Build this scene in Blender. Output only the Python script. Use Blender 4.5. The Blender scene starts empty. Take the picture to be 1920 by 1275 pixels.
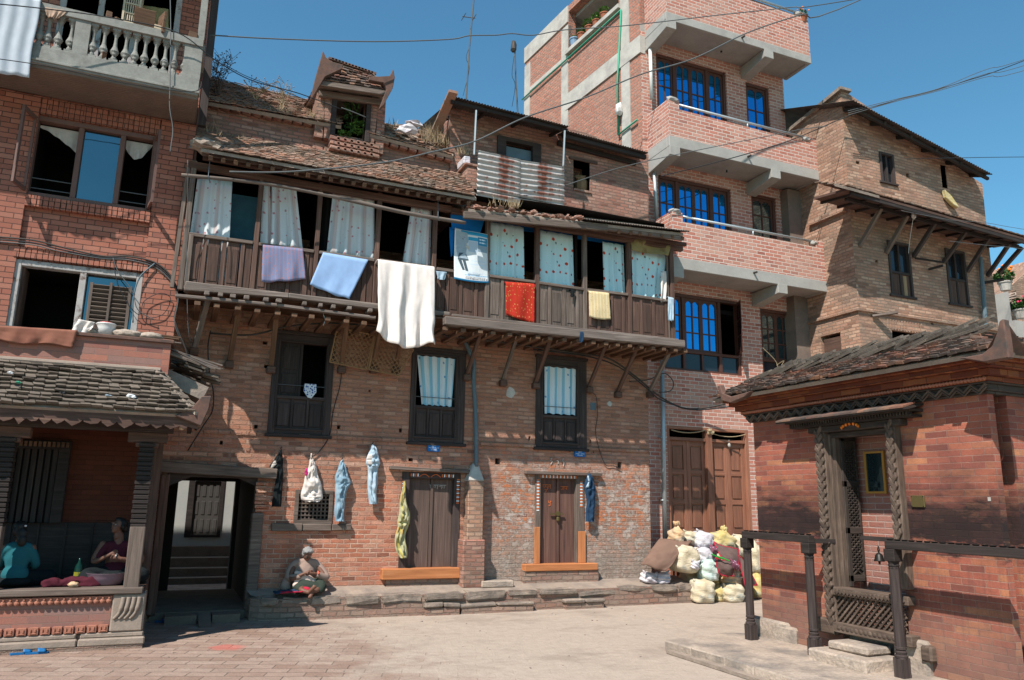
import bpy, bmesh, math, random
from mathutils import Vector, Matrix, noise as mnoise
from mathutils.geometry import tessellate_polygon
rnd = random.Random(7)
U = rnd.uniform
sc = bpy.context.scene
COL = sc.collection
V = Vector
# ---------------------------------------------------------------- camera model (matches the photograph)
FPX, PIT, ROL, HEAD, CH = 1433.5, math.radians(11.874), math.radians(.94), math.radians(66.759), 1.9
f0 = V((math.cos(HEAD), math.sin(HEAD), 0)); r0 = V((math.sin(HEAD), -math.cos(HEAD), 0)); zz = V((0, 0, 1))
cF = math.cos(PIT)*f0 + math.sin(PIT)*zz
u0_ = -math.sin(PIT)*f0 + math.cos(PIT)*zz
cR = math.cos(ROL)*r0 + math.sin(ROL)*u0_
cU = -math.sin(ROL)*r0 + math.cos(ROL)*u0_
CAM = V((0, 0, CH))
def P(ax, val, px, py):
    "point of the survey photo pixel on the world plane  axis=val"
    d = cF + (px-960)/FPX*cR - (py-637.5)/FPX*cU
    return CAM + d*((val-CAM[ax])/d[ax])
def PY(Y, px, py):
    p = P(1, Y, px, py); return (p.x, p.z)
def PX(X, px, py):
    p = P(0, X, px, py); return (p.y, p.z)
cam_d = bpy.data.cameras.new('camera'); cam = bpy.data.objects.new('camera', cam_d); COL.objects.link(cam)
cam_d.sensor_width = 36; cam_d.lens = FPX/1920*36; cam_d.clip_end = 500; cam_d.clip_start = .05
m3 = Matrix((cR, cU, -cF)).transposed()
cam.matrix_world = Matrix.Translation(CAM) @ m3.to_4x4()
sc.camera = cam
SPLIT = {'sack_corner', 'gate_carving', 'inner_floor', 'soldier_course', 'concrete_band', 'concrete_column', 'brick_string_course', 'painted_jamb', 'gate_side_block', 'eave_course', 'putlog_hole_backing', 'floor_edge_beam', 'cornice_course', 'wooden_peg', 'mortar_lump', 'belt_course', 'pilaster', 'door_jamb', 'rail', 'threshold', 'window_sill', 'painted_arch', 'eave_board', 'head_beam', 'purlin', 'brick_ledge', 'joist_ends', 'base_stone', 'screw', 'green_water_pipe', 'ceiling_hook', 'floor_joists', 'roof_rubble', 'step_stone', 'balcony_rail', 'bars', 'wire_hook', 'inner_jamb', 'rope_carving', 'open_shutter', 'post_bracket', 'crossbar', 'upturned_corner'}
# ---- mesh builder
class MB:
    def __init__(s, long=False):
        s.v = []; s.f = []; s.uv = []; s.long = long; s.sm = False
    def add(s, vs, fs, uvs=None):
        b = len(s.v); s.v += [V(p) for p in vs]
        for i, f in enumerate(fs):
            s.f.append([b+k for k in f]); s.uv.append(uvs[i] if uvs else None)
        return s
    def obox(s, c, a, b, d, taper=1):
        "oriented box: centre, three half vectors; uv runs along a (the long one) when long"
        c, a, b, d = V(c), V(a), V(b), V(d)
        vs = [c+a*i+b*j*(taper if i > 0 else 1)+d*k*(taper if i > 0 else 1) for i in (-1, 1) for j in (-1, 1) for k in (-1, 1)]
        fs = [(0, 1, 3, 2), (4, 6, 7, 5), (0, 4, 5, 1), (2, 3, 7, 6), (0, 2, 6, 4), (1, 5, 7, 3)]
        if a.cross(b).dot(d) < 0: fs = [tuple(reversed(f)) for f in fs]
        uvs = None
        if s.long:
            la, lb, ld = a.length, b.length, d.length; o = U(0, 20); q = U(0, 20)
            loc = [(i*la+o, j*lb+q, k*ld+q) for i in (-1, 1) for j in (-1, 1) for k in (-1, 1)]
            uvs = []
            for n, f in enumerate(fs):
                if n < 2: uvs.append([(loc[k][1], loc[k][2]) for k in f])
                elif n < 4: uvs.append([(loc[k][0], loc[k][2]) for k in f])
                else: uvs.append([(loc[k][0], loc[k][1]) for k in f])
        return s.add(vs, fs, uvs)
    def box(s, x0, x1, y0, y1, z0, z1):
        h = [(x1-x0)/2, (y1-y0)/2, (z1-z0)/2]; c = ((x0+x1)/2, (y0+y1)/2, (z0+z1)/2)
        ax = [V((h[0], 0, 0)), V((0, h[1], 0)), V((0, 0, h[2]))]
        if s.long:
            k = max(range(3), key=lambda i: abs(h[i])); ax = [ax[k]]+[ax[i] for i in range(3) if i != k]
        return s.obox(c, *ax)
    def beam(s, p, q, w, h, up=(0, 0, 1), taper=1):
        p, q = V(p), V(q); a = (q-p)/2; d = a.normalized(); up = V(up)
        if abs(d.dot(up)) > .95: up = V((0, 1, 0))
        sd = d.cross(up).normalized(); u = sd.cross(d)
        l = s.long; s.long = True; s.obox((p+q)/2, a, sd*w/2, u*h/2, taper); s.long = l; return s
    def tube(s, pts, r, n=8, cap=True):
        pts = [V(p) for p in pts]; rs = r if isinstance(r, (list, tuple)) else [r]*len(pts)
        b = len(s.v); ref = None; L = 0
        for i, p in enumerate(pts):
            t = (pts[min(i+1, len(pts)-1)]-pts[max(i-1, 0)]).normalized()
            if ref is None:
                ref = t.orthogonal().normalized()
            ref = (ref-t*ref.dot(t)); ref = ref.normalized() if ref.length > 1e-6 else t.orthogonal().normalized()
            w = t.cross(ref)
            for k in range(n):
                a = 2*math.pi*k/n; s.v.append(p+(ref*math.cos(a)+w*math.sin(a))*rs[i])
        acc = [0]
        for i in range(1, len(pts)): acc.append(acc[-1]+(pts[i]-pts[i-1]).length)
        for i in range(len(pts)-1):
            for k in range(n):
                k2 = (k+1) % n
                s.f.append([b+i*n+k, b+i*n+k2, b+(i+1)*n+k2, b+(i+1)*n+k])
                g = 2*math.pi*rs[i]/n
                s.uv.append([(acc[i], k*g), (acc[i], (k+1)*g), (acc[i+1], (k+1)*g), (acc[i+1], k*g)])
        if cap:
            s.f.append([b+k for k in reversed(range(n))]); s.uv.append(None)
            s.f.append([b+(len(pts)-1)*n+k for k in range(n)]); s.uv.append(None)
        return s
    def lathe(s, c, prof, n=12, axis=(0, 0, 1), sq=None):
        c = V(c); ax = V(axis).normalized(); e = ax.orthogonal().normalized(); g = ax.cross(e); b = len(s.v)
        for (z, r) in prof:
            for k in range(n):
                a = 2*math.pi*(k+.5)/n; s.v.append(c+ax*z+(e*math.cos(a)+g*math.sin(a))*r)
        for i in range(len(prof)-1):
            for k in range(n):
                k2 = (k+1) % n; s.f.append([b+i*n+k, b+i*n+k2, b+(i+1)*n+k2, b+(i+1)*n+k]); s.uv.append(None)
        s.f.append([b+k for k in reversed(range(n))]); s.uv.append(None)
        s.f.append([b+(len(prof)-1)*n+k for k in range(n)]); s.uv.append(None)
        return s
    def plate(s, outer, holes, T, back=True):
        "outer/holes: 2-d outlines; T(a,b,k) maps to 3-d with k=0 front, 1 back"
        def area(p): return sum(p[i][0]*p[(i+1) % len(p)][1]-p[(i+1) % len(p)][0]*p[i][1] for i in range(len(p)))
        if area(outer) < 0: outer = outer[::-1]
        hs = [h if area(h) < 0 else h[::-1] for h in holes]
        loops = [outer]+hs; flat = [p for l in loops for p in l]
        tri = tessellate_polygon([[V((a, b, 0)) for a, b in l] for l in loops])
        b = len(s.v); n = len(flat)
        s.v += [V(T(a, c, 0)) for a, c in flat]+[V(T(a, c, 1)) for a, c in flat]
        nf = (V(T(0, 0, 0))-V(T(0, 0, 1)))
        for t in tri:
            t = list(t); q = [flat[i] for i in t]
            ar = area(q)
            if abs(ar) < 1e-9: continue
            p3 = [s.v[b+i] for i in t]
            nn = (p3[1]-p3[0]).cross(p3[2]-p3[0])
            if nn.dot(nf) < 0: t = t[::-1]
            s.f.append([b+i for i in t]); s.uv.append(None)
            if back: s.f.append([b+n+i for i in t[::-1]]); s.uv.append(None)
        o = 0
        for l in loops:
            m = len(l)
            for i in range(m):
                j = (i+1) % m; q = [b+o+i, b+o+j, b+n+o+j, b+n+o+i]
                mid = V(T(*[(l[i][k]+l[j][k])/2 for k in (0, 1)], .5))
                e2 = (l[j][0]-l[i][0], l[j][1]-l[i][1]); on = (e2[1], -e2[0])   # outward for ccw outer, into hole for cw holes
                o3 = V(T(l[i][0]+on[0], l[i][1]+on[1], 0))-V(T(l[i][0], l[i][1], 0))
                nn = (s.v[q[1]]-s.v[q[0]]).cross(s.v[q[3]]-s.v[q[0]])
                if nn.dot(o3) < 0: q = q[::-1]
                s.f.append(q); s.uv.append(None)
            o += m
        return s
    def wy(s, outer, holes, y0, y1): return s.plate(outer, holes, lambda a, b, k: (a, y0+(y1-y0)*k, b))
    def wx(s, outer, holes, x0, x1): return s.plate(outer, holes, lambda a, b, k: (x0+(x1-x0)*k, a, b))
    def wz(s, outer, holes, z0, z1): return s.plate(outer, holes, lambda a, b, k: (a, b, z0+(z1-z0)*k))
    def grid(s, fn, nu, nv, uvf=None):
        b = len(s.v)
        for j in range(nv+1):
            for i in range(nu+1): s.v.append(V(fn(i/nu, j/nv)))
        for j in range(nv):
            for i in range(nu):
                s.f.append([b+j*(nu+1)+i, b+j*(nu+1)+i+1, b+(j+1)*(nu+1)+i+1, b+(j+1)*(nu+1)+i])
                g = uvf or (lambda u, v: (u, v))
                s.uv.append([g(i/nu, j/nv), g((i+1)/nu, j/nv), g((i+1)/nu, (j+1)/nv), g(i/nu, (j+1)/nv)])
        return s
    def blob(s, c, r, n=2, jit=.08, f=3.0, flat=None):
        bm = bmesh.new(); bmesh.ops.create_icosphere(bm, subdivisions=n, radius=1)
        r = V(r) if not isinstance(r, (int, float)) else V((r, r, r)); c = V(c); o = V((U(0, 50), U(0, 50), U(0, 50)))
        vs = []
        for v in bm.verts:
            k = 1+jit*mnoise.noise(v.co*f+o)*2
            q = V((v.co.x*r.x, v.co.y*r.y, v.co.z*r.z))*k
            if flat is not None: q.z = max(q.z, -flat)
            vs.append(c+q)
        s.add(vs, [[v.index for v in f_.verts] for f_ in bm.faces]); bm.free(); return s
    def jit(s, a, f=2.0):
        o = V((3.1, 7.7, 1.3))
        for v in s.v:
            v += V((mnoise.noise(v*f+o), mnoise.noise(v*f+o*2), mnoise.noise(v*f+o*3)))*a
        return s
    def clusters(s, gap=.06):
        n = len(s.v); par = list(range(n))
        def fd(i):
            while par[i] != i: par[i] = par[par[i]]; i = par[i]
            return i
        for f in s.f:
            for k in f[1:]: par[fd(k)] = fd(f[0])
        isl = {}
        for i, f in enumerate(s.f): isl.setdefault(fd(f[0]), []).append(i)
        bx = []
        for fs in isl.values():
            ps = [s.v[k] for i in fs for k in s.f[i]]
            bx.append([[min(p[a] for p in ps)-gap/2 for a in range(3)], [max(p[a] for p in ps)+gap/2 for a in range(3)], fs])
        ch = True
        while ch:
            ch = False; out = []
            for b in bx:
                for o in out:
                    if all(b[0][a] <= o[1][a] and b[1][a] >= o[0][a] for a in range(3)):
                        o[0] = [min(x) for x in zip(b[0], o[0])]; o[1] = [max(x) for x in zip(b[1], o[1])]; o[2] = o[2]+b[2]; ch = True; break
                else: out.append(b)
            bx = out
        return [b[2] for b in bx]
    def build(s, name, mat, parent=None, solid=0, sub=0, bev=0, smooth=False, base=None):
        if parent is not None and name in SPLIT and len(s.f) < 9000:
            cl = s.clusters()
            if 1 < len(cl) <= 60:
                for fs in cl:
                    m = MB(); mp = {}
                    for i in fs:
                        for k in s.f[i]:
                            if k not in mp: mp[k] = len(m.v); m.v.append(s.v[k])
                        m.f.append([mp[k] for k in s.f[i]]); m.uv.append(s.uv[i])
                    m.sm = s.sm; o = m.build1(name, mat, parent, solid, sub, bev, smooth, base)
                return o
        return s.build1(name, mat, parent, solid, sub, bev, smooth, base)
    def build1(s, name, mat, parent=None, solid=0, sub=0, bev=0, smooth=False, base=None):
        me = bpy.data.meshes.new(name); root = V((0, 0, 0))
        if parent is not None:
            q = parent
            while q.parent: q = q.parent
            root = V(q.location)
        elif base is not None: root = V(base)
        elif s.v:
            xs = [p.x for p in s.v]; ys = [p.y for p in s.v]; zs = [p.z for p in s.v]
            root = V(((min(xs)+max(xs))/2, (min(ys)+max(ys))/2, min(zs)))
        me.from_pydata([tuple(p-root) for p in s.v], [], s.f)
        uvl = me.uv_layers.new(name='UVMap'); d = uvl.data
        for poly in me.polygons:
            g = s.uv[poly.index]; n = poly.normal
            if g is None:
                ax, ay, az = abs(n.x), abs(n.y), abs(n.z)
            for k, li in enumerate(poly.loop_indices):
                if g is not None: d[li].uv = g[k]
                else:
                    p = s.v[me.loops[li].vertex_index]
                    d[li].uv = (p.x, p.y) if az >= ax and az >= ay else ((p.x, p.z) if ay >= ax else (p.y, p.z))
        me.materials.append(mat); me.update()
        if smooth or s.sm: me.polygons.foreach_set('use_smooth', [True]*len(me.polygons))
        o = bpy.data.objects.new(name, me); COL.objects.link(o)
        if parent is not None: o.parent = parent
        else: o.location = root
        if bev:
            m = o.modifiers.new('bevel', 'BEVEL'); m.width = bev; m.segments = 1; m.limit_method = 'ANGLE'
        if solid:
            m = o.modifiers.new('solid', 'SOLIDIFY'); m.thickness = solid; m.offset = 0
        if sub:
            m = o.modifiers.new('sub', 'SUBSURF'); m.levels = sub; m.render_levels = sub
        return o
def tag(o, label, cat, group=None):
    o['label'] = label; o['category'] = cat
    if group: o['group'] = group
    return o
def thing(name, label, cat, loc, group=None):
    o = bpy.data.objects.new(name, None); COL.objects.link(o); o.location = loc; o.empty_display_size = .2
    return tag(o, label, cat, group)
def struct(o): o['kind'] = 'structure'; return o
def copy_tree(o, off, label=None):
    c = o.copy(); COL.objects.link(c); c.location = V(o.location)+V(off)
    if label: c['label'] = label
    for ch in list(o.children):
        d = ch.copy(); COL.objects.link(d); d.parent = c
        for g in list(ch.children):
            e = g.copy(); COL.objects.link(e); e.parent = d
    return c
def lerp(a, b, t): return a+(b-a)*t
def catn(pts, n=6):
    pts = [V(p) for p in pts]; out = []
    for i in range(len(pts)-1):
        p0 = pts[max(i-1, 0)]; p1 = pts[i]; p2 = pts[i+1]; p3 = pts[min(i+2, len(pts)-1)]
        for k in range(n):
            t = k/n; out.append(.5*((2*p1)+(p2-p0)*t+(2*p0-5*p1+4*p2-p3)*t*t+(3*p1-p0-3*p2+p3)*t**3))
    out.append(pts[-1]); return out
def sag(p, q, s, n=14):
    p, q = V(p), V(q); return [lerp(p, q, i/n)-V((0, 0, 4*s*(i/n)*(1-i/n))) for i in range(n+1)]
# ---------------------------------------------------------------- materials
class G:
    def __init__(s, name):
        s.m = bpy.data.materials.new(name); s.m.use_nodes = True; s.t = s.m.node_tree; s.n = s.t.nodes
        s.b = s.n['Principled BSDF']
    def l(s, a, b): s.t.links.new(a, b)
    def new(s, t, **k):
        n = s.n.new(t)
        for a, v in k.items(): setattr(n, a, v)
        return n
    def setin(s, n, key, v):
        if hasattr(v, 'is_output') or isinstance(v, bpy.types.NodeSocket): s.l(v, n.inputs[key])
        else: n.inputs[key].default_value = v
    def coord(s, kind='UV'):
        return s.new('ShaderNodeTexCoord').outputs[kind]
    def map(s, vec, scale=(1, 1, 1), loc=(0, 0, 0), rot=(0, 0, 0)):
        n = s.new('ShaderNodeMapping'); s.l(vec, n.inputs['Vector'])
        n.inputs['Scale'].default_value = scale; n.inputs['Location'].default_value = loc; n.inputs['Rotation'].default_value = rot
        return n.outputs[0]
    def noise(s, vec, scale, detail=4, rough=.6, col=False, dist=0):
        n = s.new('ShaderNodeTexNoise'); s.l(vec, n.inputs['Vector'])
        n.inputs['Scale'].default_value = scale; n.inputs['Detail'].default_value = detail; n.inputs['Roughness'].default_value = rough
        n.inputs['Distortion'].default_value = dist
        return n.outputs['Color' if col else 'Fac']
    def ramp(s, fac, stops, interp='LINEAR'):
        n = s.new('ShaderNodeValToRGB'); s.l(fac, n.inputs[0]); n.color_ramp.interpolation = interp
        e = n.color_ramp.elements
        while len(e) < len(stops): e.new(.5)
        for i, (p, c) in enumerate(stops):
            e[i].position = p; e[i].color = (c, c, c, 1) if isinstance(c, (int, float)) else (*c[:3], 1)
        return n.outputs[0]
    def mix(s, fac, a, b, mode='MIX'):
        n = s.new('ShaderNodeMix', data_type='RGBA', blend_type=mode); n.clamp_factor = True
        s.setin(n, 0, fac)
        for i, v in ((6, a), (7, b)):
            if isinstance(v, (tuple, list)): v = (*v[:3], 1)
            elif isinstance(v, (int, float)): v = (v, v, v, 1)
            s.setin(n, i, v)
        return n.outputs[2]
    def math(s, op, a, b=0, c=None, clamp=False):
        n = s.new('ShaderNodeMath', operation=op); n.use_clamp = clamp; s.setin(n, 0, a); s.setin(n, 1, b)
        if c is not None: s.setin(n, 2, c)
        return n.outputs[0]
    def vadd(s, a, b, sc_):
        n = s.new('ShaderNodeVectorMath', operation='MULTIPLY_ADD'); s.l(b, n.inputs[0]); n.inputs[1].default_value = (sc_, sc_, sc_); s.l(a, n.inputs[2])
        return n.outputs[0]
    def bump(s, h, dist=.01, st=1.0):
        n = s.new('ShaderNodeBump'); n.inputs['Distance'].default_value = dist; n.inputs['Strength'].default_value = st; s.l(h, n.inputs['Height'])
        s.l(n.outputs[0], s.b.inputs['Normal'])
    def sep(s, vec):
        n = s.new('ShaderNodeSeparateXYZ'); s.l(vec, n.inputs[0]); return n.outputs
    def out(s, col, rough=.85, metal=0, spec=None):
        s.setin(s.b, 'Base Color', col if not isinstance(col, tuple) else (*col[:3], 1)); s.setin(s.b, 'Roughness', rough); s.setin(s.b, 'Metallic', metal)
        if spec is not None: s.b.inputs['Specular IOR Level'].default_value = spec
        return s.m
def band(g, v, a, b, c, d):
    "0 below a, 1 between b and c, 0 above d"
    m1 = g.new('ShaderNodeMapRange'); g.l(v, m1.inputs[0]); m1.inputs[1].default_value = a; m1.inputs[2].default_value = b
    m2 = g.new('ShaderNodeMapRange'); g.l(v, m2.inputs[0]); m2.inputs[1].default_value = c; m2.inputs[2].default_value = d
    m2.inputs[3].default_value = 1; m2.inputs[4].default_value = 0
    return g.math('MULTIPLY', m1.outputs[0], m2.outputs[0])
def brick(name, cols, mortar, bw=.21, bh=.062, gap=.008, wob=.006, bmp=.012, rough_n=.35, dirt=None, dirt_amt=.4, dirt_sc=.7, extra=None, fine=60, mort_mix=None):
    g = G(name); uv = g.coord('UV')
    nz = g.noise(uv, 3.5, 3, .5, True)
    vec = g.vadd(uv, nz, wob*2)
    if wob > .008: vec = g.vadd(vec, g.noise(uv, 14, 2, .5, True), wob)
    if wob > .012: vec = g.vadd(vec, g.noise(g.map(uv, (1, .6, 1)), .45, 2, .5, True), .05)
    bt = g.new('ShaderNodeTexBrick'); g.l(vec, bt.inputs['Vector'])
    for k, v in (('Scale', 1), ('Mortar Size', gap), ('Mortar Smooth', .35), ('Brick Width', bw), ('Row Height', bh), ('Bias', 0)): bt.inputs[k].default_value = v
    bt.inputs['Color1'].default_value = (0, 0, 0, 1); bt.inputs['Color2'].default_value = (1, 1, 1, 1); bt.inputs['Mortar'].default_value = (.5, .5, .5, 1)
    bt.offset = .5; bt.squash = 1; g.bt = bt
    n = len(cols); c = g.ramp(bt.outputs['Color'], [((i+.0)/(max(n-1, 1)), cc) for i, cc in enumerate(cols)])
    fn = g.noise(uv, fine, 5, .7); md = g.noise(uv, 9, 4, .65)
    c = g.mix(g.math('MULTIPLY', g.ramp(md, [(.3, 0), (.7, 1)]), .45), c, g.mix(1, c, (1.35, 1.25, 1.15), 'MULTIPLY'))
    c = g.mix(rough_n, c, g.ramp(fn, [(.25, .35), (.75, 1.35)]), 'MULTIPLY')
    fac = bt.outputs['Fac']
    if mort_mix: fac = g.math('MULTIPLY', fac, g.ramp(g.noise(uv, mort_mix, 3, .6), [(.35, .15), (.65, 1)]))
    mc = g.mix(.5, mortar, g.ramp(g.noise(uv, 30, 4, .7), [(.2, .5), (.8, 1.3)]), 'MULTIPLY')
    c = g.mix(fac, c, mc)
    h = g.math('SUBTRACT', g.math('ADD', g.math('MULTIPLY', fn, .35), g.math('MULTIPLY', md, .35)), g.math('MULTIPLY', bt.outputs['Fac'], 1.0))
    h = g.math('ADD', h, g.math('MULTIPLY', g.sep(bt.outputs['Color'])[0], .25))
    if dirt:
        k = g.ramp(g.noise(uv, dirt_sc, 5, .65), [(.42, 0), (.62, 1)]); c = g.mix(g.math('MULTIPLY', k, dirt_amt), c, dirt)
    if extra: c, h = extra(g, uv, c, h, fac)
    g.bump(h, bmp, .9); return g.out(c, .9, spec=.25)
def wood(name, c1, c2, c3=None, sx=1.5, sy=28, bmp=.004, rough=.8, worn=None):
    g = G(name); uv = g.coord('UV'); m = g.map(uv, (sx, sy, 1))
    a = g.noise(m, 1, 6, .65, dist=.6); b = g.noise(g.map(uv, (sx*.4, 5, 1)), 1, 4, .6)
    c = g.ramp(a, [(.25, c2), (.55, c1), (.8, c3 or c1)])
    c = g.mix(.55, c, g.ramp(b, [(.25, .45), (.75, 1.4)]), 'MULTIPLY')
    isl = g.new('ShaderNodeNewGeometry').outputs['Random Per Island']
    c = g.mix(.7, c, g.ramp(isl, [(0, .7), (1, 1.25)]), 'MULTIPLY')
    if worn: c = g.mix(g.ramp(g.noise(uv, 3, 5, .7), [(.5, 0), (.62, 1)]), c, worn)
    g.bump(a, bmp, .8); return g.out(c, rough, spec=.3)
def plain(name, c, rough=.85, var=.3, scl=6, bmp=.004, fine=50, metal=0, tint=None, spec=.3, isl=0, kind='UV', tr=(.45, .65)):
    g = G(name); uv = g.coord(kind); a = g.noise(uv, scl, 5, .65); b = g.noise(uv, fine, 4, .7)
    cc = g.mix(var, c, g.ramp(a, [(.2, .4), (.8, 1.5)]), 'MULTIPLY')
    cc = g.mix(var*.8, cc, g.ramp(b, [(.2, .5), (.8, 1.4)]), 'MULTIPLY')
    if tint: cc = g.mix(g.ramp(g.noise(uv, scl*.6, 5, .7), [(tr[0], 0), (tr[1], 1)]), cc, tint)
    if isl:
        r = g.new('ShaderNodeNewGeometry').outputs['Random Per Island']; cc = g.mix(isl, cc, g.ramp(r, [(0, .5), (1, 1.5)]), 'MULTIPLY')
    g.bump(g.math('ADD', a, g.math('MULTIPLY', b, .4)), bmp, .8); return g.out(cc, rough, metal, spec)
def tilemat(name, stops, dust=None):
    g = G(name); uv = g.coord('Object'); r = g.new('ShaderNodeNewGeometry').outputs['Random Per Island']
    c = g.ramp(r, stops); c = g.mix(.5, c, g.ramp(g.noise(uv, 25, 4, .7), [(.25, .5), (.75, 1.4)]), 'MULTIPLY')
    if dust: c = g.mix(g.ramp(g.noise(uv, 2.5, 5, .7), [(.38, 0), (.62, .85)]), c, dust)
    g.bump(g.noise(uv, 60, 4, .7), .005, .8); return g.out(c, .95, spec=.15)
def tiles(mb, a, b, upa, upb, rows, tw=.1, th=.018, lift=.35, jit=.012, over=1.5, curve=0):
    "rows of tiles on the patch a-b (eave) rising by upa/upb"
    a, b, upa, upb = V(a), V(b), V(upa), V(upb)
    for r in range(rows):
        t = r/rows; L = a+upa*t; R = b+upb*t; w = (R-L).length; n = max(1, int(w/tw))
        if w < tw: continue
        al = (R-L).normalized(); up = lerp(upa, upb, .5); sl = up.length/rows; up = up.normalized()
        nm = al.cross(up).normalized()
        if nm.z < 0: nm = -nm
        off = U(0, tw)*.5+(r % 2)*tw*.5-tw*.25
        for i in range(n+1):
            x = (i+.5)*w/n+off-tw*.3
            if x < 0 or x > w: continue
            c = L+al*x+up*(sl*over*.5+U(-jit, jit)); sg = 0
            if curve: c -= V((0, 0, curve*math.sin(math.pi*min(1, max(0, x/w)))))
            tlt = nm*(sl*over*.5)*lift*U(.6, 1.4)
            A = al*(tw*.5*U(.9, 1.02)); Bv = up*(sl*over*.5)-tlt*.6+al*U(-.006, .006)
            mb.obox(c+nm*(th*.6+U(-.004, .006)), A+nm*U(-.006, .006), Bv, nm*th*.5*U(.8, 1.3))
def ex_old(g, uv, c, h, fac):
    s = g.sep(uv); z = s[1]; x = s[0]
    n1 = g.noise(uv, 1.6, 5, .7); n2 = g.noise(g.map(uv, (1, 2.2, 1)), 4.2, 5, .75)
    # fresh orange bricks and grey cement smears around the ground floor of the right half
    low = g.math('MULTIPLY', band(g, z, -.2, .3, 2.3, 2.9), band(g, x, 5.2, 5.7, 50, 51))
    bc = g.sep(g.bt.outputs['Color'])[0]; o = g.math('MULTIPLY', low, g.math('MULTIPLY', g.ramp(bc, [(.45, 0), (.5, 1)]), g.ramp(g.noise(uv, 1.7, 5, .7), [(.44, 0), (.52, 1)])))
    o = g.math('MULTIPLY', o, g.math('SUBTRACT', 1, fac))
    c = g.mix(g.math('MULTIPLY', o, .8), c, (.55, .16, .05))
    sm = g.math('MULTIPLY', low, g.ramp(g.noise(g.map(uv, (1, 1.3, 1), (5, 2, 0)), 4.5, 8, .8), [(.48, 0), (.54, .85)]))
    c = g.mix(sm, c, (.44, .37, .32)); c = g.mix(g.math('MULTIPLY', low, g.math('MULTIPLY', fac, .7)), c, (.46, .38, .32)); wl = g.math('MULTIPLY', low, g.ramp(g.noise(uv, 5.5, 7, .8), [(.57, 0), (.62, .75)])); c = g.mix(wl, c, (.6, .54, .5))
    foot = g.math('MULTIPLY', band(g, z, -1, 0, .75, 1.5), band(g, x, 4.8, 5.6, 50, 51))
    c = g.mix(g.math('MULTIPLY', foot, g.ramp(n1, [(.25, .5), (.7, 1)])), c, (.36, .3, .25))
    # regular red bricks with pale joints left of the first door
    reg = g.math('MULTIPLY', band(g, z, .3, .7, 2.0, 2.15), band(g, x, -1, 0, 3.75, 3.95))
    c = g.mix(g.math('MULTIPLY', reg, g.math('MULTIPLY', fac, .9)), c, (.62, .48, .38))
    c = g.mix(g.math('MULTIPLY', reg, .5), c, g.mix(1, c, (1.15, .8, .68), 'MULTIPLY'))
    gr = g.ramp(n1, [(.45, 0), (.7, .25)]); c = g.mix(gr, c, (.3, .2, .15))
    st = g.ramp(g.noise(g.map(uv, (3, .5, 1)), 1.5, 5, .7), [(.48, 0), (.7, .3)]); c = g.mix(st, c, (.2, .12, .09))
    pl = g.ramp(g.noise(g.map(uv, (1, 1, 1), (3, 8, 0)), 2.6, 8, .8), [(.57, 0), (.63, .5)]); c = g.mix(pl, c, (.46, .32, .24))
    up = band(g, z, 2.85, 2.95, 50, 51)
    c = g.mix(g.math('MULTIPLY', up, .3), c, (.34, .175, .11))
    h = g.math('MULTIPLY', h, g.math('SUBTRACT', 1.25, g.math('MULTIPLY', sm, .8)))
    return c, h
M = {}
M['old'] = brick('old_brick', [(.2, .085, .06), (.49, .215, .135), (.4, .165, .1), (.52, .27, .18), (.38, .185, .135), (.6, .36, .26), (.47, .165, .095)], (.3, .195, .145), .23, .077, .011, .012, .04, .5, (.2, .11, .075), .3, 1.1, ex_old, mort_mix=2.2)
M['attic'] = brick('attic_brick', [(.17, .075, .055), (.38, .18, .13), (.3, .145, .11), (.44, .26, .2), (.32, .12, .085)], (.2, .14, .11), .2, .072, .012, .014, .035, .5, (.2, .15, .11), .5, 1.3, mort_mix=2.5)
M['left'] = brick('left_brick', [(.25, .09, .062), (.35, .135, .09), (.29, .105, .07), (.38, .165, .115), (.22, .085, .062)], (.07, .045, .036), .235, .083, .0065, .0025, .008, .3, (.22, .09, .065), .3, .6)
M['left_upper'] = brick('left_upper_brick', [(.1, .035, .026), (.15, .05, .035), (.12, .045, .03)], (.045, .03, .025), .235, .083, .0065, .002, .008, .3)
M['modern'] = brick('modern_brick', [(.28, .105, .08), (.46, .18, .13), (.38, .14, .1), (.5, .26, .2), (.34, .14, .105)], (.62, .51, .44), .24, .085, .011, .002, .012, .35, (.42, .27, .21), .4, .9)
def ex_rough(g, uv, c, h, fac):
    n = g.noise(g.map(uv, (1, 1.5, 1)), 16, 4, .7); k = g.ramp(n, [(.56, 0), (.63, .75)]); return g.mix(k, c, (.38, .33, .28)), g.math('ADD', h, g.math('MULTIPLY', k, .5))
M['modern_side'] = brick('modern_side_brick', [(.38, .13, .085), (.5, .2, .135), (.44, .165, .11), (.33, .12, .085)], (.3, .22, .17), .235, .085, .014, .008, .03, .45, (.36, .22, .17), .4, .9, ex_rough)
M['right'] = brick('right_brick', [(.2, .105, .07), (.4, .225, .15), (.32, .17, .115), (.48, .31, .22), (.38, .2, .14)], (.26, .2, .15), .22, .075, .011, .009, .03, .45, (.17, .14, .11), .55, .8, mort_mix=2.2)
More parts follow.
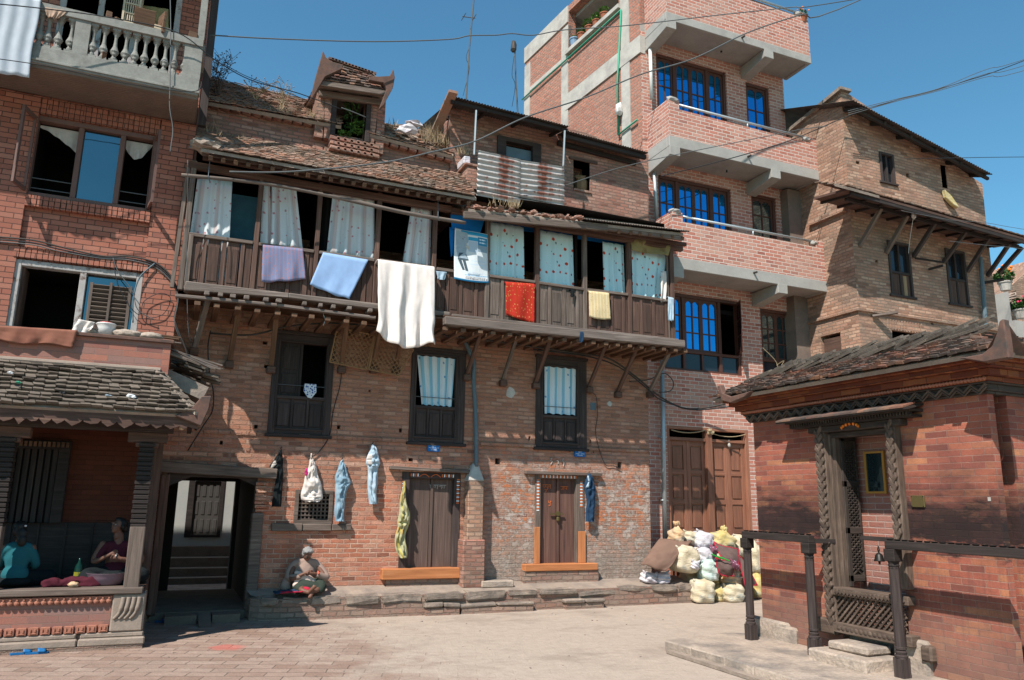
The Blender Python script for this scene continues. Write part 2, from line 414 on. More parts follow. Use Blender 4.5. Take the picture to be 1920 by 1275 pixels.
def ex_tem(g, uv, c, h, fac):
    z = g.sep(uv)[1]; n = g.noise(g.map(uv, (1.2, 3.5, 1)), 2.2, 5, .7)
    zz_ = g.math('ADD', z, g.math('MULTIPLY', g.math('SUBTRACT', n, .5), .9))
    s = band(g, zz_, 1.38, 1.55, 1.82, 2.3); c = g.mix(g.math('MULTIPLY', s, .95), c, (.014, .011, .011))
    drip = g.math('MULTIPLY', g.ramp(g.noise(g.map(uv, (26, .9, 1)), 1, 3, .6), [(.45, 0), (.75, .4)]), band(g, z, .2, .6, 1.2, 1.5))
    c = g.mix(drip, c, (.07, .045, .04))
    f = band(g, zz_, -1, .1, .5, .85); c = g.mix(g.math('MULTIPLY', f, .55), c, (.2, .13, .1))
    dk = g.ramp(g.noise(g.map(uv, (1, 1.6, 1), (4, 4, 0)), 1.3, 6, .75), [(.45, 0), (.65, .35)]); c = g.mix(dk, c, (.1, .045, .04)); w = g.ramp(g.noise(g.map(uv, (3, .8, 1)), 3, 6, .8), [(.68, 0), (.78, .45)]); c = g.mix(w, c, (.42, .33, .29))
    return c, h
M['temple'] = brick('temple_brick', [(.2, .065, .05), (.34, .1, .065), (.42, .14, .08), (.27, .085, .065), (.48, .2, .1), (.36, .11, .07), (.38, .12, .078)], (.42, .24, .18), .27, .07, .005, .006, .014, .45, (.12, .05, .04), .5, 1.0, ex_tem)
M['temple_in'] = brick('temple_inner_brick', [(.25, .09, .065), (.34, .13, .09), (.3, .12, .085)], (.45, .31, .26), .24, .075, .009, .006, .025, .4, (.33, .2, .17), .4, 1.2)
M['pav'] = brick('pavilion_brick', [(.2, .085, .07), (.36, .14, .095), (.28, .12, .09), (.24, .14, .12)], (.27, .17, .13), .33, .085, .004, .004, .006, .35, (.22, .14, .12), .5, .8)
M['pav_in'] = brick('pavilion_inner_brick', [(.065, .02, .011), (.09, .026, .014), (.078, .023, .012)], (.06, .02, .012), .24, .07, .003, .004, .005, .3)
M['plinth'] = brick('plinth_brick', [(.33, .19, .14), (.27, .15, .115), (.37, .25, .19), (.24, .165, .13)], (.16, .12, .095), .22, .085, .012, .02, .05, .5, (.25, .19, .15), .7, 1.2, mort_mix=2.0)
M['stone'] = plain('weathered_stone', (.17, .135, .11), .95, .6, 5, .03, 30, tint=(.29, .225, .175), isl=.35)
M['plinth_e'] = plain('worn_threshold', (.17, .125, .095), .95, .5, 3, .02, 30)
M['stone2'] = plain('pavilion_stone', (.25, .195, .155), .95, .4, 3, .015, 30, isl=.2)
M['plat'] = plain('platform_stone', (.36, .285, .225), .95, .6, 2.5, .03, 20, tint=(.17, .145, .125), isl=.2)
M['earth'] = plain('packed_earth', (.3, .235, .185), .97, .4, 3, .03, 25, tint=(.2, .16, .135))
M['conc'] = plain('concrete', (.33, .31, .28), .9, .28, 2, .004, 18, tint=(.23, .215, .2), tr=(.5, .75))
M['conc_d'] = plain('shaded_concrete', (.19, .14, .11), .95, .35, 2, .006, 18, tint=(.13, .1, .085))  # darker concrete copy with the shade put into its colour
M['conc_l'] = plain('plastered_concrete', (.46, .42, .37), .92, .3, 3, .008, 25, tint=(.33, .3, .27))
M['balus'] = plain('painted_cement', (.23, .225, .2), .85, .4, 6, .004, 40, tint=(.14, .13, .115), tr=(.5, .7))
M['plaster'] = plain('white_plaster', (.36, .37, .35), .9, .15, 2, .002, 20, tint=(.4, .39, .35))
M['w_grey'] = wood('weathered_wood', (.135, .1, .08), (.05, .035, .028), (.26, .205, .17))
M['w_brown'] = wood('brown_wood', (.1, .055, .04), (.038, .021, .015), (.19, .11, .08))
M['w_dark'] = wood('dark_wood', (.05, .035, .031), (.024, .017, .015), (.09, .07, .06))
M['w_black'] = wood('black_wood', (.03, .022, .019), (.012, .009, .008), (.06, .045, .038))
M['w_beam'] = wood('beam_wood', (.16, .125, .105), (.06, .045, .037), (.29, .24, .2), 1.2, 22)
M['w_rust'] = wood('joist_wood', (.13, .07, .04), (.06, .032, .02), (.22, .13, .08))
M['w_door'] = wood('old_door_wood', (.1, .065, .052), (.045, .03, .024), (.19, .13, .105), .8, 18)
M['w_door2'] = wood('reddish_door_wood', (.12, .06, .045), (.05, .028, .022), (.2, .1, .07), .8, 18)
M['w_teak'] = wood('garage_wood', (.25, .105, .062), (.15, .062, .038), (.31, .14, .085), 1.5, 30, .001, .6)
M['w_orange'] = wood('orange_painted_wood', (.4, .15, .055), (.26, .09, .035), (.48, .22, .1), 1, 12, .002, .7)
M['w_frame'] = plain('varnished_frame', (.085, .033, .022), .5, .3, 5, .001, 40)
M['w_lframe'] = plain('brown_frame', (.14, .075, .06), .65, .3, 5, .001, 40)
M['w_white'] = plain('chipped_white_frame', (.36, .33, .31), .8, .3, 8, .003, 40, tint=(.12, .075, .055), tr=(.52, .62))
M['dark'] = plain('dark_interior', (.012, .01, .009), .95, .2, 3, 0, 20)  # near-black rooms behind openings; their darkness is put into the colour
M['dim'] = plain('dim_interior', (.05, .035, .028), .95, .3, 3, 0, 20)  # dark brown lining; the interior shade is part of its colour
M['tile_old'] = tilemat('old_roof_tile', [(0, (.12, .08, .06)), (.3, (.28, .14, .09)), (.6, (.36, .19, .13)), (.85, (.22, .17, .14)), (1, (.42, .24, .17))], (.2, .155, .12))
M['tile_pav'] = tilemat('mossy_roof_tile', [(0, (.055, .043, .035)), (.5, (.12, .094, .075)), (1, (.2, .16, .125))], (.12, .097, .077))
M['tile_tem'] = tilemat('temple_roof_tile', [(0, (.06, .048, .042)), (.35, (.12, .07, .055)), (.6, (.26, .1, .06)), (.8, (.16, .12, .1)), (1, (.38, .17, .09))], (.1, .082, .07))
M['ridge'] = tilemat('ridge_tile', [(0, (.07, .058, .048)), (1, (.22, .18, .145))], (.13, .108, .088))
M['clay'] = plain('fired_clay', (.13, .07, .052), .9, .5, 6, .004, 40, tint=(.06, .048, .042))
M['iron'] = plain('grey_iron', (.14, .16, .17), .55, .3, 6, .001, 40, .5)
M['steel'] = plain('galvanised_pipe', (.42, .46, .47), .45, .2, 4, .001, 40, .5, tint=(.3, .26, .22), tr=(.55, .75))
M['pipe'] = plain('blue_grey_pipe', (.1, .14, .16), .6, .35, 3, .001, 40, tint=(.22, .22, .21), tr=(.55, .7))
M['pvc'] = plain('white_pipe', (.6, .58, .54), .6, .2, 3, .001, 30)
M['wire'] = plain('black_cable', (.018, .02, .022), .6, .2, 5, 0)
M['wire_g'] = plain('grey_cable', (.09, .095, .095), .6, .2, 5, 0)
M['wire_t'] = plain('brown_cable', (.05, .04, .034), .6, .2, 5, 0)
M['green_p'] = plain('green_pipe', (.04, .28, .17), .5, .2, 5, 0)
def glass(name, c, r=.03, metal=.9):
    g = G(name); n = g.noise(g.coord('UV'), 1.3, 2, .5); g.bump(n, .02, .25); return g.out(c, r, metal)
M['glass_b'] = glass('blue_window_glass', (.02, .27, .62))
M['glass_s'] = glass('mirror_window_glass', (.11, .18, .2))
M['glass_d'] = glass('dim_window_glass', (.02, .025, .032), .08, .2)
def corr(name, rust, steel, amt):
    g = G(name); uv = g.coord('UV'); n = g.noise(g.map(uv, (2.2, .5, 1)), 1.3, 6, .72)
    s = g.sep(uv)[1]; w = g.math('SINE', g.math('MULTIPLY', s, 2*math.pi/.11))
    f = g.math('ADD', n, g.math('MULTIPLY', w, -.07)); g2 = g.noise(g.map(uv, (1.1, .0, 1), (.35, 0, 0)), 1.5, 2, .5); f = g.math('ADD', f, g.math('MULTIPLY', g.math('SUBTRACT', g2, .5), .5)); k = g.ramp(f, [(.5-amt, 0), (.62-amt, 1)])
    c = g.mix(k, steel, g.mix(g.noise(uv, 9, 4, .6), rust, tuple(x*1.9 for x in rust))); g.bump(n, .003, .6)
    return g.out(c, .65, .25)
M['corr'] = corr('rusty_corrugated_iron', (.13, .045, .028), (.38, .36, .34), .0)
M['corr_d'] = plain('dark_corrugated_iron', (.055, .045, .042), .8, .5, 3, .004, 30, .2, tint=(.11, .085, .07))
def cloth(name, c, tint=None, scl=10, rough=.95, sub=.0):
    g = G(name); uv = g.coord('UV'); a = g.noise(uv, scl, 3, .6); cc = g.mix(.25, c, g.ramp(a, [(.2, .55), (.8, 1.3)]), 'MULTIPLY')
    if tint: cc = g.mix(g.ramp(g.noise(uv, scl*.4, 3, .6), [(.5, 0), (.6, 1)]), cc, tint)
    g.bump(g.noise(uv, 120, 2, .5), .001, .5); return g.out(cc, rough, spec=.1)
def pattern(name, base, dots, cell=.16, rad=.2, second=None, stripe=None, vec_scale=(1, 1, 1), rnd_=.55):
    "printed cloth: blossoms scattered in uv (metres)"
    g = G(name); uv = g.map(g.coord('UV'), vec_scale); c = base
    if stripe:
        s = g.math('FRACT', g.math('DIVIDE', g.sep(uv)[0], stripe[0])); c = g.mix(g.ramp(s, [(stripe[2]-.03, 0), (stripe[2], 1), (stripe[3], 1), (stripe[3]+.03, 0)]), c, stripe[1])
    vo = g.new('ShaderNodeTexVoronoi'); wob = g.vadd(uv, g.noise(uv, 40, 2, .5, True), .02)
    g.l(g.map(wob, (1/cell, 1/cell, 1)), vo.inputs['Vector']); vo.inputs['Scale'].default_value = 1; vo.inputs['Randomness'].default_value = rnd_
    c = g.mix(g.ramp(vo.outputs['Distance'], [(rad-.03, 1), (rad+.02, 0)]), c, dots)
    if second:
        v2 = g.new('ShaderNodeTexVoronoi'); g.l(g.map(g.vadd(uv, g.noise(uv, 18, 2, .5, True), .07), (1.3/cell, .8/cell, 1), (.5, .45, 0)), v2.inputs['Vector']); v2.inputs['Scale'].default_value = 1; v2.inputs['Randomness'].default_value = rnd_
        c = g.mix(g.ramp(v2.outputs['Distance'], [(rad*.45, 1), (rad*.5, 0)]), c, second)
    g.bump(g.noise(uv, 100, 2, .5), .001, .4); return g.out(c, .95, spec=.1)
M['cur_rose'] = pattern('rose_print_cloth', (.54, .56, .56), (.42, .2, .22), .11, .2, (.38, .38, .38), (.3, (.5, .42, .4), .3, .5))
M['cur_poppy'] = pattern('poppy_print_cloth', (.5, .68, .7), (.48, .06, .03), .17, .2, (.04, .07, .08), rnd_=.35)
M['cur_blue'] = pattern('blue_striped_cloth', (.62, .7, .73), (.12, .3, .5), .16, .15, None, (.21, (.25, .5, .62), .35, .72))
M['c_white'] = cloth('white_cloth', (.62, .55, .5))
M['c_sheet'] = cloth('grey_white_sheet', (.42, .45, .49))
M['c_blue'] = cloth('light_blue_cloth', (.27, .4, .62))
M['c_denim'] = cloth('pale_denim', (.2, .3, .37), (.3, .38, .43))
M['c_denim2'] = cloth('faded_denim', (.33, .43, .5), (.45, .51, .55))
M['c_navy'] = cloth('navy_cloth', (.02, .045, .085))
M['c_black'] = cloth('black_cloth', (.012, .015, .016))
M['c_brown'] = cloth('brown_blanket', (.19, .115, .085), (.16, .095, .07), 6)
M['c_rust'] = cloth('rust_blanket', (.25, .105, .07), (.2, .08, .055), 6)
M['c_tan'] = cloth('tan_cloth', (.38, .26, .19))
M['c_beige'] = cloth('beige_cloth', (.5, .38, .24))
M['c_pink'] = cloth('pink_cloth', (.5, .03, .17))
M['c_red'] = cloth('red_cloth', (.4, .02, .045))
M['c_tarp'] = cloth('blue_tarpaulin', (.01, .16, .45), (.01, .12, .36), 3, .6)
M['c_khaki'] = cloth('khaki_cloth', (.25, .21, .1), (.17, .12, .06))
M['c_teal'] = cloth('teal_cloth', (.02, .11, .13))
M['c_green'] = cloth('dark_green_cloth', (.035, .045, .035), (.05, .06, .045))
M['c_knit'] = cloth('brown_knit', (.3, .21, .17), (.22, .15, .12), 30)
M['c_maroon'] = pattern('maroon_print_cloth', (.07, .014, .022), (.25, .14, .25), .1, .16)
M['c_scarf'] = pattern('blue_spotted_cloth', (.6, .65, .68), (.02, .08, .3), .035, .4)
M['c_floral'] = pattern('pink_floral_cloth', (.16, .06, .09), (.5, .38, .44), .035, .3)
M['c_stripe'] = pattern('striped_shawl', (.6, .45, .38), (.12, .09, .1), .06, .3, None, (.05, (.1, .08, .085), .5, .85))
M['c_plaid'] = pattern('plaid_cloth', (.17, .19, .3), (.3, .17, .2), .05, .3, None, (.06, (.3, .18, .24), .3, .5))
M['c_ochre'] = pattern('red_gold_brocade', (.42, .03, .018), (.5, .2, .07), .045, .25, (.45, .15, .05), (.15, (.34, .035, .012), .4, .6))
M['c_yel'] = pattern('yellow_towel', (.6, .45, .24), (.52, .35, .18), .04, .25, None, (.07, (.66, .54, .34), .4, .7))
M['c_olive'] = pattern('olive_shawl_cloth', (.36, .34, .2), (.42, .28, .1), .15, .3, None, (.2, (.42, .36, .1), .4, .6))
M['c_felt'] = cloth('grey_felt', (.13, .085, .075), (.11, .07, .06), 8)
M['skin'] = plain('brown_skin', (.14, .065, .042), .55, .15, 6, .001, 60)
M['skin2'] = plain('tanned_skin', (.15, .07, .045), .55, .15, 6, .001, 60)
M['hair_g'] = plain('grey_hair', (.24, .23, .22), .8, .6, 18, .01, 90, tint=(.08, .075, .07), tr=(.5, .7))
M['hair_b'] = plain('black_hair', (.012, .01, .009), .5, .4, 18, .006, 90)
def sack(name, c, c2):
    g = G(name); uv = g.coord('Object'); w = g.noise(g.map(uv, (3, 3, 40)), 1, 3, .6); v = g.noise(uv, 3.2, 5, .65)
    cc = g.mix(g.ramp(v, [(.35, 0), (.65, 1)]), c, c2); cc = g.mix(.35, cc, g.ramp(w, [(.3, .6), (.7, 1.2)]), 'MULTIPLY')
    pr_ = g.math('MULTIPLY', g.ramp(g.noise(g.map(uv, (2, 2, 26)), 1.5, 2, .5), [(.5, 0), (.54, .45)]), g.ramp(g.noise(uv, 2.2, 2, .5), [(.5, 0), (.55, 1)])); cc = g.mix(pr_, cc, (.12, .2, .24)); wr = g.noise(g.map(uv, (1, 1, 2.2)), 7, 4, .7, dist=1.2); g.bump(g.math('ADD', wr, g.math('MULTIPLY', g.noise(uv, 150, 2, .5), .1)), .02, .9); return g.out(cc, .7, spec=.3)
M['sack_y'] = sack('yellow_sack', (.52, .42, .27), (.6, .54, .42))
M['sack_y2'] = sack('bright_yellow_sack', (.5, .37, .12), (.58, .5, .3))
M['sack_w'] = sack('white_sack', (.55, .53, .53), (.6, .52, .56))
M['sack_g'] = sack('green_white_sack', (.45, .58, .5), (.6, .62, .58))
M['sack_o'] = sack('orange_sack', (.55, .33, .16), (.55, .42, .3))
M['leaf'] = plain('leaf', (.05, .13, .03), .7, .4, 20, 0, 60, isl=.6, kind='Object')
M['leaf2'] = plain('bright_leaf', (.09, .2, .035), .7, .4, 20, 0, 60, isl=.6, kind='Object')
M['dry'] = plain('dry_grass', (.3, .22, .13), .9, .4, 20, 0, 60, isl=.6, kind='Object')
M['twig'] = plain('dry_twig', (.1, .07, .055), .9, .3, 20, 0, 60)
M['red_f'] = plain('red_petal', (.55, .03, .09), .7, .2, 20, 0, isl=.4)
M['org_f'] = plain('orange_petal', (.7, .18, .02), .7, .2, 20, 0, isl=.4)
M['pot'] = plain('terracotta_pot', (.3, .1, .05), .85, .3, 6, .002)
M['pot_b'] = plain('blue_pot', (.2, .3, .42), .5, .3, 6, .001)
M['sign'] = plain('blue_enamel', (.005, .13, .38), .4, .15, 8, 0)
M['white'] = plain('white_paint', (.75, .75, .75), .6, .1, 8, 0)
M['orange'] = plain('orange_paint', (.6, .14, .035), .7, .2, 40, 0)
M['brass'] = plain('tarnished_brass', (.14, .11, .045), .45, .3, 6, .001, 40, .5)
M['gold'] = plain('ochre_frame', (.42, .2, .04), .5, .2, 6, 0)
M['bronze'] = plain('dark_bronze', (.03, .028, .025), .45, .3, 6, .001, 40, .6)
M['carve'] = wood('carved_wood', (.11, .075, .055), (.04, .028, .022), (.19, .14, .11), 3, 20)
M['carve_d'] = wood('dark_carved_wood', (.05, .037, .03), (.02, .015, .013), (.1, .08, .065), 3, 20)
M['tcarve'] = plain('carved_terracotta', (.34, .14, .09), .9, .4, 8, .01, 45)
M['tcorn'] = brick('cornice_brick', [(.1, .025, .015), (.17, .045, .02), (.26, .09, .035), (.14, .035, .018)], (.08, .03, .02), .3, .09, .004, .003, .005, .35, (.09, .035, .025), .4, 1.2)
M['blue_rub'] = plain('blue_rubber', (.01, .12, .3), .5, .15, 20, 0)
M['basket'] = plain('woven_bamboo', (.25, .15, .075), .85, .35, 12, .002)
M['cane'] = plain('pale_bamboo', (.5, .4, .28), .8, .3, 12, .002)
M['bucket'] = plain('white_plastic', (.6, .58, .55), .4, .15, 6, 0)
M['red_pl'] = plain('red_plastic', (.5, .03, .02), .4, .1, 6, 0)
M['pet'] = plain('green_bottle_plastic', (.004, .025, .017), .15, .1, 6, 0)
M['yel_l'] = plain('yellow_label', (.2, .18, .01), .5, .1, 6, 0)
M['bowl'] = plain('steel_bowl_paint', (.2, .13, .16), .4, .2, 6, 0)
# ---------------------------------------------------------------- light
w = bpy.data.worlds.new('World'); sc.world = w; w.use_nodes = True; nt = w.node_tree
bg = nt.nodes['Background']; sky = nt.nodes.new('ShaderNodeTexSky'); sky.sky_type = 'NISHITA'; sky.sun_disc = False
LD = V((1.25, 1, -1.95)).normalized(); S = -LD
sky.sun_elevation = math.asin(S.z); sky.sun_rotation = math.atan2(S.x, S.y)
sky.air_density = 1.25; sky.dust_density = .5; sky.ozone_density = 1.6; sky.altitude = 1300
tnt = nt.nodes.new('ShaderNodeMix'); tnt.data_type = 'RGBA'; tnt.blend_type = 'MULTIPLY'; tnt.inputs[0].default_value = 1; nt.links.new(sky.outputs[0], tnt.inputs[6]); tnt.inputs[7].default_value = (.6, 1.06, 1.1, 1); nt.links.new(tnt.outputs[2], bg.inputs[0]); bg.inputs[1].default_value = .1
sd = bpy.data.lights.new('sun', 'SUN'); sd.energy = 5; sd.angle = math.radians(.5); sd.color = (1, .945, .88)
so = bpy.data.objects.new('sun', sd); COL.objects.link(so); so.rotation_euler = LD.to_track_quat('-Z', 'Y').to_euler(); so.location = (-10, -8, 16)
sc.view_settings.view_transform = 'Standard'; sc.view_settings.look = 'None'; sc.view_settings.exposure = .55; sc.view_settings.gamma = 1
# ---------------------------------------------------------------- ground
def ground_mat():
    g = G('courtyard_paving'); uv = g.coord('Object')
    r = g.map(uv, (1, 1, 1), rot=(0, 0, .35)); vec = g.vadd(r, g.noise(uv, 1.2, 3, .5, True), .06)
    bt = g.new('ShaderNodeTexBrick'); g.l(vec, bt.inputs['Vector'])
    for k, v in (('Scale', 1), ('Mortar Size', .007), ('Mortar Smooth', .3), ('Brick Width', .42), ('Row Height', .2), ('Bias', 0)): bt.inputs[k].default_value = v
    bt.inputs['Color1'].default_value = (0, 0, 0, 1); bt.inputs['Color2'].default_value = (1, 1, 1, 1)
    c = g.ramp(bt.outputs['Color'], [(0, (.25, .165, .125)), (.5, (.3, .21, .165)), (1, (.33, .24, .19))])
    n = g.noise(uv, 1.4, 6, .7); f = g.noise(uv, 45, 5, .75); m = g.noise(uv, 7, 5, .7)
    x = g.sep(uv)
    dustx = g.new('ShaderNodeMapRange'); g.l(x[0], dustx.inputs[0]); dustx.inputs[1].default_value = 1.2; dustx.inputs[2].default_value = 4.2; dustx.inputs[3].default_value = -.22; dustx.inputs[4].default_value = .35
    k = g.ramp(g.math('ADD', n, dustx.outputs[0]), [(.36, 0), (.66, 1)])
    fac = g.math('MULTIPLY', bt.outputs['Fac'], g.math('SUBTRACT', 1, g.math('MULTIPLY', k, .88)))
    c = g.mix(g.math('MULTIPLY', fac, .8), c, (.13, .1, .08))
    c = g.mix(g.math('MULTIPLY', k, .92), c, (.4, .325, .262))
    c = g.mix(.5, c, g.ramp(m, [(.25, .72), (.75, 1.22)]), 'MULTIPLY')
    c = g.mix(.45, c, g.ramp(f, [(.25, .55), (.75, 1.35)]), 'MULTIPLY')
    st = g.ramp(g.noise(g.map(uv, (1, 1.6, 1), (7, 3, 0)), .55, 5, .75), [(.52, 0), (.66, .5)]); c = g.mix(st, c, (.22, .17, .135))
    c = g.mix(g.ramp(g.noise(g.map(uv, (1, 1, 1), (2, 9, 0)), 16, 3, .6), [(.7, 0), (.76, .7)]), c, (.12, .09, .075))
    v = g.new('ShaderNodeVectorMath', operation='DISTANCE'); g.l(g.vadd(uv, m if False else g.noise(uv, 4, 3, .6, True), .3), v.inputs[0]); v.inputs[1].default_value = (.98, 11.15, .15)
    c = g.mix(g.ramp(v.outputs['Value'], [(.14, .55), (.24, 0)]), c, (.5, .1, .08))
    h = g.math('ADD', g.math('MULTIPLY', n, .8), g.math('ADD', g.math('MULTIPLY', f, .12), g.math('MULTIPLY', m, .35))); h = g.math('SUBTRACT', h, g.math('MULTIPLY', fac, .35))
    g.bump(h, .05, .8); return g.out(c, .95, spec=.15)
mb = MB()
def gz(x, y): return 0.0
mb.add([(-70, -60, 0), (80, -60, 0), (80, 90, 0), (-70, 90, 0)], [(0, 1, 2, 3)])
g_ = mb.build('ground', ground_mat(), base=(0, 0, 0)); struct(g_)
YF, YG, YJ = 13.53, 12.75, 12.45
def Q(Y, *pts): return [PY(Y, *p) for p in pts]
def rect(Y, x0, y0, x1, y1):
    a = PY(Y, (x0+x1)/2, y0); b = PY(Y, (x0+x1)/2, y1); l = PY(Y, x0, (y0+y1)/2)[0]; r = PY(Y, x1, (y0+y1)/2)[0]
    return l, r, b[1], a[1]
def rq(r): l, r_, b, t = r; return [(l, b), (r_, b), (r_, t), (l, t)]
def inset(r, a, b=None, c=None, d=None):
    b = a if b is None else b; c = a if c is None else c; d = a if d is None else d
    return (r[0]+a, r[1]-b, r[2]+c, r[3]-d)
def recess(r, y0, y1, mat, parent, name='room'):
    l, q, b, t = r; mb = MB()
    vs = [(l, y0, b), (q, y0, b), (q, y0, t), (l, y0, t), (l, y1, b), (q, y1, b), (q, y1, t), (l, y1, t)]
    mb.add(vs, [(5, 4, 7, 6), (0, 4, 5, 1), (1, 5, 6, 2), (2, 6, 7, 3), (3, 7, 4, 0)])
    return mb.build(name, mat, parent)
def ring(mb, o, i, y0, y1): return mb.wy(rq(o), [rq(i)], y0, y1)
def folds(x0, x1, z0, z1, Y, amp=.03, n=5, top=None, bot=None, ph=0, ty=0, seed=0, nu=None):
    "hanging cloth between two x at top (top=(xl,xr)) and bottom (bot=(xl,xr))"
    top = top or (x0, x1); bot = bot or (x0, x1); mb = MB(); W = x1-x0; Hh = z1-z0
    ph = U(0, 6); dz = [U(-.012, .012) for _ in range(40)]
    def fn(u, v):
        l = lerp(top[0], bot[0], v); r = lerp(top[1], bot[1], v)
        s = amp*(.5+.8*v)*(math.sin(2*math.pi*n*u+ph+.6*math.sin(3*u+v))+.45*math.sin(2*math.pi*n*1.7*u+ph*2+v))
        s += .35*amp*mnoise.noise(V((u*4, v*3, seed+ph)))
        return (lerp(l, r, u)+.2*amp*math.cos(2*math.pi*n*u+ph), Y-abs(amp)*.5+s+ty*v, lerp(z1, z0, v)+(.02*math.sin(2*math.pi*n*u+ph)*(v*.6+(1-v)*.5)))
    nu = nu or max(16, int(n*9))
    mb.grid(fn, nu, 12, lambda u, v: (u*W*1.25, (1-v)*Hh)); mb.sm = True
    return mb
OLD = thing('old_brick_house', 'old weathered brick house with long wooden gallery and tiled lean-to roof', 'house', (4.2, YF, 0))
XL, XR = -.25, PY(YF, 1218, 900)[0]
# openings
pw = rect(YF, 314, 886, 478, 1120); pw = (PY(YF, 303, 1000)[0], PY(YF, 475, 1000)[0], 0, PY(YF, 390, 884)[1])
W1 = (PY(YF, 509, 722)[0], PY(YF, 622, 722)[0], PY(YF, 560, 815)[1], PY(YF, 570, 630)[1])
W2 = (PY(YF, 770, 745)[0], PY(YF, 870, 745)[0], PY(YF, 815, 830)[1], PY(YF, 825, 660)[1])
W3 = (PY(YF, 1005, 755)[0], PY(YF, 1098, 755)[0], PY(YF, 1050, 840)[1], PY(YF, 1052, 674)[1])
D1 = (PY(YF, 750, 980)[0], PY(YF, 861, 980)[0], PY(YF, 800, 1066)[1], PY(YF, 805, 886)[1])
D2 = (PY(YF, 1002, 980)[0], PY(YF, 1095, 980)[0], PY(YF, 1045, 1057)[1], PY(YF, 1047, 888)[1])
SW = (PY(YF, 554, 950)[0], PY(YF, 622, 950)[0], PY(YF, 588, 981)[1], PY(YF, 588, 921)[1])
holes = [rq(W1), rq(W2), rq(W3), rq(D1), rq(D2), rq(SW)]
small = []
for (px, py, w, h) in [(933, 865, 11, 12), (1162, 872, 9, 13), (993, 822, 5, 9), (1107, 828, 4, 8), (480, 800, 6, 7), (635, 801, 6, 7), (751, 807, 6, 8), (770, 862, 9, 6), (690, 856, 5, 12), (415, 830, 5, 7), (497, 643, 8, 6), (499, 687, 7, 6), (1252, 640, 2, 2), (693, 733, 4, 4), (1113, 848, 3, 3)]:
    if px > 1215: continue
    c = PY(YF, px, py); k = .0047
    q = (c[0]-w*k, c[0]+w*k, c[1]-h*k, c[1]+h*k)
    small.append(q); holes.append(rq(q))
outer = [(XL, 5.12), (XL, .0), (pw[0], 0), (pw[0], pw[3]), (pw[1], pw[3]), (pw[1], 0), (XR, 0), (XR, 5.12)]
mb = MB(); mb.wy(outer, holes, YF, YF+.42); mb.build('wall', M['old'], OLD)
mb = MB()
for q in small: mb.box(q[0]-.01, q[1]+.01, YF+.16, YF+.2, q[2]-.01, q[3]+.01)
mb.build('putlog_hole_backing', M['dim'], OLD)
# projecting courses
mb = MB(long=False)
for (x0, x1, zc) in ((XL+.6, PY(YF, 876, 860)[0], 2.93), (PY(YF, 900, 850)[0], XR, 2.94)):
    x = x0
    while x < x1:
        l = min(U(.18, .3), x1-x); mb.box(x, x+l-.006, YF-.022-U(0, .01), YF+.05, zc-.03+U(-.004, .004), zc+.028); x += l
mb.build('brick_string_course', M['old'], OLD, bev=.004)
# masses behind
mb = MB()
mb.box(XL, pw[0]-.02, 14.9, 17.6, 0, 6.9); mb.box(pw[1]+.02, XR, 14.9, 17.6, 0, 6.9); mb.box(pw[0]-.02, pw[1]+.02, 14.9, 17.6, pw[3]+.35, 6.9)
mb.build('rear_range', M['old'], OLD)
mb = MB()
zt = pw[3]+.02
mb.box(pw[0]-.2, pw[0]+.0, YF+.42, 17.7, 0, zt+.3); mb.box(pw[1]-.0, pw[1]+.2, YF+.42, 17.7, 0, zt+.3); mb.box(pw[0]-.2, pw[1]+.2, YF+.42, 17.7, zt+.02, zt+.32)
zq = P(1, 17.5, 390, 902).z; mb.box(pw[0], P(1, 17.5, 330, 950).x, 17.3, 17.65, 0, zt+.02); mb.box(P(1, 17.5, 438, 950).x, pw[1], 17.3, 17.65, 0, zt+.02); mb.box(pw[0], pw[1], 17.32, 17.63, zq, zt+.02)
mb.build('passage_lining', M['dim'], OLD)
# passage timbers
mb = MB(long=True)
a = PY(YF-.06, 300, 868); b = PY(YF-.06, 517, 882)
mb.beam((a[0], YF-.03, a[1]-.06), (b[0]+.02, YF-.03, b[1]-.06), .22, .17); mb.jit(.008, 3)
mb.build('passage_lintel', M['w_grey'], OLD, bev=.012)
mb = MB(); x0, x1 = pw[0], pw[1]; zt = PY(YF, 390, 893)[1]
arch = [(x0, zt+.05), (x1, zt+.05), (x1, PY(YF, 484, 903)[1]-.08), (lerp(x0, x1, .78), zt-.02), (lerp(x0, x1, .25), zt-.015), (x0+.02, zt-.17)]
mb.wy(arch, [], YF+.0, YF+.3); mb.build('lintel_bracket', M['w_dark'], OLD)
mb = MB(long=True); mb.beam((x0-.03, YF-.02, .1), (x0-.03, YF-.02, pw[3]-.06), .13, .16); mb.build('jamb_post', M['w_brown'], OLD, bev=.01)
mb = MB(); mb.box(x1-.05, x1+.13, YF-.09, YF+.2, .1, PY(YF, 485, 962)[1]); mb.jit(.01, 4); mb.build('jamb_post', M['w_grey'], OLD, bev=.015)
mb = MB()
z = PY(YF, 485, 960)[1]; k = 0
while z < pw[3]-.2:
    mb.box(x1-.02+U(-.01, .02), x1+.16+U(-.01, .02), YF-.05-(k % 2)*.03, YF+.05, z, z+.055); z += .062; k += 1
mb.build('brick_capital', M['old'], OLD, bev=.006)
mb = MB()
for (p0, p1) in ((312, 370), (400, 452)):
    a = PY(13.15, p0, 1128); b = PY(13.15, p1, 1130); mb.box(a[0], b[0], 13.08, 13.5, 0, .12)
mb.jit(.015, 3); mb.box(x0-.05, x1+.05, 13.48, 16.5, 0.002, .13); a = PY(13.1, 372, 1130); b = PY(13.1, 400, 1130)
mb.add([(a[0]+.02, 12.7, .004), (b[0]-.02, 12.7, .004), (b[0]-.02, 13.3, .14), (a[0]+.02, 13.3, .14)], [(0, 1, 2, 3)])
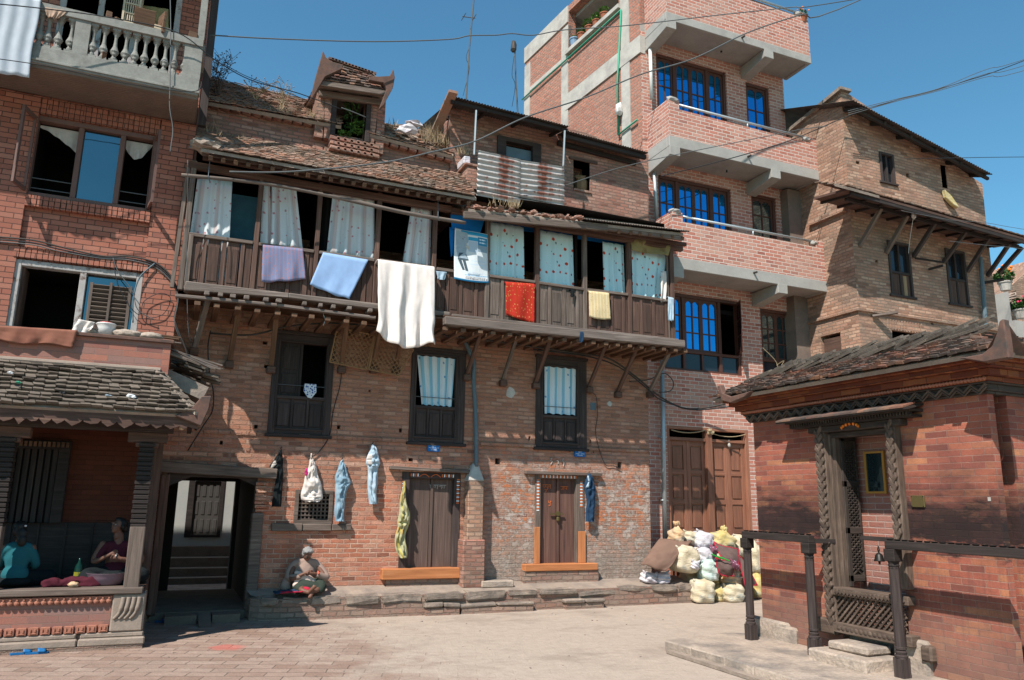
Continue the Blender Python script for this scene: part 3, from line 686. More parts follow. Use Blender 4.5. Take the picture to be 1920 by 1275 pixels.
mb.build('threshold', M['plinth_e'], OLD)
# ---- old windows
def panel_row(mb, r, n, y, dep=.018):
    w = (r[1]-r[0])/n
    for i in range(n):
        a, b = r[0]+i*w, r[0]+(i+1)*w; g_ = .028
        mb.box(a+g_, b-g_, y-dep, y+.01, r[2]+g_, r[3]-g_*1.8)
def old_window(r, opening, matf, curtain=None, n=3):
    w = None
    mb = MB(long=True); fw = (opening[0]-r[0])*.9; Yo = YF-.035
    def bar(x0, x1, z0, z1, y0=Yo, y1=YF+.1): mb.box(x0, x1, y0, y1, z0, z1)
    wl = opening[0]-r[0]; wr = r[1]-opening[1]
    bar(r[0]-.01, r[0]+wl, r[2], r[3]); bar(r[1]-wr, r[1]+.01, r[2], r[3])
    bar(r[0]+wl, r[1]-wr, opening[3], r[3], Yo+.006); bar(r[0]+wl, r[1]-wr, r[2], r[2]+.1, Yo+.006)
    bar(r[0]-.05, r[1]+.05, r[2]-.055, r[2]+.0, Yo-.03)
    bar(r[0]-.03, r[1]+.03, r[3], r[3]+.06, Yo-.03)
    # stepped inner moulding
    q = (opening[0]-wl*.35, opening[1]+wr*.35, r[2]+.07, opening[3]+.03)
    bar(q[0], q[0]+.03, q[2], q[3], Yo-.014, Yo+.01); bar(q[1]-.03, q[1], q[2], q[3], Yo-.014, Yo+.01); bar(q[0]+.03, q[1]-.03, q[2], q[2]+.03, Yo-.013, Yo+.01); bar(q[0]+.03, q[1]-.03, q[3]-.03, q[3], Yo-.013, Yo+.01)
    fr = mb.build('window', matf, OLD, bev=.006)
    pr = (opening[0], opening[1], r[2]+.1, opening[2]-.04)
    mb = MB(long=True); mb.box(pr[0], pr[1], YF+.02, YF+.05, pr[2], pr[3]); 
    w_ = (pr[1]-pr[0])/n
    for i in range(n):
        a = pr[0]+i*w_; mb.box(a+.035, a+w_-.035, YF+.0, YF+.03, pr[2]+.04, pr[3]-.09)
    for i in range(n+1): mb.box(max(pr[0], pr[0]+i*w_-.02), min(pr[1], pr[0]+i*w_+.02), YF-.008, YF+.02, pr[2], pr[3])
    mb.box(pr[0]-.01, pr[1]+.01, YF-.025, YF+.06, pr[3]-.015, pr[3]+.04)
    mb.build('sill_panel', matf, fr, bev=.006)
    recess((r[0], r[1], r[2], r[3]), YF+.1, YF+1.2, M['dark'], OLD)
    return fr
o1 = (PY(YF, 523, 690)[0], PY(YF, 611, 690)[0], PY(YF, 560, 743)[1], PY(YF, 565, 644)[1])
f1 = old_window(W1, o1, M['w_dark'])
mb = MB(long=True); xm = PY(YF, 567, 690)[0]; mb.box(o1[0], xm, YF+.04, YF+.07, o1[2], o1[3])
mb.box(o1[0]+.06, xm-.09, YF+.025, YF+.045, lerp(o1[2], o1[3], .5), o1[3]-.07); mb.box(o1[0]+.06, xm-.09, YF+.025, YF+.045, o1[2]+.05, lerp(o1[2], o1[3], .42)); mb.box(xm-.05, xm, YF+.02, YF+.05, o1[2], o1[3])
mb.build('shutter', M['w_black'], f1, bev=.006)
mb = MB(); z = lerp(o1[2], o1[3], .2); mb.tube([(o1[0], YF-.0, z), (o1[1], YF-.0, z)], .006, 5); mb.build('rail', M['iron'], f1)
o2 = (PY(YF, 780, 710)[0], PY(YF, 854, 710)[0], PY(YF, 820, 762)[1], PY(YF, 820, 668)[1]); f2 = old_window(W2, o2, M['w_dark'])
o3 = (PY(YF, 1018, 730)[0], PY(YF, 1081, 730)[0], PY(YF, 1050, 779)[1], PY(YF, 1052, 688)[1]); f3 = old_window(W3, o3, M['w_dark'])
for o, f in ((o2, f2), (o3, f3)):
    mb = MB(); z = lerp(o[2], o[3], .17); mb.tube([(o[0], YF-.0, z), (o[1], YF-.0, z)], .007, 5); mb.build('rail', M['iron'], f)
c = folds(o2[0]+.01, o2[1]-.01, o2[2]+.02, o2[3]-.01, YF+.045, .02, 5, bot=(o2[0]+.14, o2[1]-.06)).build('curtain', M['cur_blue'], None, smooth=True)
tag(c, 'light blue flowered curtain tucked aside in the dark window above the left door', 'curtain', 'blue flowered curtains in the lower windows')
c = folds(o3[0]+.05, o3[1]-.0, o3[2]+.03, o3[3]-.01, YF+.045, .02, 4, bot=(o3[0]+.05, o3[1]-.01)).build('curtain', M['cur_blue'], None, smooth=True)
tag(c, 'light blue flowered curtain hanging straight in the dark window above the right door', 'curtain', 'blue flowered curtains in the lower windows')
# ---- doors
def old_door(r, leaf, lint, sill, mats, sideo):
    mb = MB(long=True); Yo = YF-.02
    mb.box(r[0], leaf[0], Yo, YF+.12, r[2], r[3]); mb.box(leaf[1], r[1], Yo, YF+.12, r[2], r[3]); mb.box(leaf[0], leaf[1], Yo+.005, YF+.12, leaf[3], r[3])
    fr = mb.build('door_frame', mats[0], OLD, bev=.008)
    mb = MB(long=True); mb.beam((lint[0][0], YF-.03, lint[0][1]), (lint[1][0], YF-.03, lint[1][1]), .16, .06); mb.jit(.008, 4); mb.build('lintel', M['w_grey'], fr, bev=.008)
    mb = MB(long=True); mb.box(sill[0], sill[1], YF-.16, YF+.12, sill[2], sill[3]); mb.jit(.006, 4); mb.build('sill', M['w_orange'], fr, bev=.012)
    xm = lerp(leaf[0], leaf[1], .49)
    for k, (a, b) in enumerate(((leaf[0], xm-.004), (xm+.004, leaf[1]))):
        mb = MB(long=True); w = (b-a)/2
        mb.box(a, b, YF+.07+k*.01, YF+.11, leaf[2], leaf[3])
        if k: mb.box(a, a+.05, YF+.05, YF+.09, leaf[2], leaf[3])
        mb.build('door_leaf', mats[1], OLD, bev=.004)
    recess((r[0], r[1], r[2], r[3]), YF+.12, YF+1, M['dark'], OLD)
    return fr
def dash_marks(parent, pts, horiz=False):
    for m, k in (('orange', 0), ('white', 1)):
        mb = MB()
        for i, p in enumerate(pts):
            if i % 2 == k: mb.box(p[0]-.012, p[0]+.012, YF-.026, YF-.0195, p[1]-.026, p[1]+.026) if not horiz else mb.box(p[0]-.026, p[0]+.026, YF-.026, YF-.0195, p[1]-.01, p[1]+.01)
        mb.build('painted_marks', M[m], parent)
l1 = (PY(YF, 765, 980)[0], PY(YF, 849, 980)[0], PY(YF, 800, 1064)[1], PY(YF, 808, 898)[1])
d1 = old_door(D1, l1, (PY(YF, 729, 877), PY(YF, 877, 885)), (PY(YF, 713, 1072)[0], PY(YF, 857, 1072)[0], PY(YF, 800, 1084)[1], PY(YF, 800, 1064)[1]), (M['w_dark'], M['w_door']), 0)
zt = lerp(l1[3], D1[3], .55)
dash_marks(d1, [(lerp(l1[0], l1[1], t), zt) for t in (.02, .07, .12, .17, .72, .77, .82, .87, .92, .97)])
dash_marks(d1, [(D1[0]+.03, l1[3]-.06-.035*i) for i in range(12)], True); dash_marks(d1, [(D1[1]-.05, l1[3]-.0-.035*i) for i in range(13)], True)
mb = MB()
for a, b in ((.2, .42), (.46, .68)):
    mb.tube([(lerp(l1[0], l1[1], lerp(a, b, t)), YF-.024, zt-.03+.05*math.sin(math.pi*t)) for t in [i/8 for i in range(9)]], .008, 5)
mb.build('painted_arch', M['orange'], d1)
l2 = (PY(YF, 1013, 980)[0], PY(YF, 1080, 980)[0], PY(YF, 1045, 1056)[1], PY(YF, 1047, 898)[1])
d2 = old_door(D2, l2, (PY(YF, 983, 886), PY(YF, 1125, 890)), (PY(YF, 978, 1064)[0], PY(YF, 1114, 1064)[0], PY(YF, 1045, 1069)[1], PY(YF, 1045, 1056)[1]), (M['w_grey'], M['w_door2']), 1)
zt = lerp(l2[3], D2[3], .4)
dash_marks(d2, [(lerp(l2[0], l2[1], t), zt) for t in [i/20 for i in range(21)]])
dash_marks(d2, [(D2[0]+.06, l2[3]-.03-.03*i) for i in range(20)], True); dash_marks(d2, [(D2[1]-.07, l2[3]-.04-.03*i) for i in range(17)], True)
mb = MB(long=True)
mb.box(D2[0]-.012, l2[0]-.02, YF-.045, YF-.021, l2[2], PY(YF, 1000, 988)[1]); mb.box(l2[1]+.03, D2[1]+.015, YF-.045, YF-.021, l2[2], PY(YF, 1090, 996)[1])
mb.build('painted_jamb', M['w_orange'], d2, bev=.006)
mb = MB(); c = PY(YF, 1047, 964); mb.box(c[0]-.16, c[0]+.13, YF+.02, YF+.045, c[1]-.01, c[1]+.012); mb.box(c[0]-.03, c[0]+.03, YF+.0, YF+.05, c[1]-.03, c[1]+.05); mb.lathe((c[0], YF+.02, c[1]-.14), [(0, .01), (.02, .035), (.07, .035), (.09, .012), (.12, .01)], 8)
mb.build('bolt_and_padlock', M['brass'], d2)
def strokes(name, lines, Y, r, mat, parent, ox, oz, s):
    mb = MB()
    for ln in lines: mb.tube([(ox+x*s, Y, oz+z*s) for x, z in ln], r, 5)
    return mb.build(name, mat, parent)
# hand-painted words on the right door leaf pair, drawn with the strokes that can be made out
bu = [[(0, 1), (1.9, 1)], [(.1, 1), (.15, .55), (.5, .5), (.7, .75), (.7, 1)], [(.75, .6), (1.1, .45), (1.2, .9)], [(1.2, 1), (1.2, .2)], [(1.3, .6), (1.7, .6), (1.7, 1)], [(1.7, 1), (1.75, .2)], [(.5, .1), (.8, -.1), (1.1, .1), (1.1, .3)], [(.8, -.1), (.75, -.5)]]
jay = [[(0, 1), (2, 1)], [(.1, .4), (.4, .3), (.6, .6), (.6, 1)], [(.9, 1), (.9, .25)], [(1.2, 1), (1.2, .6), (1.5, .5), (1.7, .7)], [(1.7, 1), (1.7, .25)]]
q = [[(0, 1), (0, .5), (.5, .45)], [(.5, 1), (.5, -.2), (.2, -.4), (0, -.2)], [(.5, .7), (.8, .75)]]
for L_, px, py, s in ((bu, 1018, 918, .095), (jay, 1051, 920, .08), (q, 1029, 946, .075)):
    c = PY(YF+.05, px, py); strokes('painted_word', L_, YF+.066 if px < 1045 else YF+.05, .006, M['orange'], d2, c[0], c[1], s)
c = PY(YF+.05, 812, 905)
strokes('painted_word', [[(0, 1), (4, 1)], [(.2, 1), (.2, .3), (.5, .1)], [(.7, 1), (.7, .1)], [(1.2, 1), (1, .5), (1.4, .4), (1.5, 1)], [(1.9, 1), (1.9, .1)], [(2.2, .7), (2.6, .6), (2.6, 1)], [(2.9, 1), (2.9, .1)], [(3.2, 1), (3.2, .4), (3.6, .3), (3.6, 1)]], YF+.07, .005, M['conc_l'], d1, c[0]-.06, c[1]-.12, .08)
# brick step under door 2, small barred window
mb = MB(); mb.box(PY(YF, 976, 1075)[0], PY(YF, 1116, 1075)[0], YF-.13, YF+.05, .4, D2[2]-.1); mb.build('door_step', M['plinth'], OLD)
mb = MB(); mb.box(PY(YF, 722, 1085)[0], PY(YF, 858, 1085)[0], YF-.1, YF+.05, .4, D1[2]-.13); mb.build('door_step', M['plinth'], OLD)
mb = MB(long=True); ring(mb, inset(SW, -.02), inset(SW, .05), YF-.02, YF+.08); sw = mb.build('window', M['w_grey'], OLD, bev=.006)
mb = MB(); i_ = (PY(YF, 562, 955)[0], PY(YF, 614, 955)[0], SW[2]+.02, SW[3]-.05)
for k in range(7): x = lerp(i_[0], i_[1], (k+.5)/7); mb.box(x-.012, x+.012, YF+.035, YF+.05, SW[2]+.03, SW[3]-.04)
for k in range(7): z = lerp(SW[2]+.03, SW[3]-.04, (k+.5)/7); mb.box(i_[0]-.03, i_[1]+.03, YF+.025, YF+.04, z-.012, z+.012)
mb.build('lattice', M['w_grey'], sw); recess(SW, YF+.08, YF+.7, M['dark'], OLD)
mb = MB(); a = PY(YF, 508, 988); b = PY(YF, 657, 988); mb.box(a[0], lerp(a[0], b[0], .38), YF-.09, YF+.03, SW[2]-.13, SW[2]-.0); mb.box(lerp(a[0], b[0], .385), lerp(a[0], b[0], .75), YF-.07, YF+.03, SW[2]-.125, SW[2]-.01); mb.box(lerp(a[0], b[0], .755), b[0], YF-.08, YF+.03, SW[2]-.12, SW[2]-.01)
mb.jit(.012, 5); mb.build('window_sill', M['w_grey'], OLD, bev=.012)
# buttress with downpipe
mb = MB(); a = rect(YF-.3, 873, 1015, 910, 1088); a = (PY(YF-.3, 868, 1040)[0], PY(YF-.3, 910, 1040)[0], .38, PY(YF-.3, 885, 1012)[1])
mb.box(a[0], a[1], YF-.3, YF+.02, a[2], a[3]); mb.build('buttress_base', M['attic'], OLD, bev=.02)
b = (PY(YF-.2, 877, 950)[0], PY(YF-.2, 906, 950)[0], a[3], PY(YF-.2, 890, 900)[1])
mb = MB(); mb.box(b[0], b[1], YF-.22, YF+.02, b[2]-.01, b[3]); bt_ = mb.build('buttress', M['right'], OLD, bev=.012)
mb = MB(); t = PY(YF-.1, 893, 869); x0, x1 = b[0]-.02, b[1]+.01
mb.add([(x0, YF-.23, b[3]-.02), (x1, YF-.23, b[3]-.02), (x1, YF, b[3]-.02), (x0, YF, b[3]-.02), (t[0]-.06, YF-.09, t[1]), (t[0]+.05, YF-.09, t[1]), (t[0]+.05, YF, t[1]), (t[0]-.06, YF, t[1])], [(0, 1, 5, 4), (1, 2, 6, 5), (3, 0, 4, 7), (4, 5, 6, 7), (0, 3, 2, 1)])
mb.build('plaster_cap', M['conc_l'], bt_, bev=.02)
mb = MB(); mb.tube(catn([P(1, YF-.1, 872, 640), P(1, YF-.1, 888, 680), P(1, YF-.08, 888, 710), P(1, YF-.09, 892, 790), P(1, YF-.09, 893, 875)]), .042, 10); mb.build('downpipe', M['pipe'], OLD, smooth=True)
# patches / meter box / scars
for (px, py, w, h, m) in ((1112, 762, 7, 8, 'pipe'), (1143, 757, 6, 6, 'conc_l'), (957, 736, 11, 13, 'conc_l'), (1085, 847, 0, 0, None)):
    if m:
        c = PY(YF, px, py); mb = MB(); k = .0093
        ol = [(c[0]+w*k*math.cos(t)*U(.8, 1.1), c[1]+h*k*math.sin(t)*U(.8, 1.1)) for t in [i*math.pi/5 for i in range(10)]] if m != 'pipe' else rq((c[0]-w*k, c[0]+w*k, c[1]-h*k, c[1]+h*k))
        mb.wy(ol, [], YF-.008, YF+.01); mb.build('wall_patch', M[m], OLD)
# chalk number over door 2
for k, px in enumerate((1031, 1043, 1054)):
    c = PY(YF, px, 868); strokes('chalk_mark', [[(0, 1), (.3, 1), (.1, .55), (.4, .5), (.1, 0)], [(0, .6), (.3, .6), (.3, .1)], [(.2, 1), (0, .6), (.3, .3), (.2, -.3)]][k:k+1], YF-.012, .009, M['conc_l'], OLD, c[0], c[1]-.03, .12)
ZR, ZFL, ZH = 5.98, 5.16, 7.14
gx0 = -.2; gx1 = 9.03
def gal(px, py): return PY(YG, px, py)
posts = [PY(YG, 350, 430)[0], PY(YG, 480, 450)[0], PY(YG, 594, 460)[0], PY(YG, 706, 480)[0], PY(YG, 813, 495)[0], PY(YG, 913, 505)[0], PY(YG, 1006, 520)[0], PY(YG, 1096, 530)[0], PY(YG, 1179, 540)[0], PY(YG, 1259, 545)[0]]
mb = MB(long=True)
for i, x in enumerate(posts):
    mb = MB(long=True); w = U(.075, .1)
    mb.beam((x, YG, ZFL-.1), (x+U(-.01, .01), YG, ZH+.1), w, .09); mb.build('gallery_post', M['w_grey'] if i in (0, 5, 7) else M['w_brown'], OLD, bev=.008)
mb = MB(long=True); mb.beam((posts[0]-.12, YG-.01, ZFL-.08), (posts[0]-.07, YG-.01, ZH), .06, .06); mb.build('gallery_post', M['w_grey'], OLD, bev=.006)
mb = MB(long=True); mb.beam((posts[0]+.08, YG-.04, ZFL-.08), (posts[0]+.08, YG-.04, ZR), .07, .05); mb.build('gallery_post', M['w_grey'], OLD, bev=.006)
mb = MB(long=True); mb.beam((posts[-1]-.09, YG, ZFL-.1), (posts[-1]-.1, YG, ZH-.05), .035, .05); mb.build('gallery_post', M['w_grey'], OLD, bev=.004)
mb = MB(long=True); mb.beam((posts[-1], YG, ZFL-.1), (posts[-1], YF, ZFL-.1), .1, .1); mb.beam((posts[-1], YG, ZH), (posts[-1], YF, ZH), .1, .1); mb.beam((posts[-1], YG, ZR), (posts[-1], YF, ZR), .06, .06)
n = 5
for i in range(n): y = lerp(YG+.05, YF-.05, (i+.5)/n); mb.box(posts[-1]-.015, posts[-1]+.01, y-.06, y+.06, ZFL-.1, ZR)
mb.build('end_panel', M['w_grey'], OLD)
# rails + boards bay by bay
boards = 0
for i in range(len(posts)-1):
    a, b = posts[i]+.045, posts[i+1]-.045; Hh = ZR
    mb = MB(long=True); mb.beam((a, YG-.01, Hh+U(-.01, .01)), (b, YG-.01, Hh+U(-.01, .01)), .09, .055); mb.jit(.006, 3)
    mb.build('gallery_rail', M['w_grey'] if i != 2 else M['w_beam'], OLD, bev=.006)
    x = a; pm = MB(long=True); k = 0
    while x < b-.02:
        wd = (U(.17, .24) if k % 2 == 0 else U(.06, .08)); wd = min(wd, b-x)
        gap = .035 if (i == 0 and k % 2 == 0 and k in (2, 4)) else .004
        y0 = YG-.012-(0 if k % 2 == 0 else .02)
        if wd > .04:
            pm.box(x+gap*.5, x+wd-gap*.5, y0, y0+.025, ZFL-.02, ZR-.03)
            if k % 2 == 0 and wd > .14:   # raised centre field with an arched head
                pm.box(x+.035, x+wd-.035, y0-.01, y0, ZFL+.1, ZR-.14)
        x += wd; k += 1
    pm.box(a, b, YG-.05, YG-.01, ZFL-.05, ZFL+.02)
    pm.build('gallery_boarding', M['w_brown'] if i in (0, 1, 2, 3, 4, 7, 8) else M['w_grey'], OLD, bev=.004)
# floor beams
mb = MB(long=True)
zz1 = lambda px, py: P(1, YJ, px, py)
a, b, c = P(1, YJ, 345, 541), P(1, YJ, 540, 556), P(1, YJ, 712, 578)
mb.beam(a, b, .16, .085); mb.beam(b, c, .16, .085); mb.beam((-.15, YG-.1, ZFL-.03), (4.2, YG-.1, ZFL-.03), .12, .09); mb.jit(.012, 2); mb.build('floor_edge_beam', M['w_beam'], OLD, bev=.012)
mb = MB(long=True); mb.beam(P(1, YJ-.03, 329, 554), P(1, YJ-.03, 520, 573), .1, .05); mb.beam(P(1, YJ-.03, 520, 573), P(1, YJ-.03, 704, 597), .1, .05); mb.jit(.01, 2); mb.build('floor_edge_beam', M['w_beam'], OLD, bev=.01)
mb = MB(long=True); a, b = P(1, YJ, 832, 602), P(1, YJ, 1281, 646); mb.beam(a, b, .17, .15); mb.jit(.012, 1.2); mb.build('floor_edge_beam', M['w_beam'], OLD, bev=.015)
mb = MB(long=True); mb.beam((4.25, YG-.08, ZFL-.04), (9.1, YG-.08, ZFL-.02), .1, .07); mb.beam((5.2, YG-.14, ZFL-.07), (8.6, YG-.14, ZFL-.09), .06, .03); mb.jit(.01, 2); mb.build('floor_edge_beam', M['w_beam'], OLD, bev=.01)
# joists
zj = lambda x: (4.96-.02*0) if x > 4 else 4.9
mb = MB(long=True); x = .05; n = 0
jl, jr = P(1, YJ, 832, 612), P(1, YJ, 1281, 655)
while x < 9.2:
    if x < 4.05: z = lerp(P(1, YJ, 345, 560).z, P(1, YJ, 704, 604).z, x/3.6)-.055
    else: z = lerp(jl.z, jr.z, (x-4)/5)-.04
    mb.box(x-.045, x+.045, YJ-.03-U(0, .03), YF+.05, z-.035, z+.03); x += U(.24, .33); n += 1
mb.build('floor_joists', M['w_rust'], OLD, bev=.006)
mb = MB(long=True); x = .1
for px in (388, 413, 436, 461, 497, 522, 570, 600, 625, 655, 692, 722):
    c = P(1, YJ-.05, px, 543+(px-388)*.105+8); mb.box(c.x-.035*U(.8, 1.5), c.x+.035*U(.8, 1.5), YJ-.12, YJ+.2, c.z-.03, c.z+.03)
mb.jit(.006, 4); mb.build('joist_ends', M['w_beam'], OLD, bev=.008)
mb = MB(long=True)
for (x0, x1, z) in ((-.15, 4.05, 5.02), (4.05, 9.15, 5.07)):
    y = YJ+.1
    while y < YF: mb.box(x0, x1, y, y+.11, z, z+.03); y += .115
mb.build('floor_boards', M['w_rust'], OLD)
# struts
for b, t in (((365, 650), (391, 566)), ((430, 680), (450, 566)), ((508, 690), (520, 575)), ((640, 690), (652, 590)), ((700, 690), (716, 605)), ((742, 690), (760, 610)), ((874, 705), (905, 625)), ((942, 715), (973, 630)), ((1003, 720), (1035, 640)), ((1103, 728), (1140, 648)), ((1157, 737), (1198, 655)), ((1217, 737), (1260, 655))):
    p = P(1, YF-.02, *b); q = P(1, YJ+.18, *t)
    if b[0] == 365: p = P(1, YF-.3, *b)
    q.x = p.x+max(-.12, min(.12, q.x-p.x)); q.z = 5.0 if q.x > 4 else 4.93
    mb = MB(long=True); mb.beam(p, q, U(.06, .085), .07); st_ = mb.build('strut', M['w_brown'] if b[0] in (874, 1003, 1103, 1157) else M['w_beam'] if b[0] in (365, 942, 1217) else M['w_rust'], OLD, bev=.008)
    mb = MB(); mb.box(p.x-.07, p.x+.07, YF-.12, YF+.1, p.z-.1, p.z+.02); mb.build('corbel', M['w_brown'], st_, bev=.012)
# head beam, rafters
mb = MB(long=True); mb.beam((gx0-.1, YG, ZH+.02), (4.2, YG, ZH+.02), .1, .12); mb.beam((4.2, YG, ZH+.0), (9.35, YG, ZH+.02), .1, .11); mb.build('head_beam', M['w_brown'], OLD, bev=.01)
EYL, EYR = 12.28, 12.3
eL0, eL1 = P(1, EYL, 392, 281), P(1, EYL, 893, 371)
eR0, eR1 = P(1, EYR, 880, 392), P(1, EYR, 1281, 437)
mb = MB(long=True); mb.beam(eL0-V((.1, -.16, .0)), eL1-V((0, -.16, -.02)), .05, .09); mb.build('eave_board', M['w_grey'], OLD, bev=.008)
mb = MB(long=True); x = .02
while x < 9.3:
    e = lerp(eL0, eL1, max(0, min(1, x/(eL1.x-eL0.x)))) if x < 4.55 else lerp(eR0, eR1, (x-eR0.x)/(eR1.x-eR0.x))
    mb.beam((x, EYL+.03, e.z-.12), (x, YF, e.z+.52), .065, .075); x += .19 if x < 4.5 else U(.2, .3)
mb.build('rafters', M['w_rust'], OLD, bev=.004)
mb = MB(long=True); mb.beam((-.1, YG-.14, ZH+.13), (4.4, YG-.14, ZH+.13), .07, .07); mb.beam((4.4, YG-.2, ZH+.03), (9.3, YG-.2, ZH+.05), .07, .07); mb.build('purlin', M['w_brown'], OLD)
# interior of the gallery rooms
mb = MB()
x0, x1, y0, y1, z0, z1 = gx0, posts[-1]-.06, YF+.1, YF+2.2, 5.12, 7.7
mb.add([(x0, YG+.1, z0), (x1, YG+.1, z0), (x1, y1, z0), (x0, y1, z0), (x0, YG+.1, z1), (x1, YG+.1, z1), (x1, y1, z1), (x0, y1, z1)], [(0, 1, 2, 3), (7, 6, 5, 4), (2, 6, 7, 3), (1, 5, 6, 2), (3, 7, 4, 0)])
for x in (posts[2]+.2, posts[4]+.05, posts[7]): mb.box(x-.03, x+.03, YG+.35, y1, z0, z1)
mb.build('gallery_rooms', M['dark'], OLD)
mb = MB(); x = posts[0]+.55; a = P(1, 13.3, 436, 360); b = P(1, 13.3, 474, 450); mb.box(a.x, b.x+.1, 13.3, 13.33, 5.2, 7.0); mb.build('painted_partition', plain('teal_wall', (.05, .14, .18), .9, .4, 4), OLD)
# roof sheathing and tiles of the lean-to
YA = 13.32
tL0, tL1 = P(1, YA, 372, 247), P(1, YA, 872, 330)
mb = MB(); mb.add([eL0-V((.12, 0, 0)), eL1, (eL1.x+.05, YA+.1, tL1.z), (eL0.x-.12, YA+.1, tL0.z), eL0-V((.12, 0, .05)), eL1-V((0, 0, .05)), (eL1.x+.05, YA+.1, tL1.z-.05), (eL0.x-.12, YA+.1, tL0.z-.05)], [(0, 1, 2, 3), (7, 6, 5, 4), (0, 4, 5, 1), (3, 7, 4, 0), (1, 5, 6, 2)])
mb.build('lean_to_roof', M['earth'], OLD)
mb = MB(); tiles(mb, eL0-V((.1, .03, -.01)), eL1-V((0, .03, -.01)), V((tL0.x-eL0.x, YA-EYL, tL0.z-eL0.z)), V((tL1.x-eL1.x, YA-EYL, tL1.z-eL1.z)), 12, .082, .018, .25, .012, 1.4)
mb.build('roof_tiles', M['tile_old'], OLD)
mb = MB(); a = eL0; mb.blob(a+V((-.05, .1, .1)), (.24, .16, .11), 3, .25); mb.build('mortar_lump', M['earth'], OLD)
# right half: rubble covered roof + corrugated strip
tR0, tR1 = P(1, 13.1, 885, 375), P(1, 13.1, 1245, 412)
mb = MB(); mb.add([eR0, eR1, (eR1.x, 13.4, tR1.z), (eR0.x, 13.4, tR0.z), eR0-V((0, 0, .06)), eR1-V((0, 0, .06)), (eR1.x, 13.4, tR1.z-.06), (eR0.x, 13.4, tR0.z-.06)], [(0, 1, 2, 3), (7, 6, 5, 4), (0, 4, 5, 1), (3, 7, 4, 0), (1, 5, 6, 2)])
mb.build('lean_to_roof', M['earth'], OLD)
mb = MB()
for i in range(150):
    t = U(0, .56)**1.2; p = lerp(eR0, eR1, t)+V((0, U(-.05, .5), 0)); p.z += .04+(p.y-EYR)*.12+U(0, .04); mb.blob(p, (U(.03, .11), U(.03, .08), U(.012, .05)), 1, .4)
mb.build('roof_rubble', M['attic'], OLD)
mb = MB(long=True); mb.beam(eR0+V((-.1, .02, -.12)), lerp(eR0, eR1, .62)+V((0, .02, -.07)), .06, .13); mb.beam(lerp(eR0, eR1, .55)+V((0, .05, -.05)), eR1+V((.02, .05, -.1)), .07, .1); mb.jit(.02, 2); mb.build('eave_board', M['w_grey'], OLD, bev=.01)
def corrugated(p0, p1, up, amp=.012, pitch=.06, ripple_along=True):
    "sheet spanned by p0->p1 and up; ridges run along 'up'"
    p0, p1, up = V(p0), V(p1), V(up); mb = MB(); L = (p1-p0).length; nm = (p1-p0).cross(up).normalized(); n = int(L/pitch*4)
    mb.grid(lambda u, v: p0+(p1-p0)*u+up*v+nm*amp*math.sin(2*math.pi*u*L/pitch), n, 2, lambda u, v: (v*up.length, u*L)); mb.sm = True; return mb
a = lerp(eR0, eR1, .5); corrugated(a+V((0, -.08, .03)), eR1+V((.12, -.08, .03)), V((0, .95, .3))).build('corrugated_roof', M['corr_d'], OLD, solid=.004)
YA2 = 13.45
def sxz(pts, Y): return [PY(Y, *p) for p in pts]
mb = MB(); ol = sxz([(368, 262), (370, 186), (395, 190), (480, 207), (560, 222), (622, 233), (622, 268), (700, 282), (690, 258), (760, 268), (836, 292), (850, 300), (872, 335), (700, 300), (520, 272)], YA2)
ol = sxz([(368, 270), (370, 184), (622, 233), (622, 250), (688, 262), (690, 254), (760, 268), (850, 296), (875, 345), (700, 310), (520, 285)], YA2)
mb.wy(ol, [], YA2, YA2+.35); mb.build('attic_wall', M['attic'], OLD)
# corbelled brick course under the upper eave
mb = MB()
for (p, q) in (((372, 190), (622, 236)), ((694, 258), (848, 298))):
    a, b = P(1, YA2-.05, *p), P(1, YA2-.05, *q); n = int((b-a).length/.17)
    for i in range(n):
        c = lerp(a, b, (i+.5)/n); mb.obox(c-V((0, 0, .03+U(0, .02))), V((.075, 0, -.01)), V((0, .09, 0)), V((0, 0, .05)))
mb.build('eave_course', M['attic'], OLD, bev=.012)
# two low brick courses stepping along the top of the lean-to
mb = MB()
for k, (p, q) in enumerate((((470, 263), (690, 296)), ((560, 288), (690, 309)), ((690, 300), (862, 338)), ((700, 318), (868, 352)))):
    a, b = P(1, YA2-.06-.03*(k % 2), *p), P(1, YA2-.06-.03*(k % 2), *q); n = int((b-a).length/.2)
    for i in range(n): mb.obox(lerp(a, b, (i+.5)/n)+V((0, U(-.01, .01), U(-.008, .008))), V((.092, 0, -.01)), V((0, .1, 0)), V((0, 0, .035)))
mb.build('brick_ledge', M['attic'], OLD, bev=.008)
# upper roof, left part
e0, e1 = P(1, YA2-.18, 372, 188), P(1, YA2-.18, 640, 236)
r0_, r1_ = P(1, 14.9, 366, 140), P(1, 14.9, 640, 204)
def slab(mb, a, b, c, d, th):
    a, b, c, d = map(V, (a, b, c, d)); n = (b-a).cross(d-a).normalized()*th
    if n.z > 0: n = -n
    return mb.add([a, b, c, d, a+n, b+n, c+n, d+n], [(0, 1, 2, 3), (7, 6, 5, 4), (0, 4, 5, 1), (3, 7, 4, 0), (1, 5, 6, 2), (2, 6, 7, 3)])
mb = MB(); slab(mb, e0, e1, r1_, r0_, .06); back = V((0, 2.4, -1.3)); slab(mb, r0_, r1_, r1_+back, r0_+back, .06)
mb.build('upper_roof', M['earth'], OLD)
mb = MB(); tiles(mb, e0-V((0, .02, -.01)), e1-V((0, .02, -.01)), r0_-e0, r1_-e1, 18, .085, .016, .25, .015, 1.4); mb.build('upper_roof_tiles', M['tile_old'], OLD)
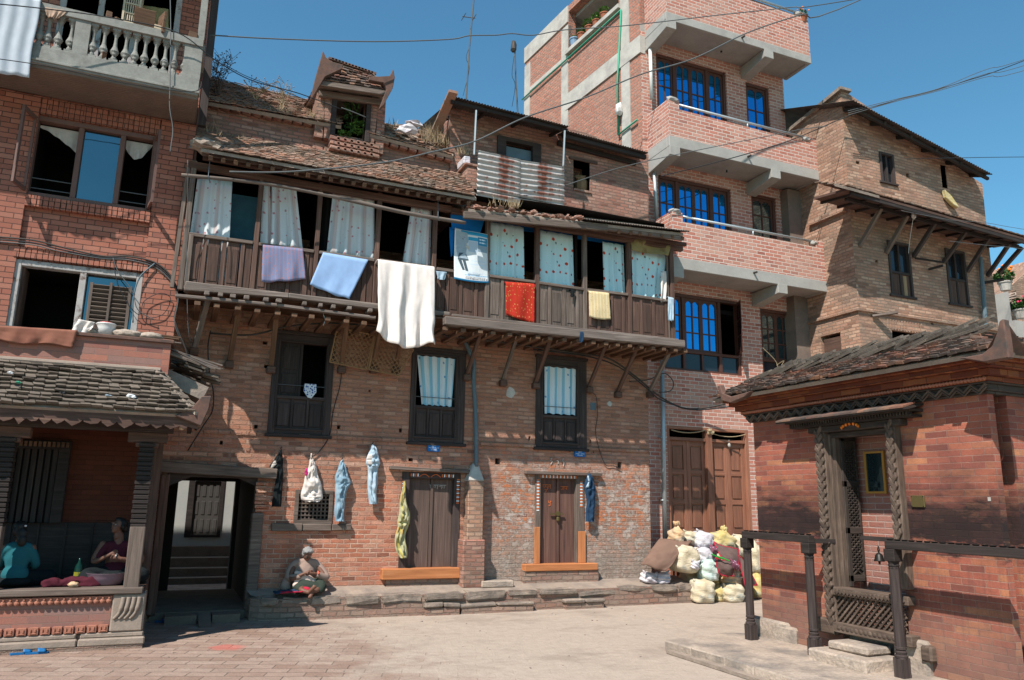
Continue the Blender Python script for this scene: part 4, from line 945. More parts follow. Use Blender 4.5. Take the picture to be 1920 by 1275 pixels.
# right part beside the dormer
e2, e3 = P(1, YA2-.18, 690, 250), P(1, YA2-.18, 850, 292); r2_, r3_ = P(1, 14.6, 700, 228), P(1, 14.6, 850, 206)
r3_.z = r2_.z+.05
mb = MB(); slab(mb, e2, e3, r3_, r2_, .06); slab(mb, r2_, r3_, r3_+back, r2_+back, .06); mb.build('upper_roof', M['earth'], OLD)
mb = MB(); tiles(mb, e2, e3, r2_-e2, r3_-e3, 12, .085, .016, .25, .02, 1.4)
for i in range(50):
    p = lerp(lerp(e2, e3, U(.2, 1)), lerp(r2_, r3_, U(.2, 1)), U(.1, 1)); mb.obox(p+V((0, 0, .05)), V((.06, U(-.03, .03), U(-.02, .02))), V((U(-.03, .03), .05, U(-.01, .03))), V((0, 0, .012)))
mb.build('upper_roof_tiles', M['tile_old'], OLD)
# dormer
YD = 13.3
DO = P(1, YD, 655, 262)
dorm = rect(YD, 628, 170, 688, 262)
mb = MB(); ol = sxz([(596, 262), (600, 178), (614, 150), (716, 168), (722, 205), (712, 266)], YD); ol = sxz([(608, 258), (610, 158), (712, 176), (700, 276), (622, 262)], YD)
mb.wy(ol, [rq(inset(dorm, .02, .02, -.0, .02))], YD, YD+.25)
# cheeks
a = sxz([(608, 258), (610, 158)], YD); b = sxz([(706, 276), (712, 176)], YD)
mb.add([(a[0][0], YD, a[0][1]), (a[1][0], YD, a[1][1]), (a[1][0]-.1, YD+1.3, a[1][1]), (a[0][0]-.1, YD+1.3, a[0][1])], [(0, 1, 2, 3)])
mb.box(a[1][0]-.13, a[1][0]+.02, YD+.02, YD+1.3, a[0][1], a[1][1]); mb.box(b[1][0]-.02, b[1][0]+.13, YD+.02, YD+1.3, b[0][1]-.1, b[1][1])
dw = mb.build('dormer_wall', M['attic'], OLD)
mb = MB(long=True); ring(mb, inset(dorm, -.07, -.07, 0, -.05), inset(dorm, .02, .02, -.05, .0), YD-.04, YD+.1); mb.box(dorm[0]-.25, dorm[1]+.25, YD-.05, YD+.05, dorm[3]+.05, dorm[3]+.14); mb.build('dormer_frame', M['w_dark'], dw, bev=.01)
recess(dorm, YD+.1, YD+1.1, M['dark'], OLD)
mb = MB(); n = 7
for k in range(3):
    for i in range(n): c = lerp(P(1, YD-.1, 620, 262+k*9), P(1, YD-.1, 706, 279+k*9), (i+.5)/n); mb.obox(c, V((.09, 0, -.01)), V((0, .12, 0)), V((0, 0, .034)))
mb.build('dormer_sill', M['attic'], dw, bev=.008)
# dormer roof: small hipped cap with upswept corners
A_, B_ = P(1, YD-.3, 603, 152), P(1, YD-.3, 722, 170)
AB = B_-A_; rz = .55
ap, bp = V((A_.x+.22, YD+.3, P(1, YD+.3, 632, 118).z)), V((B_.x-.12, YD+.3, P(1, YD+.3, 712, 145).z))
Ab, Bb = A_+V((-.18, 1.6, 0)), B_+V((.18, 1.6, 0))
mb = MB(); mb.add([A_, B_, bp, ap, Ab, Bb, ap+V((0, 1, 0)), bp+V((0, 1, 0))], [(0, 1, 2, 3), (4, 0, 3, 6), (1, 5, 7, 2), (3, 2, 7, 6), (5, 4, 6, 7), (0, 4, 5, 1)]); mb.build('dormer_roof', M['earth'], dw, solid=.04)
mb = MB(); tiles(mb, A_, B_, ap-A_, bp-B_, 7, .09, .018, .4, .012, 1.4); tiles(mb, B_, Bb, bp-B_, bp+V((0, 1, 0))-Bb, 7, .09, .018, .4, .012, 1.4); tiles(mb, Ab, A_, ap+V((0, 1, 0))-Ab, ap-A_, 7, .09, .018, .4, .012, 1.4)
for i in range(14): mb.obox(lerp(ap, bp, i/13)+V((0, 0, .03)), V((.05, 0, 0)), V((0, .07, 0)), V((0, 0, .02)))
mb.build('dormer_roof_tiles', M['tile_tem'], dw)
for (c, tip, bk) in ((A_, P(1, YD-.35, 604, 100), Ab), (B_, P(1, YD-.35, 735, 134), Bb)):
    d = 1 if c is B_ else -1; mb = MB(); inn = ap if d < 0 else bp
    pr = [c+V((-d*.38, .0, .0)), c+V((-d*.1, -.04, .02)), lerp(c, tip, .5)+V((d*.03, -.03, -.06)), tip, lerp(c, tip, .45)+V((-d*.12, .12, .06)), lerp(c, inn, .6)]
    pr = sxz([(604, 100), (609, 112), (622, 121), (642, 126), (640, 133), (608, 148), (592, 175), (583, 192), (581, 188), (590, 150)] if d < 0 else [(735, 134), (738, 150), (734, 170), (716, 203), (709, 208), (722, 172), (717, 160), (690, 155), (690, 149), (728, 147)], c.y)
    mb.wy(pr, [], c.y-.1, c.y+.02); mb.build('upturned_corner', M['clay'], dw, bev=.01)
mb = MB(long=True); mb.beam(A_+V((-.05, .0, -.06)), B_+V((.05, .0, -.06)), .08, .1); mb.beam(A_+V((0, .25, -.12)), B_+V((0, .25, -.12)), .08, .12); mb.build('dormer_eave_beam', M['w_grey'], dw, bev=.01)
YK = 13.4; XC = PY(YK, 840, 300)[0]
mb = MB()
ol = sxz([(846, 385), (842, 200), (1070, 240), (1216, 290), (1216, 425), (1060, 410)], YK)
wk = rect(YK, 945, 268, 1000, 302); wk2 = rect(YK, 1075, 303, 1106, 356)
mb.wy(ol, [rq(wk), rq(wk2)], YK, YK+.35)
kl = ol[0][0]
# side wall facing left, rising with the roof
sy = [(YK+.35, ol[1][1]-.12), (YK+.35, ol[0][1]), (YK+2.2, ol[0][1]), (YK+2.2, ol[1][1]-.75)]
mb.plate(sy, [], lambda a, b, k: (kl+.3*k, a, b)); kw = mb.build('attic_wall', M['attic'], OLD)
recess(wk2, YK+.02, YK+.45, M['attic'], OLD, 'niche'); recess(wk, YK+.2, YK+.9, M['dark'], OLD)
mb = MB(long=True); ring(mb, inset(wk, -.16, -.16, -.03, -.06), inset(wk, .03), YK-.05, YK+.1); kw_ = mb.build('window', M['w_dark'], OLD, bev=.006)
mb = MB(); mb.box(wk[0]+.03, wk[1]-.02, YK+.05, YK+.06, wk[2]+.02, lerp(wk[2], wk[3], .75)); mb.build('pane', plain('dusty_glass', (.12, .16, .18), .25, .3), kw_)
mb = MB(long=True); mb.box(wk2[0]-.1, wk2[1]+.18, YK-.03, YK+.1, wk2[3], wk2[3]+.06); mb.build('lintel', M['w_brown'], OLD, bev=.006)
mb = MB(); c = PY(YK+.2, 1092, 350); mb.lathe((c[0], YK+.25, wk2[2]+.01), [(0, .12), (.12, .16), (.26, .16), (.3, .14)], 10); mb.blob((c[0], YK+.25, wk2[2]+.36), (.15, .13, .08), 2, .3)
b_ = mb.build('bundle', M['basket'], None, base=(c[0], YK+.25, wk2[2])); tag(b_, 'brown wicker bundle stuffed in the small opening under the long corrugated roof', 'bundle')
mb = MB(); mb.box(wk2[0], wk2[1]+.02, YK-.03, YK+.1, wk2[2]-.05, wk2[2]); mb.build('brick_sill', M['attic'], OLD)
# porch roof, posts, roof on the right
q0, q1 = P(1, 12.75, 849, 182), P(1, 12.75, 1068, 237); q2, q3 = P(1, 13.0, 1060, 244), P(1, 13.0, 1216, 286)
mb = corrugated(q0+V((.05, 0, .02)), q1, V((0, 2.6, .55))); mb.build('corrugated_roof', M['corr_d'], OLD, solid=.004)
mb = corrugated(q2, q3, V((0, 2.3, .45))); mb.build('corrugated_roof', M['corr_d'], OLD, solid=.004)
mb = MB(long=True); a = q0+V((0, .1, -.05)); b = q1+V((0, .1, -.05)); mb.beam(a, b, .06, .07); mb.beam(a+V((.0, .6, -.02)), b+V((0, .6, -.02)), .06, .07); mb.beam(q2+V((0, .12, -.07)), q3+V((0, .12, -.07)), .08, .09); mb.beam(q2+V((0, .35, -.12)), q3+V((-.1, .35, -.12)), .08, .1)
for t in (.04, .3, .6, .95): c = lerp(q0, q1, t); mb.beam(c+V((0, .05, -.07)), c+V((0, 1.2, .18)), .05, .06)
mb.jit(.01, 2); mb.build('porch_rafter', M['w_black'], OLD, bev=.006)
# verge tiles of the raised roof's left edge
mb = MB()
for i in range(7): c = lerp(q0+V((-.02, .05, .02)), q0+V((-.02, 1.6, -.45)), i/6); mb.obox(c, V((.09, 0, 0)), V((0, .14, -.045)), V((0, 0, .025)))
mb.build('verge_tile', M['tile_old'], OLD)
for (p, q) in (((893, 207), (889, 290)), ((1059, 245), (1056, 312))):
    mb = MB(); mb.tube([P(1, 12.78, *p), P(1, 12.78, *q)], .02, 6); mb.build('porch_pole', M['steel'], OLD)
# corrugated parapet
cs0, cs1 = P(1, 12.85, 896, 281), P(1, 12.85, 976, 299); cs2 = P(1, 12.85, 1058, 313)
for (a, b, zb) in ((cs0, cs1, P(1, 12.85, 897, 366).z), (cs1-V((.06, -.02, 0)), cs2, P(1, 12.85, 1057, 388).z)):
    mb = MB(); L = a.z-zb; wd = (b-a)
    def fn(u, v, a=a, wd=wd, L=L): return a+wd*u-V((0, 0, L*v))+V((0, .014*1.5*math.sin(2*math.pi*v*L/.11)+.01*mnoise.noise(V((u*3, v*2, 0))), 0))
    mb.grid(fn, 12, int(L/.075*6), lambda u, v, wd=wd, L=L: (u*wd.length, v*L)); mb.sm = True; mb.build('corrugated_parapet', M['corr'], OLD, solid=.003)
# brick pier left of it
mb = MB(); c = PY(12.95, 883, 320); a = (PY(12.95, 874, 340)[0], PY(12.95, 897, 340)[0], PY(12.95, 884, 352)[1]-.1, PY(12.95, 884, 308)[1]); mb.box(a[0], a[1], 12.93, 13.4, a[2], a[3]-.05); mb.box(a[0]-.05, a[1], 12.9, 13.4, a[3]-.05, a[3])
mb.build('brick_pier', M['attic'], OLD, bev=.01)
mb = MB(); mb.box(a[0]-.06, a[0]+.08, 12.95, 13.35, a[3]+.0, a[3]+.16); mb.jit(.02, 4); o = mb.build('plastic_sack', M['sack_w'], None, bev=.02); tag(o, 'crumpled white plastic sack left of the rusty corrugated sheets', 'sack')
ED = thing('stone_ledge', 'long low brick ledge with rough stone coping in front of the old house', 'ledge', (5, 13.0, 0))
LT = .34; LW = .45
mb = MB(); L0 = P(2, 0, 470, 1150); xr = P(2, 0, 1292, 1128).x; yb = 13.03; LT2 = LT
ol = [(xr, YF+.1), (PY(YF, 484, 1090)[0]+.06, YF+.1), (1.22, 13.4), (1.26, 13.2), (1.38, 13.1), (1.7, 13.02), (2.4, 12.98), (4, 12.93), (6, 12.98), (xr, 13.02)]
mb.wz(ol, [], 0, LT-.1); mb.wz([(x, y+.0) for x, y in ol], [], LT-.1, LT-.012); mb.build('ledge_body', M['plinth'], ED)
mb = MB(); q_ = [(x, y+.03) for x, y in ol[2:]]; n_ = len(q_); mb.add([(x, y, LT-.01+(LW-LT+.01)*max(0, (y-13.05)/(YF-13.05))) for x, y in q_]+[(max(x, ol[1][0]), YF+.1, LW+.012) for x, y in q_], [(i, i+1, n_+i+1, n_+i) for i in range(n_-1)]); mb.build('ledge_top', M['earth'], ED)
fr = [(1.2, 13.36), (1.24, 13.18), (1.38, 13.08), (1.7, 13.0), (2.4, 12.96), (4, 12.91), (6, 12.96), (xr, 13.0)]
acc = [0]
for i in range(1, len(fr)): acc.append(acc[-1]+math.dist(fr[i], fr[i-1]))
def onf(d):
    for i in range(1, len(fr)):
        if d <= acc[i] or i == len(fr)-1:
            t = (d-acc[i-1])/(acc[i]-acc[i-1]); return V((lerp(fr[i-1][0], fr[i][0], t), lerp(fr[i-1][1], fr[i][1], t), 0))
d = .05; i = 0
while d < acc[-1]-.2:
    l = U(.4, .85) if d > .6 else .3; l = min(l, acc[-1]-d-.02); p, q = onf(d), onf(d+l); th = U(.1, .14)
    mb = MB(); a = (q-p)/2; n = V((-a.y, a.x, 0)).normalized(); dz = -.03 if 5.6 < d < 6.6 else 0
    mb.obox((p+q)/2+n*(.17+U(-.02, .02))+V((0, 0, LT-th/2+.008+dz)), a*.97, n*U(.17, .2), V((0, 0, th/2)))
    bm = bmesh.new(); me = bpy.data.meshes.new('t'); me.from_pydata([tuple(v) for v in mb.v], [], mb.f); bm.from_mesh(me); bmesh.ops.bevel(bm, geom=bm.edges[:], offset=.025, segments=2, affect='EDGES'); bmesh.ops.subdivide_edges(bm, edges=bm.edges[:], cuts=1, use_grid_fill=True)
    m2 = MB(); m2.add([v.co.copy() for v in bm.verts], [[v.index for v in f.verts] for f in bm.faces]); bm.free(); m2.jit(.045, 3.3); m2.jit(.018, 11); m2.build('coping_stone', M['stone'], ED, smooth=False); d += l+.02; i += 1
# low front step in the ledge
for (pa, pb, y0, z0, z1) in ((800, 862, 12.84, .12, .2), (866, 1000, 12.86, .1, .17), (1062, 1132, 12.86, .1, .17)):
    a, b = P(1, y0, pa, 1130).x, P(1, y0, pb, 1130).x; mb = MB(); mb.box(a, b, y0, y0+.25, 0, z0); mb.build('step_brickwork', M['plinth'], ED); mb = MB(); mb.box(a-.03, lerp(a, b, .48), y0-.03, y0+.25, z0, z1); mb.jit(.025, 4); mb.build('step_stone', M['stone'], ED, bev=.02); mb = MB(); mb.box(lerp(a, b, .5), b+.03, y0-.03, y0+.25, z0, z1-.01); mb.jit(.025, 4); mb.build('step_stone', M['stone'], ED, bev=.02)
mb = MB(); a = PY(13.25, 902, 1085)[0]; b = PY(13.25, 962, 1085)[0]; mb.box(a, b, 13.2, 13.5, LT+.04, LT+.15); mb.jit(.01, 4); o = mb.build('stone_slab', M['plat'], None, bev=.015); tag(o, 'flat stone slab lying on the ledge right of the brick buttress', 'slab')
CY = thing('courtyard_house', 'white plastered house with a dark panelled door seen through the passage', 'house', (.3, 20.6, 0))
YC = 20.6
dl = rect(YC, 352, 893, 416, 1006); 
mb = MB(); mb.wy([(-5, .0), (6, .0), (6, 5.5), (-5, 5.5)], [rq(dl)], YC, YC+.4); mb.build('wall', M['plaster'], CY)
mb = MB(long=True); ring(mb, inset(dl, -.02), inset(dl, .12, .06, .03, .12), YC-.03, YC+.08); fr_ = mb.build('door_frame', M['w_black'], CY)
li = inset(dl, .12, .06, .03, .12); mb = MB(long=True); mb.box(li[0], li[1], YC+.03, YC+.07, li[2], li[3]); xm = (li[0]+li[1])/2
for a, b in ((li[0], xm), (xm, li[1])):
    for k in range(3):
        for j in range(2):
            z0, z1 = lerp(li[2], li[3], k/3)+.06, lerp(li[2], li[3], (k+1)/3)-.05; xx0, xx1 = lerp(a, b, j/2)+.04, lerp(a, b, (j+1)/2)-.03; mb.box(xx0, xx1, YC+.018, YC+.03, z0, z1)
mb.build('door', plain('dark_grey_door', (.06, .055, .05), .5, .3), fr_, bev=.012)
mb = MB()
for k, (z, y) in enumerate(((.72, 20.1), (.5, 19.6), (.3, 19.2), (.14, 18.8))): mb.box(-2, 3.5, y, YC+.02, 0 if k == 3 else (.3, .14, 0, 0)[min(k, 3)] if False else 0.002*k, z)
mb.jit(.03, 1.5); mb.build('steps', M['plinth_e'], CY)
YM, YMB = 13.93, 13.05
MO = thing('modern_brick_house', 'tall red brick house with concrete balconies and blue glazed windows right of the old house', 'house', (11, YM, 0))
XM0 = PY(YM, 1218, 900)[0]; XM1 = PY(YM, 1496, 600)[0]; XB0, XB1 = XM0+.12, XM1+.12
def rr(px0, py0, px1, py1): return rect(YM, px0, py0, px1, py1)
win = {'a': rr(1230, 106, 1364, 214), 'a2': rr(1400, 158, 1442, 238), 'b': rr(1235, 325, 1374, 448), 'b2': rr(1411, 362, 1455, 470), 'c': rr(1254, 556, 1390, 702), 'c2': rr(1428, 580, 1492, 697), 'g': rr(1252, 799, 1406, 1095)}
# keep window proportions level
def lev(r, px, t, b): return (r[0], r[1], PY(YM, px, b)[1], PY(YM, px, t)[1])
win['a'] = (PY(YM, 1231, 150)[0], PY(YM, 1363, 180)[0], 10.3, PY(YM, 1300, 118)[1]); win['a2'] = (PY(YM, 1400, 200)[0], PY(YM, 1444, 210)[0], 9.9, PY(YM, 1425, 160)[1])
win['b'] = (PY(YM, 1235, 390)[0], PY(YM, 1372, 400)[0], 7.15, PY(YM, 1300, 340)[1]); win['b2'] = (PY(YM, 1411, 420)[0], PY(YM, 1458, 430)[0], 7.15, PY(YM, 1435, 367)[1])
win['c'] = (PY(YM, 1245, 620)[0], PY(YM, 1390, 630)[0], PY(YM, 1320, 698)[1], PY(YM, 1320, 556)[1]); win['c2'] = (PY(YM, 1428, 640)[0], PY(YM, 1492, 645)[0], win['c'][2], PY(YM, 1460, 582)[1])
win['g'] = (PY(YM, 1253, 900)[0], PY(YM, 1407, 900)[0], .0, PY(YM, 1330, 802)[1])
TOPM = 15.6
mb = MB(); mb.wy([(XM0, 0), (XM1, 0), (XM1, 13.0), (XM0, 13.0)], [rq(win[k]) if k != 'g' else [(win['g'][0], .02), (win['g'][1], .02), (win['g'][1], win['g'][3]), (win['g'][0], win['g'][3])] for k in win], YM, YM+.24)
mb.box(XM1-.25, XM1-.0, YM+.24, YM+5, 0, 13.0); mb.box(XM0, XM1, YM+5, YM+5.2, 0, 13.0)
mb.build('wall', M['modern'], MO)
mb = MB(); mb.box(XM0+.3, XM1-.26, YM+1.6, YM+1.7, 0, 13); mb.box(XM0+.3, XM1-.3, YM+.25, YM+1.6, 6.3, 6.4); mb.box(XM0+.3, XM1-.3, YM+.25, YM+1.6, 9.3, 9.4); mb.box(XM0+.25, XM0+.3, YM+.25, YM+1.6, 0, 13); mb.box(XM0+.3, XM1-.3, YM+.25, YM+1.6, 12.9, 13); mb.build('interior', M['dark'], MO)
# left side wall at a slight skew
sk = V((math.cos(math.radians(95.8)), math.sin(math.radians(95.8)), 0)); C0 = V((XM0, YM, 0))
def side_len(px, z=11.0):
    # distance along sk where the column px meets the wall plane
    d = cF+(px-960)/FPX*cR-(140-637.5)/FPX*cU
    # plane through C0 containing sk and z
    n = sk.cross(zz); t = (C0-CAM).dot(n)/d.dot(n); p = CAM+d*t; return (p-C0).dot(sk), p.z
def SP(px, py):
    d = cF+(px-960)/FPX*cR-(py-637.5)/FPX*cU; n = sk.cross(zz); t = (C0-CAM).dot(n)/d.dot(n); p = CAM+d*t; return ((p-C0).dot(sk), p.z)
SLn = SP(984, 150)[0]
out_n = V((-sk.y, sk.x, 0))      # pointing to -x
if out_n.x > 0: out_n = -out_n
def TS(a, b, k): return C0+sk*a+zz*b-out_n*(k*.24)
top = [SP(984, 92), SP(1075, -20)]
ztl = SP(984, 97)[1]; 
sidew = [(0.01, 3), (SLn, 3), (SLn, ztl+.1), (0.01, ztl+.1)]
op = [SP(1066, 95), SP(1172, -12), SP(1172, -110), SP(1066, 10)]
x0s, x1s = SP(1160, 0)[0], SP(1066, 60)[0]; zb_ = SP(1066, 98)[1]; zt_ = SP(1066, 22)[1]
mb = MB(); mb.plate(sidew, [[(x0s, zb_), (x1s, zb_), (x1s, zt_), (x0s, zt_)]], TS); mb.build('side_wall', M['modern_side'], MO)
def sbox(mb, a0, a1, z0, z1, pr): 
    c = C0+sk*(a0+a1)/2+zz*(z0+z1)/2+out_n*(pr/2-.06); mb.obox(c, sk*(a1-a0)/2, zz*(z1-z0)/2, out_n*(pr/2+.06))
mb = MB()
cols = [(0.0-.02, SP(1186, 200)[0]*.0+.0), ]
wcol = abs(SP(1060, 150)[0]-SP(1067, 150)[0])
z1a = SP(1064, 205)[1]; z1b = SP(1064, 184)[1]; 
za = SP(1064, 40)[1]; zb2 = SP(1064, 20)[1]
for a in (SP(1182, 150)[0], x1s, SLn-.35):
    sbox(mb, a, a+.33, 3, ztl-.55 if a != x1s else ztl-.5, .025)
mb.build('concrete_column', M['conc_l'], MO)
mb = MB()
sbox(mb, -.02, x1s+.1, z1a-.02, z1b+.1, .035); sbox(mb, x1s, SLn, za-.05, zb2+.12, .035); mb.build('concrete_band', M['conc_l'], MO)
zc_ = SP(990, 172)[1]
mb = MB(); sbox(mb, x1s+.33, SLn-.35, zc_-.06, zc_+.06, .03); mb.build('concrete_band', M['conc_l'], MO)
mb = MB(); sbox(mb, x0s-.1, x1s+.05, zb_-.09, zb_+.02, .1); mb.build('opening_sill', M['conc_l'], MO)
# loggia inside the opening
mb = MB()
def TL(a, b, d): return C0+sk*a+zz*b-out_n*d
vs = [TL(a, b, d) for a in (x0s-.5, x1s+.3) for b in (zb_-.1, zt_) for d in (.24, 2.2)]
mb.add(vs, [(1, 3, 7, 5), (4, 5, 7, 6), (0, 2, 3, 1), (2, 6, 7, 3), (0, 1, 5, 4)]); mb.build('loggia', M['conc'], MO)
mb = MB(); mb.add([TL(x1s-.02, zt_-.05, .24), TL(x0s-.4, zt_-.05, .24), TL(x0s-.4, zt_-.05, 2.1), TL(x1s-.02, zt_-.05, 2.1)], [(0, 1, 2, 3)]); mb.build('loggia_ceiling', M['conc'], MO, solid=.1)
# balconies
def balcony(zb, hs, hw, rail=True, low=None):
    mb = MB(); mb.box(XB0+.1, XB1-.1, YMB+.1, YM, zb+.02, zb+.14); mb.box(XB0, XB1, YMB, YMB+.1, zb, zb+hs); mb.box(XB0, XB0+.1, YMB+.1, YM, zb, zb+hs); mb.box(XB1-.1, XB1, YMB+.1, YM, zb, zb+hs)
    sl = mb.build('balcony_slab', M['conc'], MO, bev=.01)
    for x in (XB0, lerp(XB0, XB1, .655)):
        mb = MB(); mb.add([(x+.006 if x == XB0 else x, YM, zb-.32), (x+.28, YM, zb-.32), (x+.28, YM, zb), (x+.006 if x == XB0 else x, YM, zb), (x+.006 if x == XB0 else x, YMB-.006, zb-.2), (x+.28, YMB-.006, zb-.2), (x+.28, YMB-.006, zb+.02), (x+.006 if x == XB0 else x, YMB-.006, zb+.02)], [(4, 5, 6, 7), (0, 4, 7, 3), (5, 1, 2, 6), (0, 1, 5, 4), (7, 6, 2, 3)])
        mb.build('cantilever_beam', M['conc'], sl, bev=.008)
    mb = MB(); t = .11
    mb.wy([(XB0+.01, zb+hs), (XB1-.01, zb+hs), (XB1-.01, zb+hs+hw), (XB0+.01, zb+hs+hw)] if not rail else [(XB0+.01, zb+hs), (XB1-.01, zb+hs), (XB1-.01, zb+hs+hw+.16), (XB1-.26, zb+hs+hw+.16), (XB1-.26, zb+hs+hw), (XB0+.3, zb+hs+hw), (XB0+.3, zb+hs+hw+.2), (XB0+.01, zb+hs+hw+.2)], [], YMB+.01, YMB+t)
    h2 = hw+(.2 if rail else 0)
    mb.box(XB0+.01, XB0+t, YMB+t, YM, zb+hs, zb+hs+h2); mb.box(XB1-t, XB1-.01, YMB+t, YM, zb+hs, zb+hs+hw+(.16 if rail else 0)); mb.build('balcony_parapet', M['modern'], sl)
    if rail:
        mb = MB(); z = zb+hs+hw; mb.tube([(XB0+.3, YMB+.06, z+.14), (XB1-.26, YMB+.06, z+.14)], .03, 8); m_ = lerp(XB0, XB1, .52); mb.tube([(m_, YMB+.06, z), (m_, YMB+.06, z+.14)], .022, 8); mb.build('balcony_rail', M['steel'], sl, smooth=True)
        mb = MB(); mb.blob((XB0+.15, YMB+.06, z+.22), (.16, .09, .07), 2, .2); mb.blob((XB1-.3, YMB+.07, z+.1), (.1, .09, .07), 2, .2); mb.build('mortar_lump', M['conc'], sl)
    mb = MB(); mb.tube([(lerp(XB0, XB1, .5), YMB+.02, zb+hs-.08), (lerp(XB0, XB1, .5), YMB-.1, zb+hs-.09)], .025, 8); mb.build('drain_spout', M['wire_t'], sl)
ZL, ZMi, ZT = PY(YMB, 1400, 522)[1]-.0, PY(YMB, 1400, 292)[1], PY(YMB, 1400, 83)[1]
ZL = P(1, YMB, 1264, 502).z; ZMi = P(1, YMB, 1264, 275).z; ZT = P(1, YMB, 1264, 40).z
hs = .26
balcony(ZL, hs, P(1, YMB, 1400, 440).z-P(1, YMB, 1400, 505).z-.0)
balcony(ZMi, hs, P(1, YMB, 1400, 222).z-P(1, YMB, 1400, 272).z)
balcony(ZT, .2, 1.05)
mb = MB(); mb.box(XM0, XM1, YM, YM+5, 13.0, 13.2); mb.box(XM0+.24, XM1, YMB+.2, YM+.1, ZT+.14, ZT+.3); mb.build('roof_slab', M['conc'], MO)
# panelled glazing
def leafw(mb, gm, x0, x1, z0, z1, y, rows, cols=2, arch=True, st=.05):
    mb.box(x0, x0+st, y-.04, y, z0, z1); mb.box(x1-st, x1, y-.04, y, z0, z1); mb.box(x0+st, x1-st, y-.038, y, z0, z0+st); mb.box(x0+st, x1-st, y-.038, y, z1-st*1.3, z1)
    for i in range(1, cols): x = lerp(x0+st, x1-st, i/cols); mb.box(x-.016, x+.016, y-.036, y-.004, z0+st, z1-st)
    for i in range(1, rows): z = lerp(z0+st, z1-st, i/rows); mb.box(x0+st, x1-st, y-.034, y-.004, z-.016, z+.016)
    if arch:
        w = (x1-x0-2*st)/cols
        for i in range(cols):
            a = x0+st+i*w; zt = z1-st*1.3
            mb.wy([(a, zt), (a, zt-.07), (a+w*.28, zt-.012), (a+w*.3, zt)], [], y-.033, y-.006); mb.wy([(a+w, zt), (a+w, zt-.07), (a+w*.72, zt-.012), (a+w*.7, zt)], [], y-.033, y-.006)
    gm.box(x0+st*.6, x1-st*.6, y-.02, y-.014, z0+st*.6, z1-st*.6)
def mwin(r, n, rows, low, glass='glass_b', Yw=YM+.12, open_=None, arch=True):
    mb = MB(long=True); Y = Yw; fw = .07
    mb.box(r[0], r[0]+fw, Y-.08, Y+.05, r[2], r[3]); mb.box(r[1]-fw, r[1], Y-.08, Y+.05, r[2], r[3]); mb.box(r[0]+fw, r[1]-fw, Y-.08, Y+.05, r[3]-fw, r[3]); mb.box(r[0]+fw, r[1]-fw, Y-.08, Y+.05, r[2], r[2]+.05)
    zs = r[2]+.05
    if low: mb.box(r[0]+fw, r[1]-fw, Y-.078, Y+.05, r[2]+low, r[2]+low+.06)
    w = (r[1]-r[0]-2*fw)/n
    mull = []
    for i in range(1, n):
        x = r[0]+fw+w*i
        if n == 4 and i in (1, 3) or n == 2 and False: mb.box(x-.04, x+.04, Y-.07, Y+.05, zs, r[3]-fw)
        if low and (i == n//2 or (n == 4 and i in (1, 3))): mb.box(x-.03, x+.03, Y-.065, Y+.05, zs, r[2]+low)
    fr = mb.build('window', M['w_frame'], MO, bev=.005)
    z0 = r[2]+(low+.06 if low else .05)
    for i in range(n):
        a, b = r[0]+fw+w*i+(.04 if n == 4 and i in (1, 3) else 0), r[0]+fw+w*(i+1)-(.04 if n == 4 and i in (0, 2) else 0)
        m1, gm = MB(long=True), MB()
        if open_ == i:
            leafw(m1, gm, 0, b-a, z0, r[3]-fw, 0, rows, arch=arch); ang = math.radians(62)
            for m_ in (m1, gm):
                for v in m_.v: x, y = v.x, v.y; dx = x-(b-a); v.x = b+dx*math.cos(ang)-y*math.sin(ang)*0; v.y = Y-.06+dx*math.sin(ang)+y*math.cos(ang)
        else: leafw(m1, gm, a, b, z0, r[3]-fw, Y, rows, arch=arch)
        m1.build('casement', M['w_frame'], fr); gm.build('pane', M['glass_d'] if open_ == i else M[glass], fr)
    if low:
        gm = MB(); gm.box(r[0]+fw, r[1]-fw, Y-.02, Y-.014, r[2]+.05, r[2]+low); gm.build('pane', M['glass_d'] if glass != 'glass_b' or r is win['c'] else M[glass], fr)
mwin(win['a'], 4, 3, 0); mwin(win['a2'], 1, 4, 0, arch=True)
mwin(win['b'], 4, 3, .42); mwin(win['b2'], 1, 4, .45, 'glass_s')
mwin(win['c'], 4, 3, .42, open_=3); mwin(win['c2'], 2, 3, .42, 'glass_s')
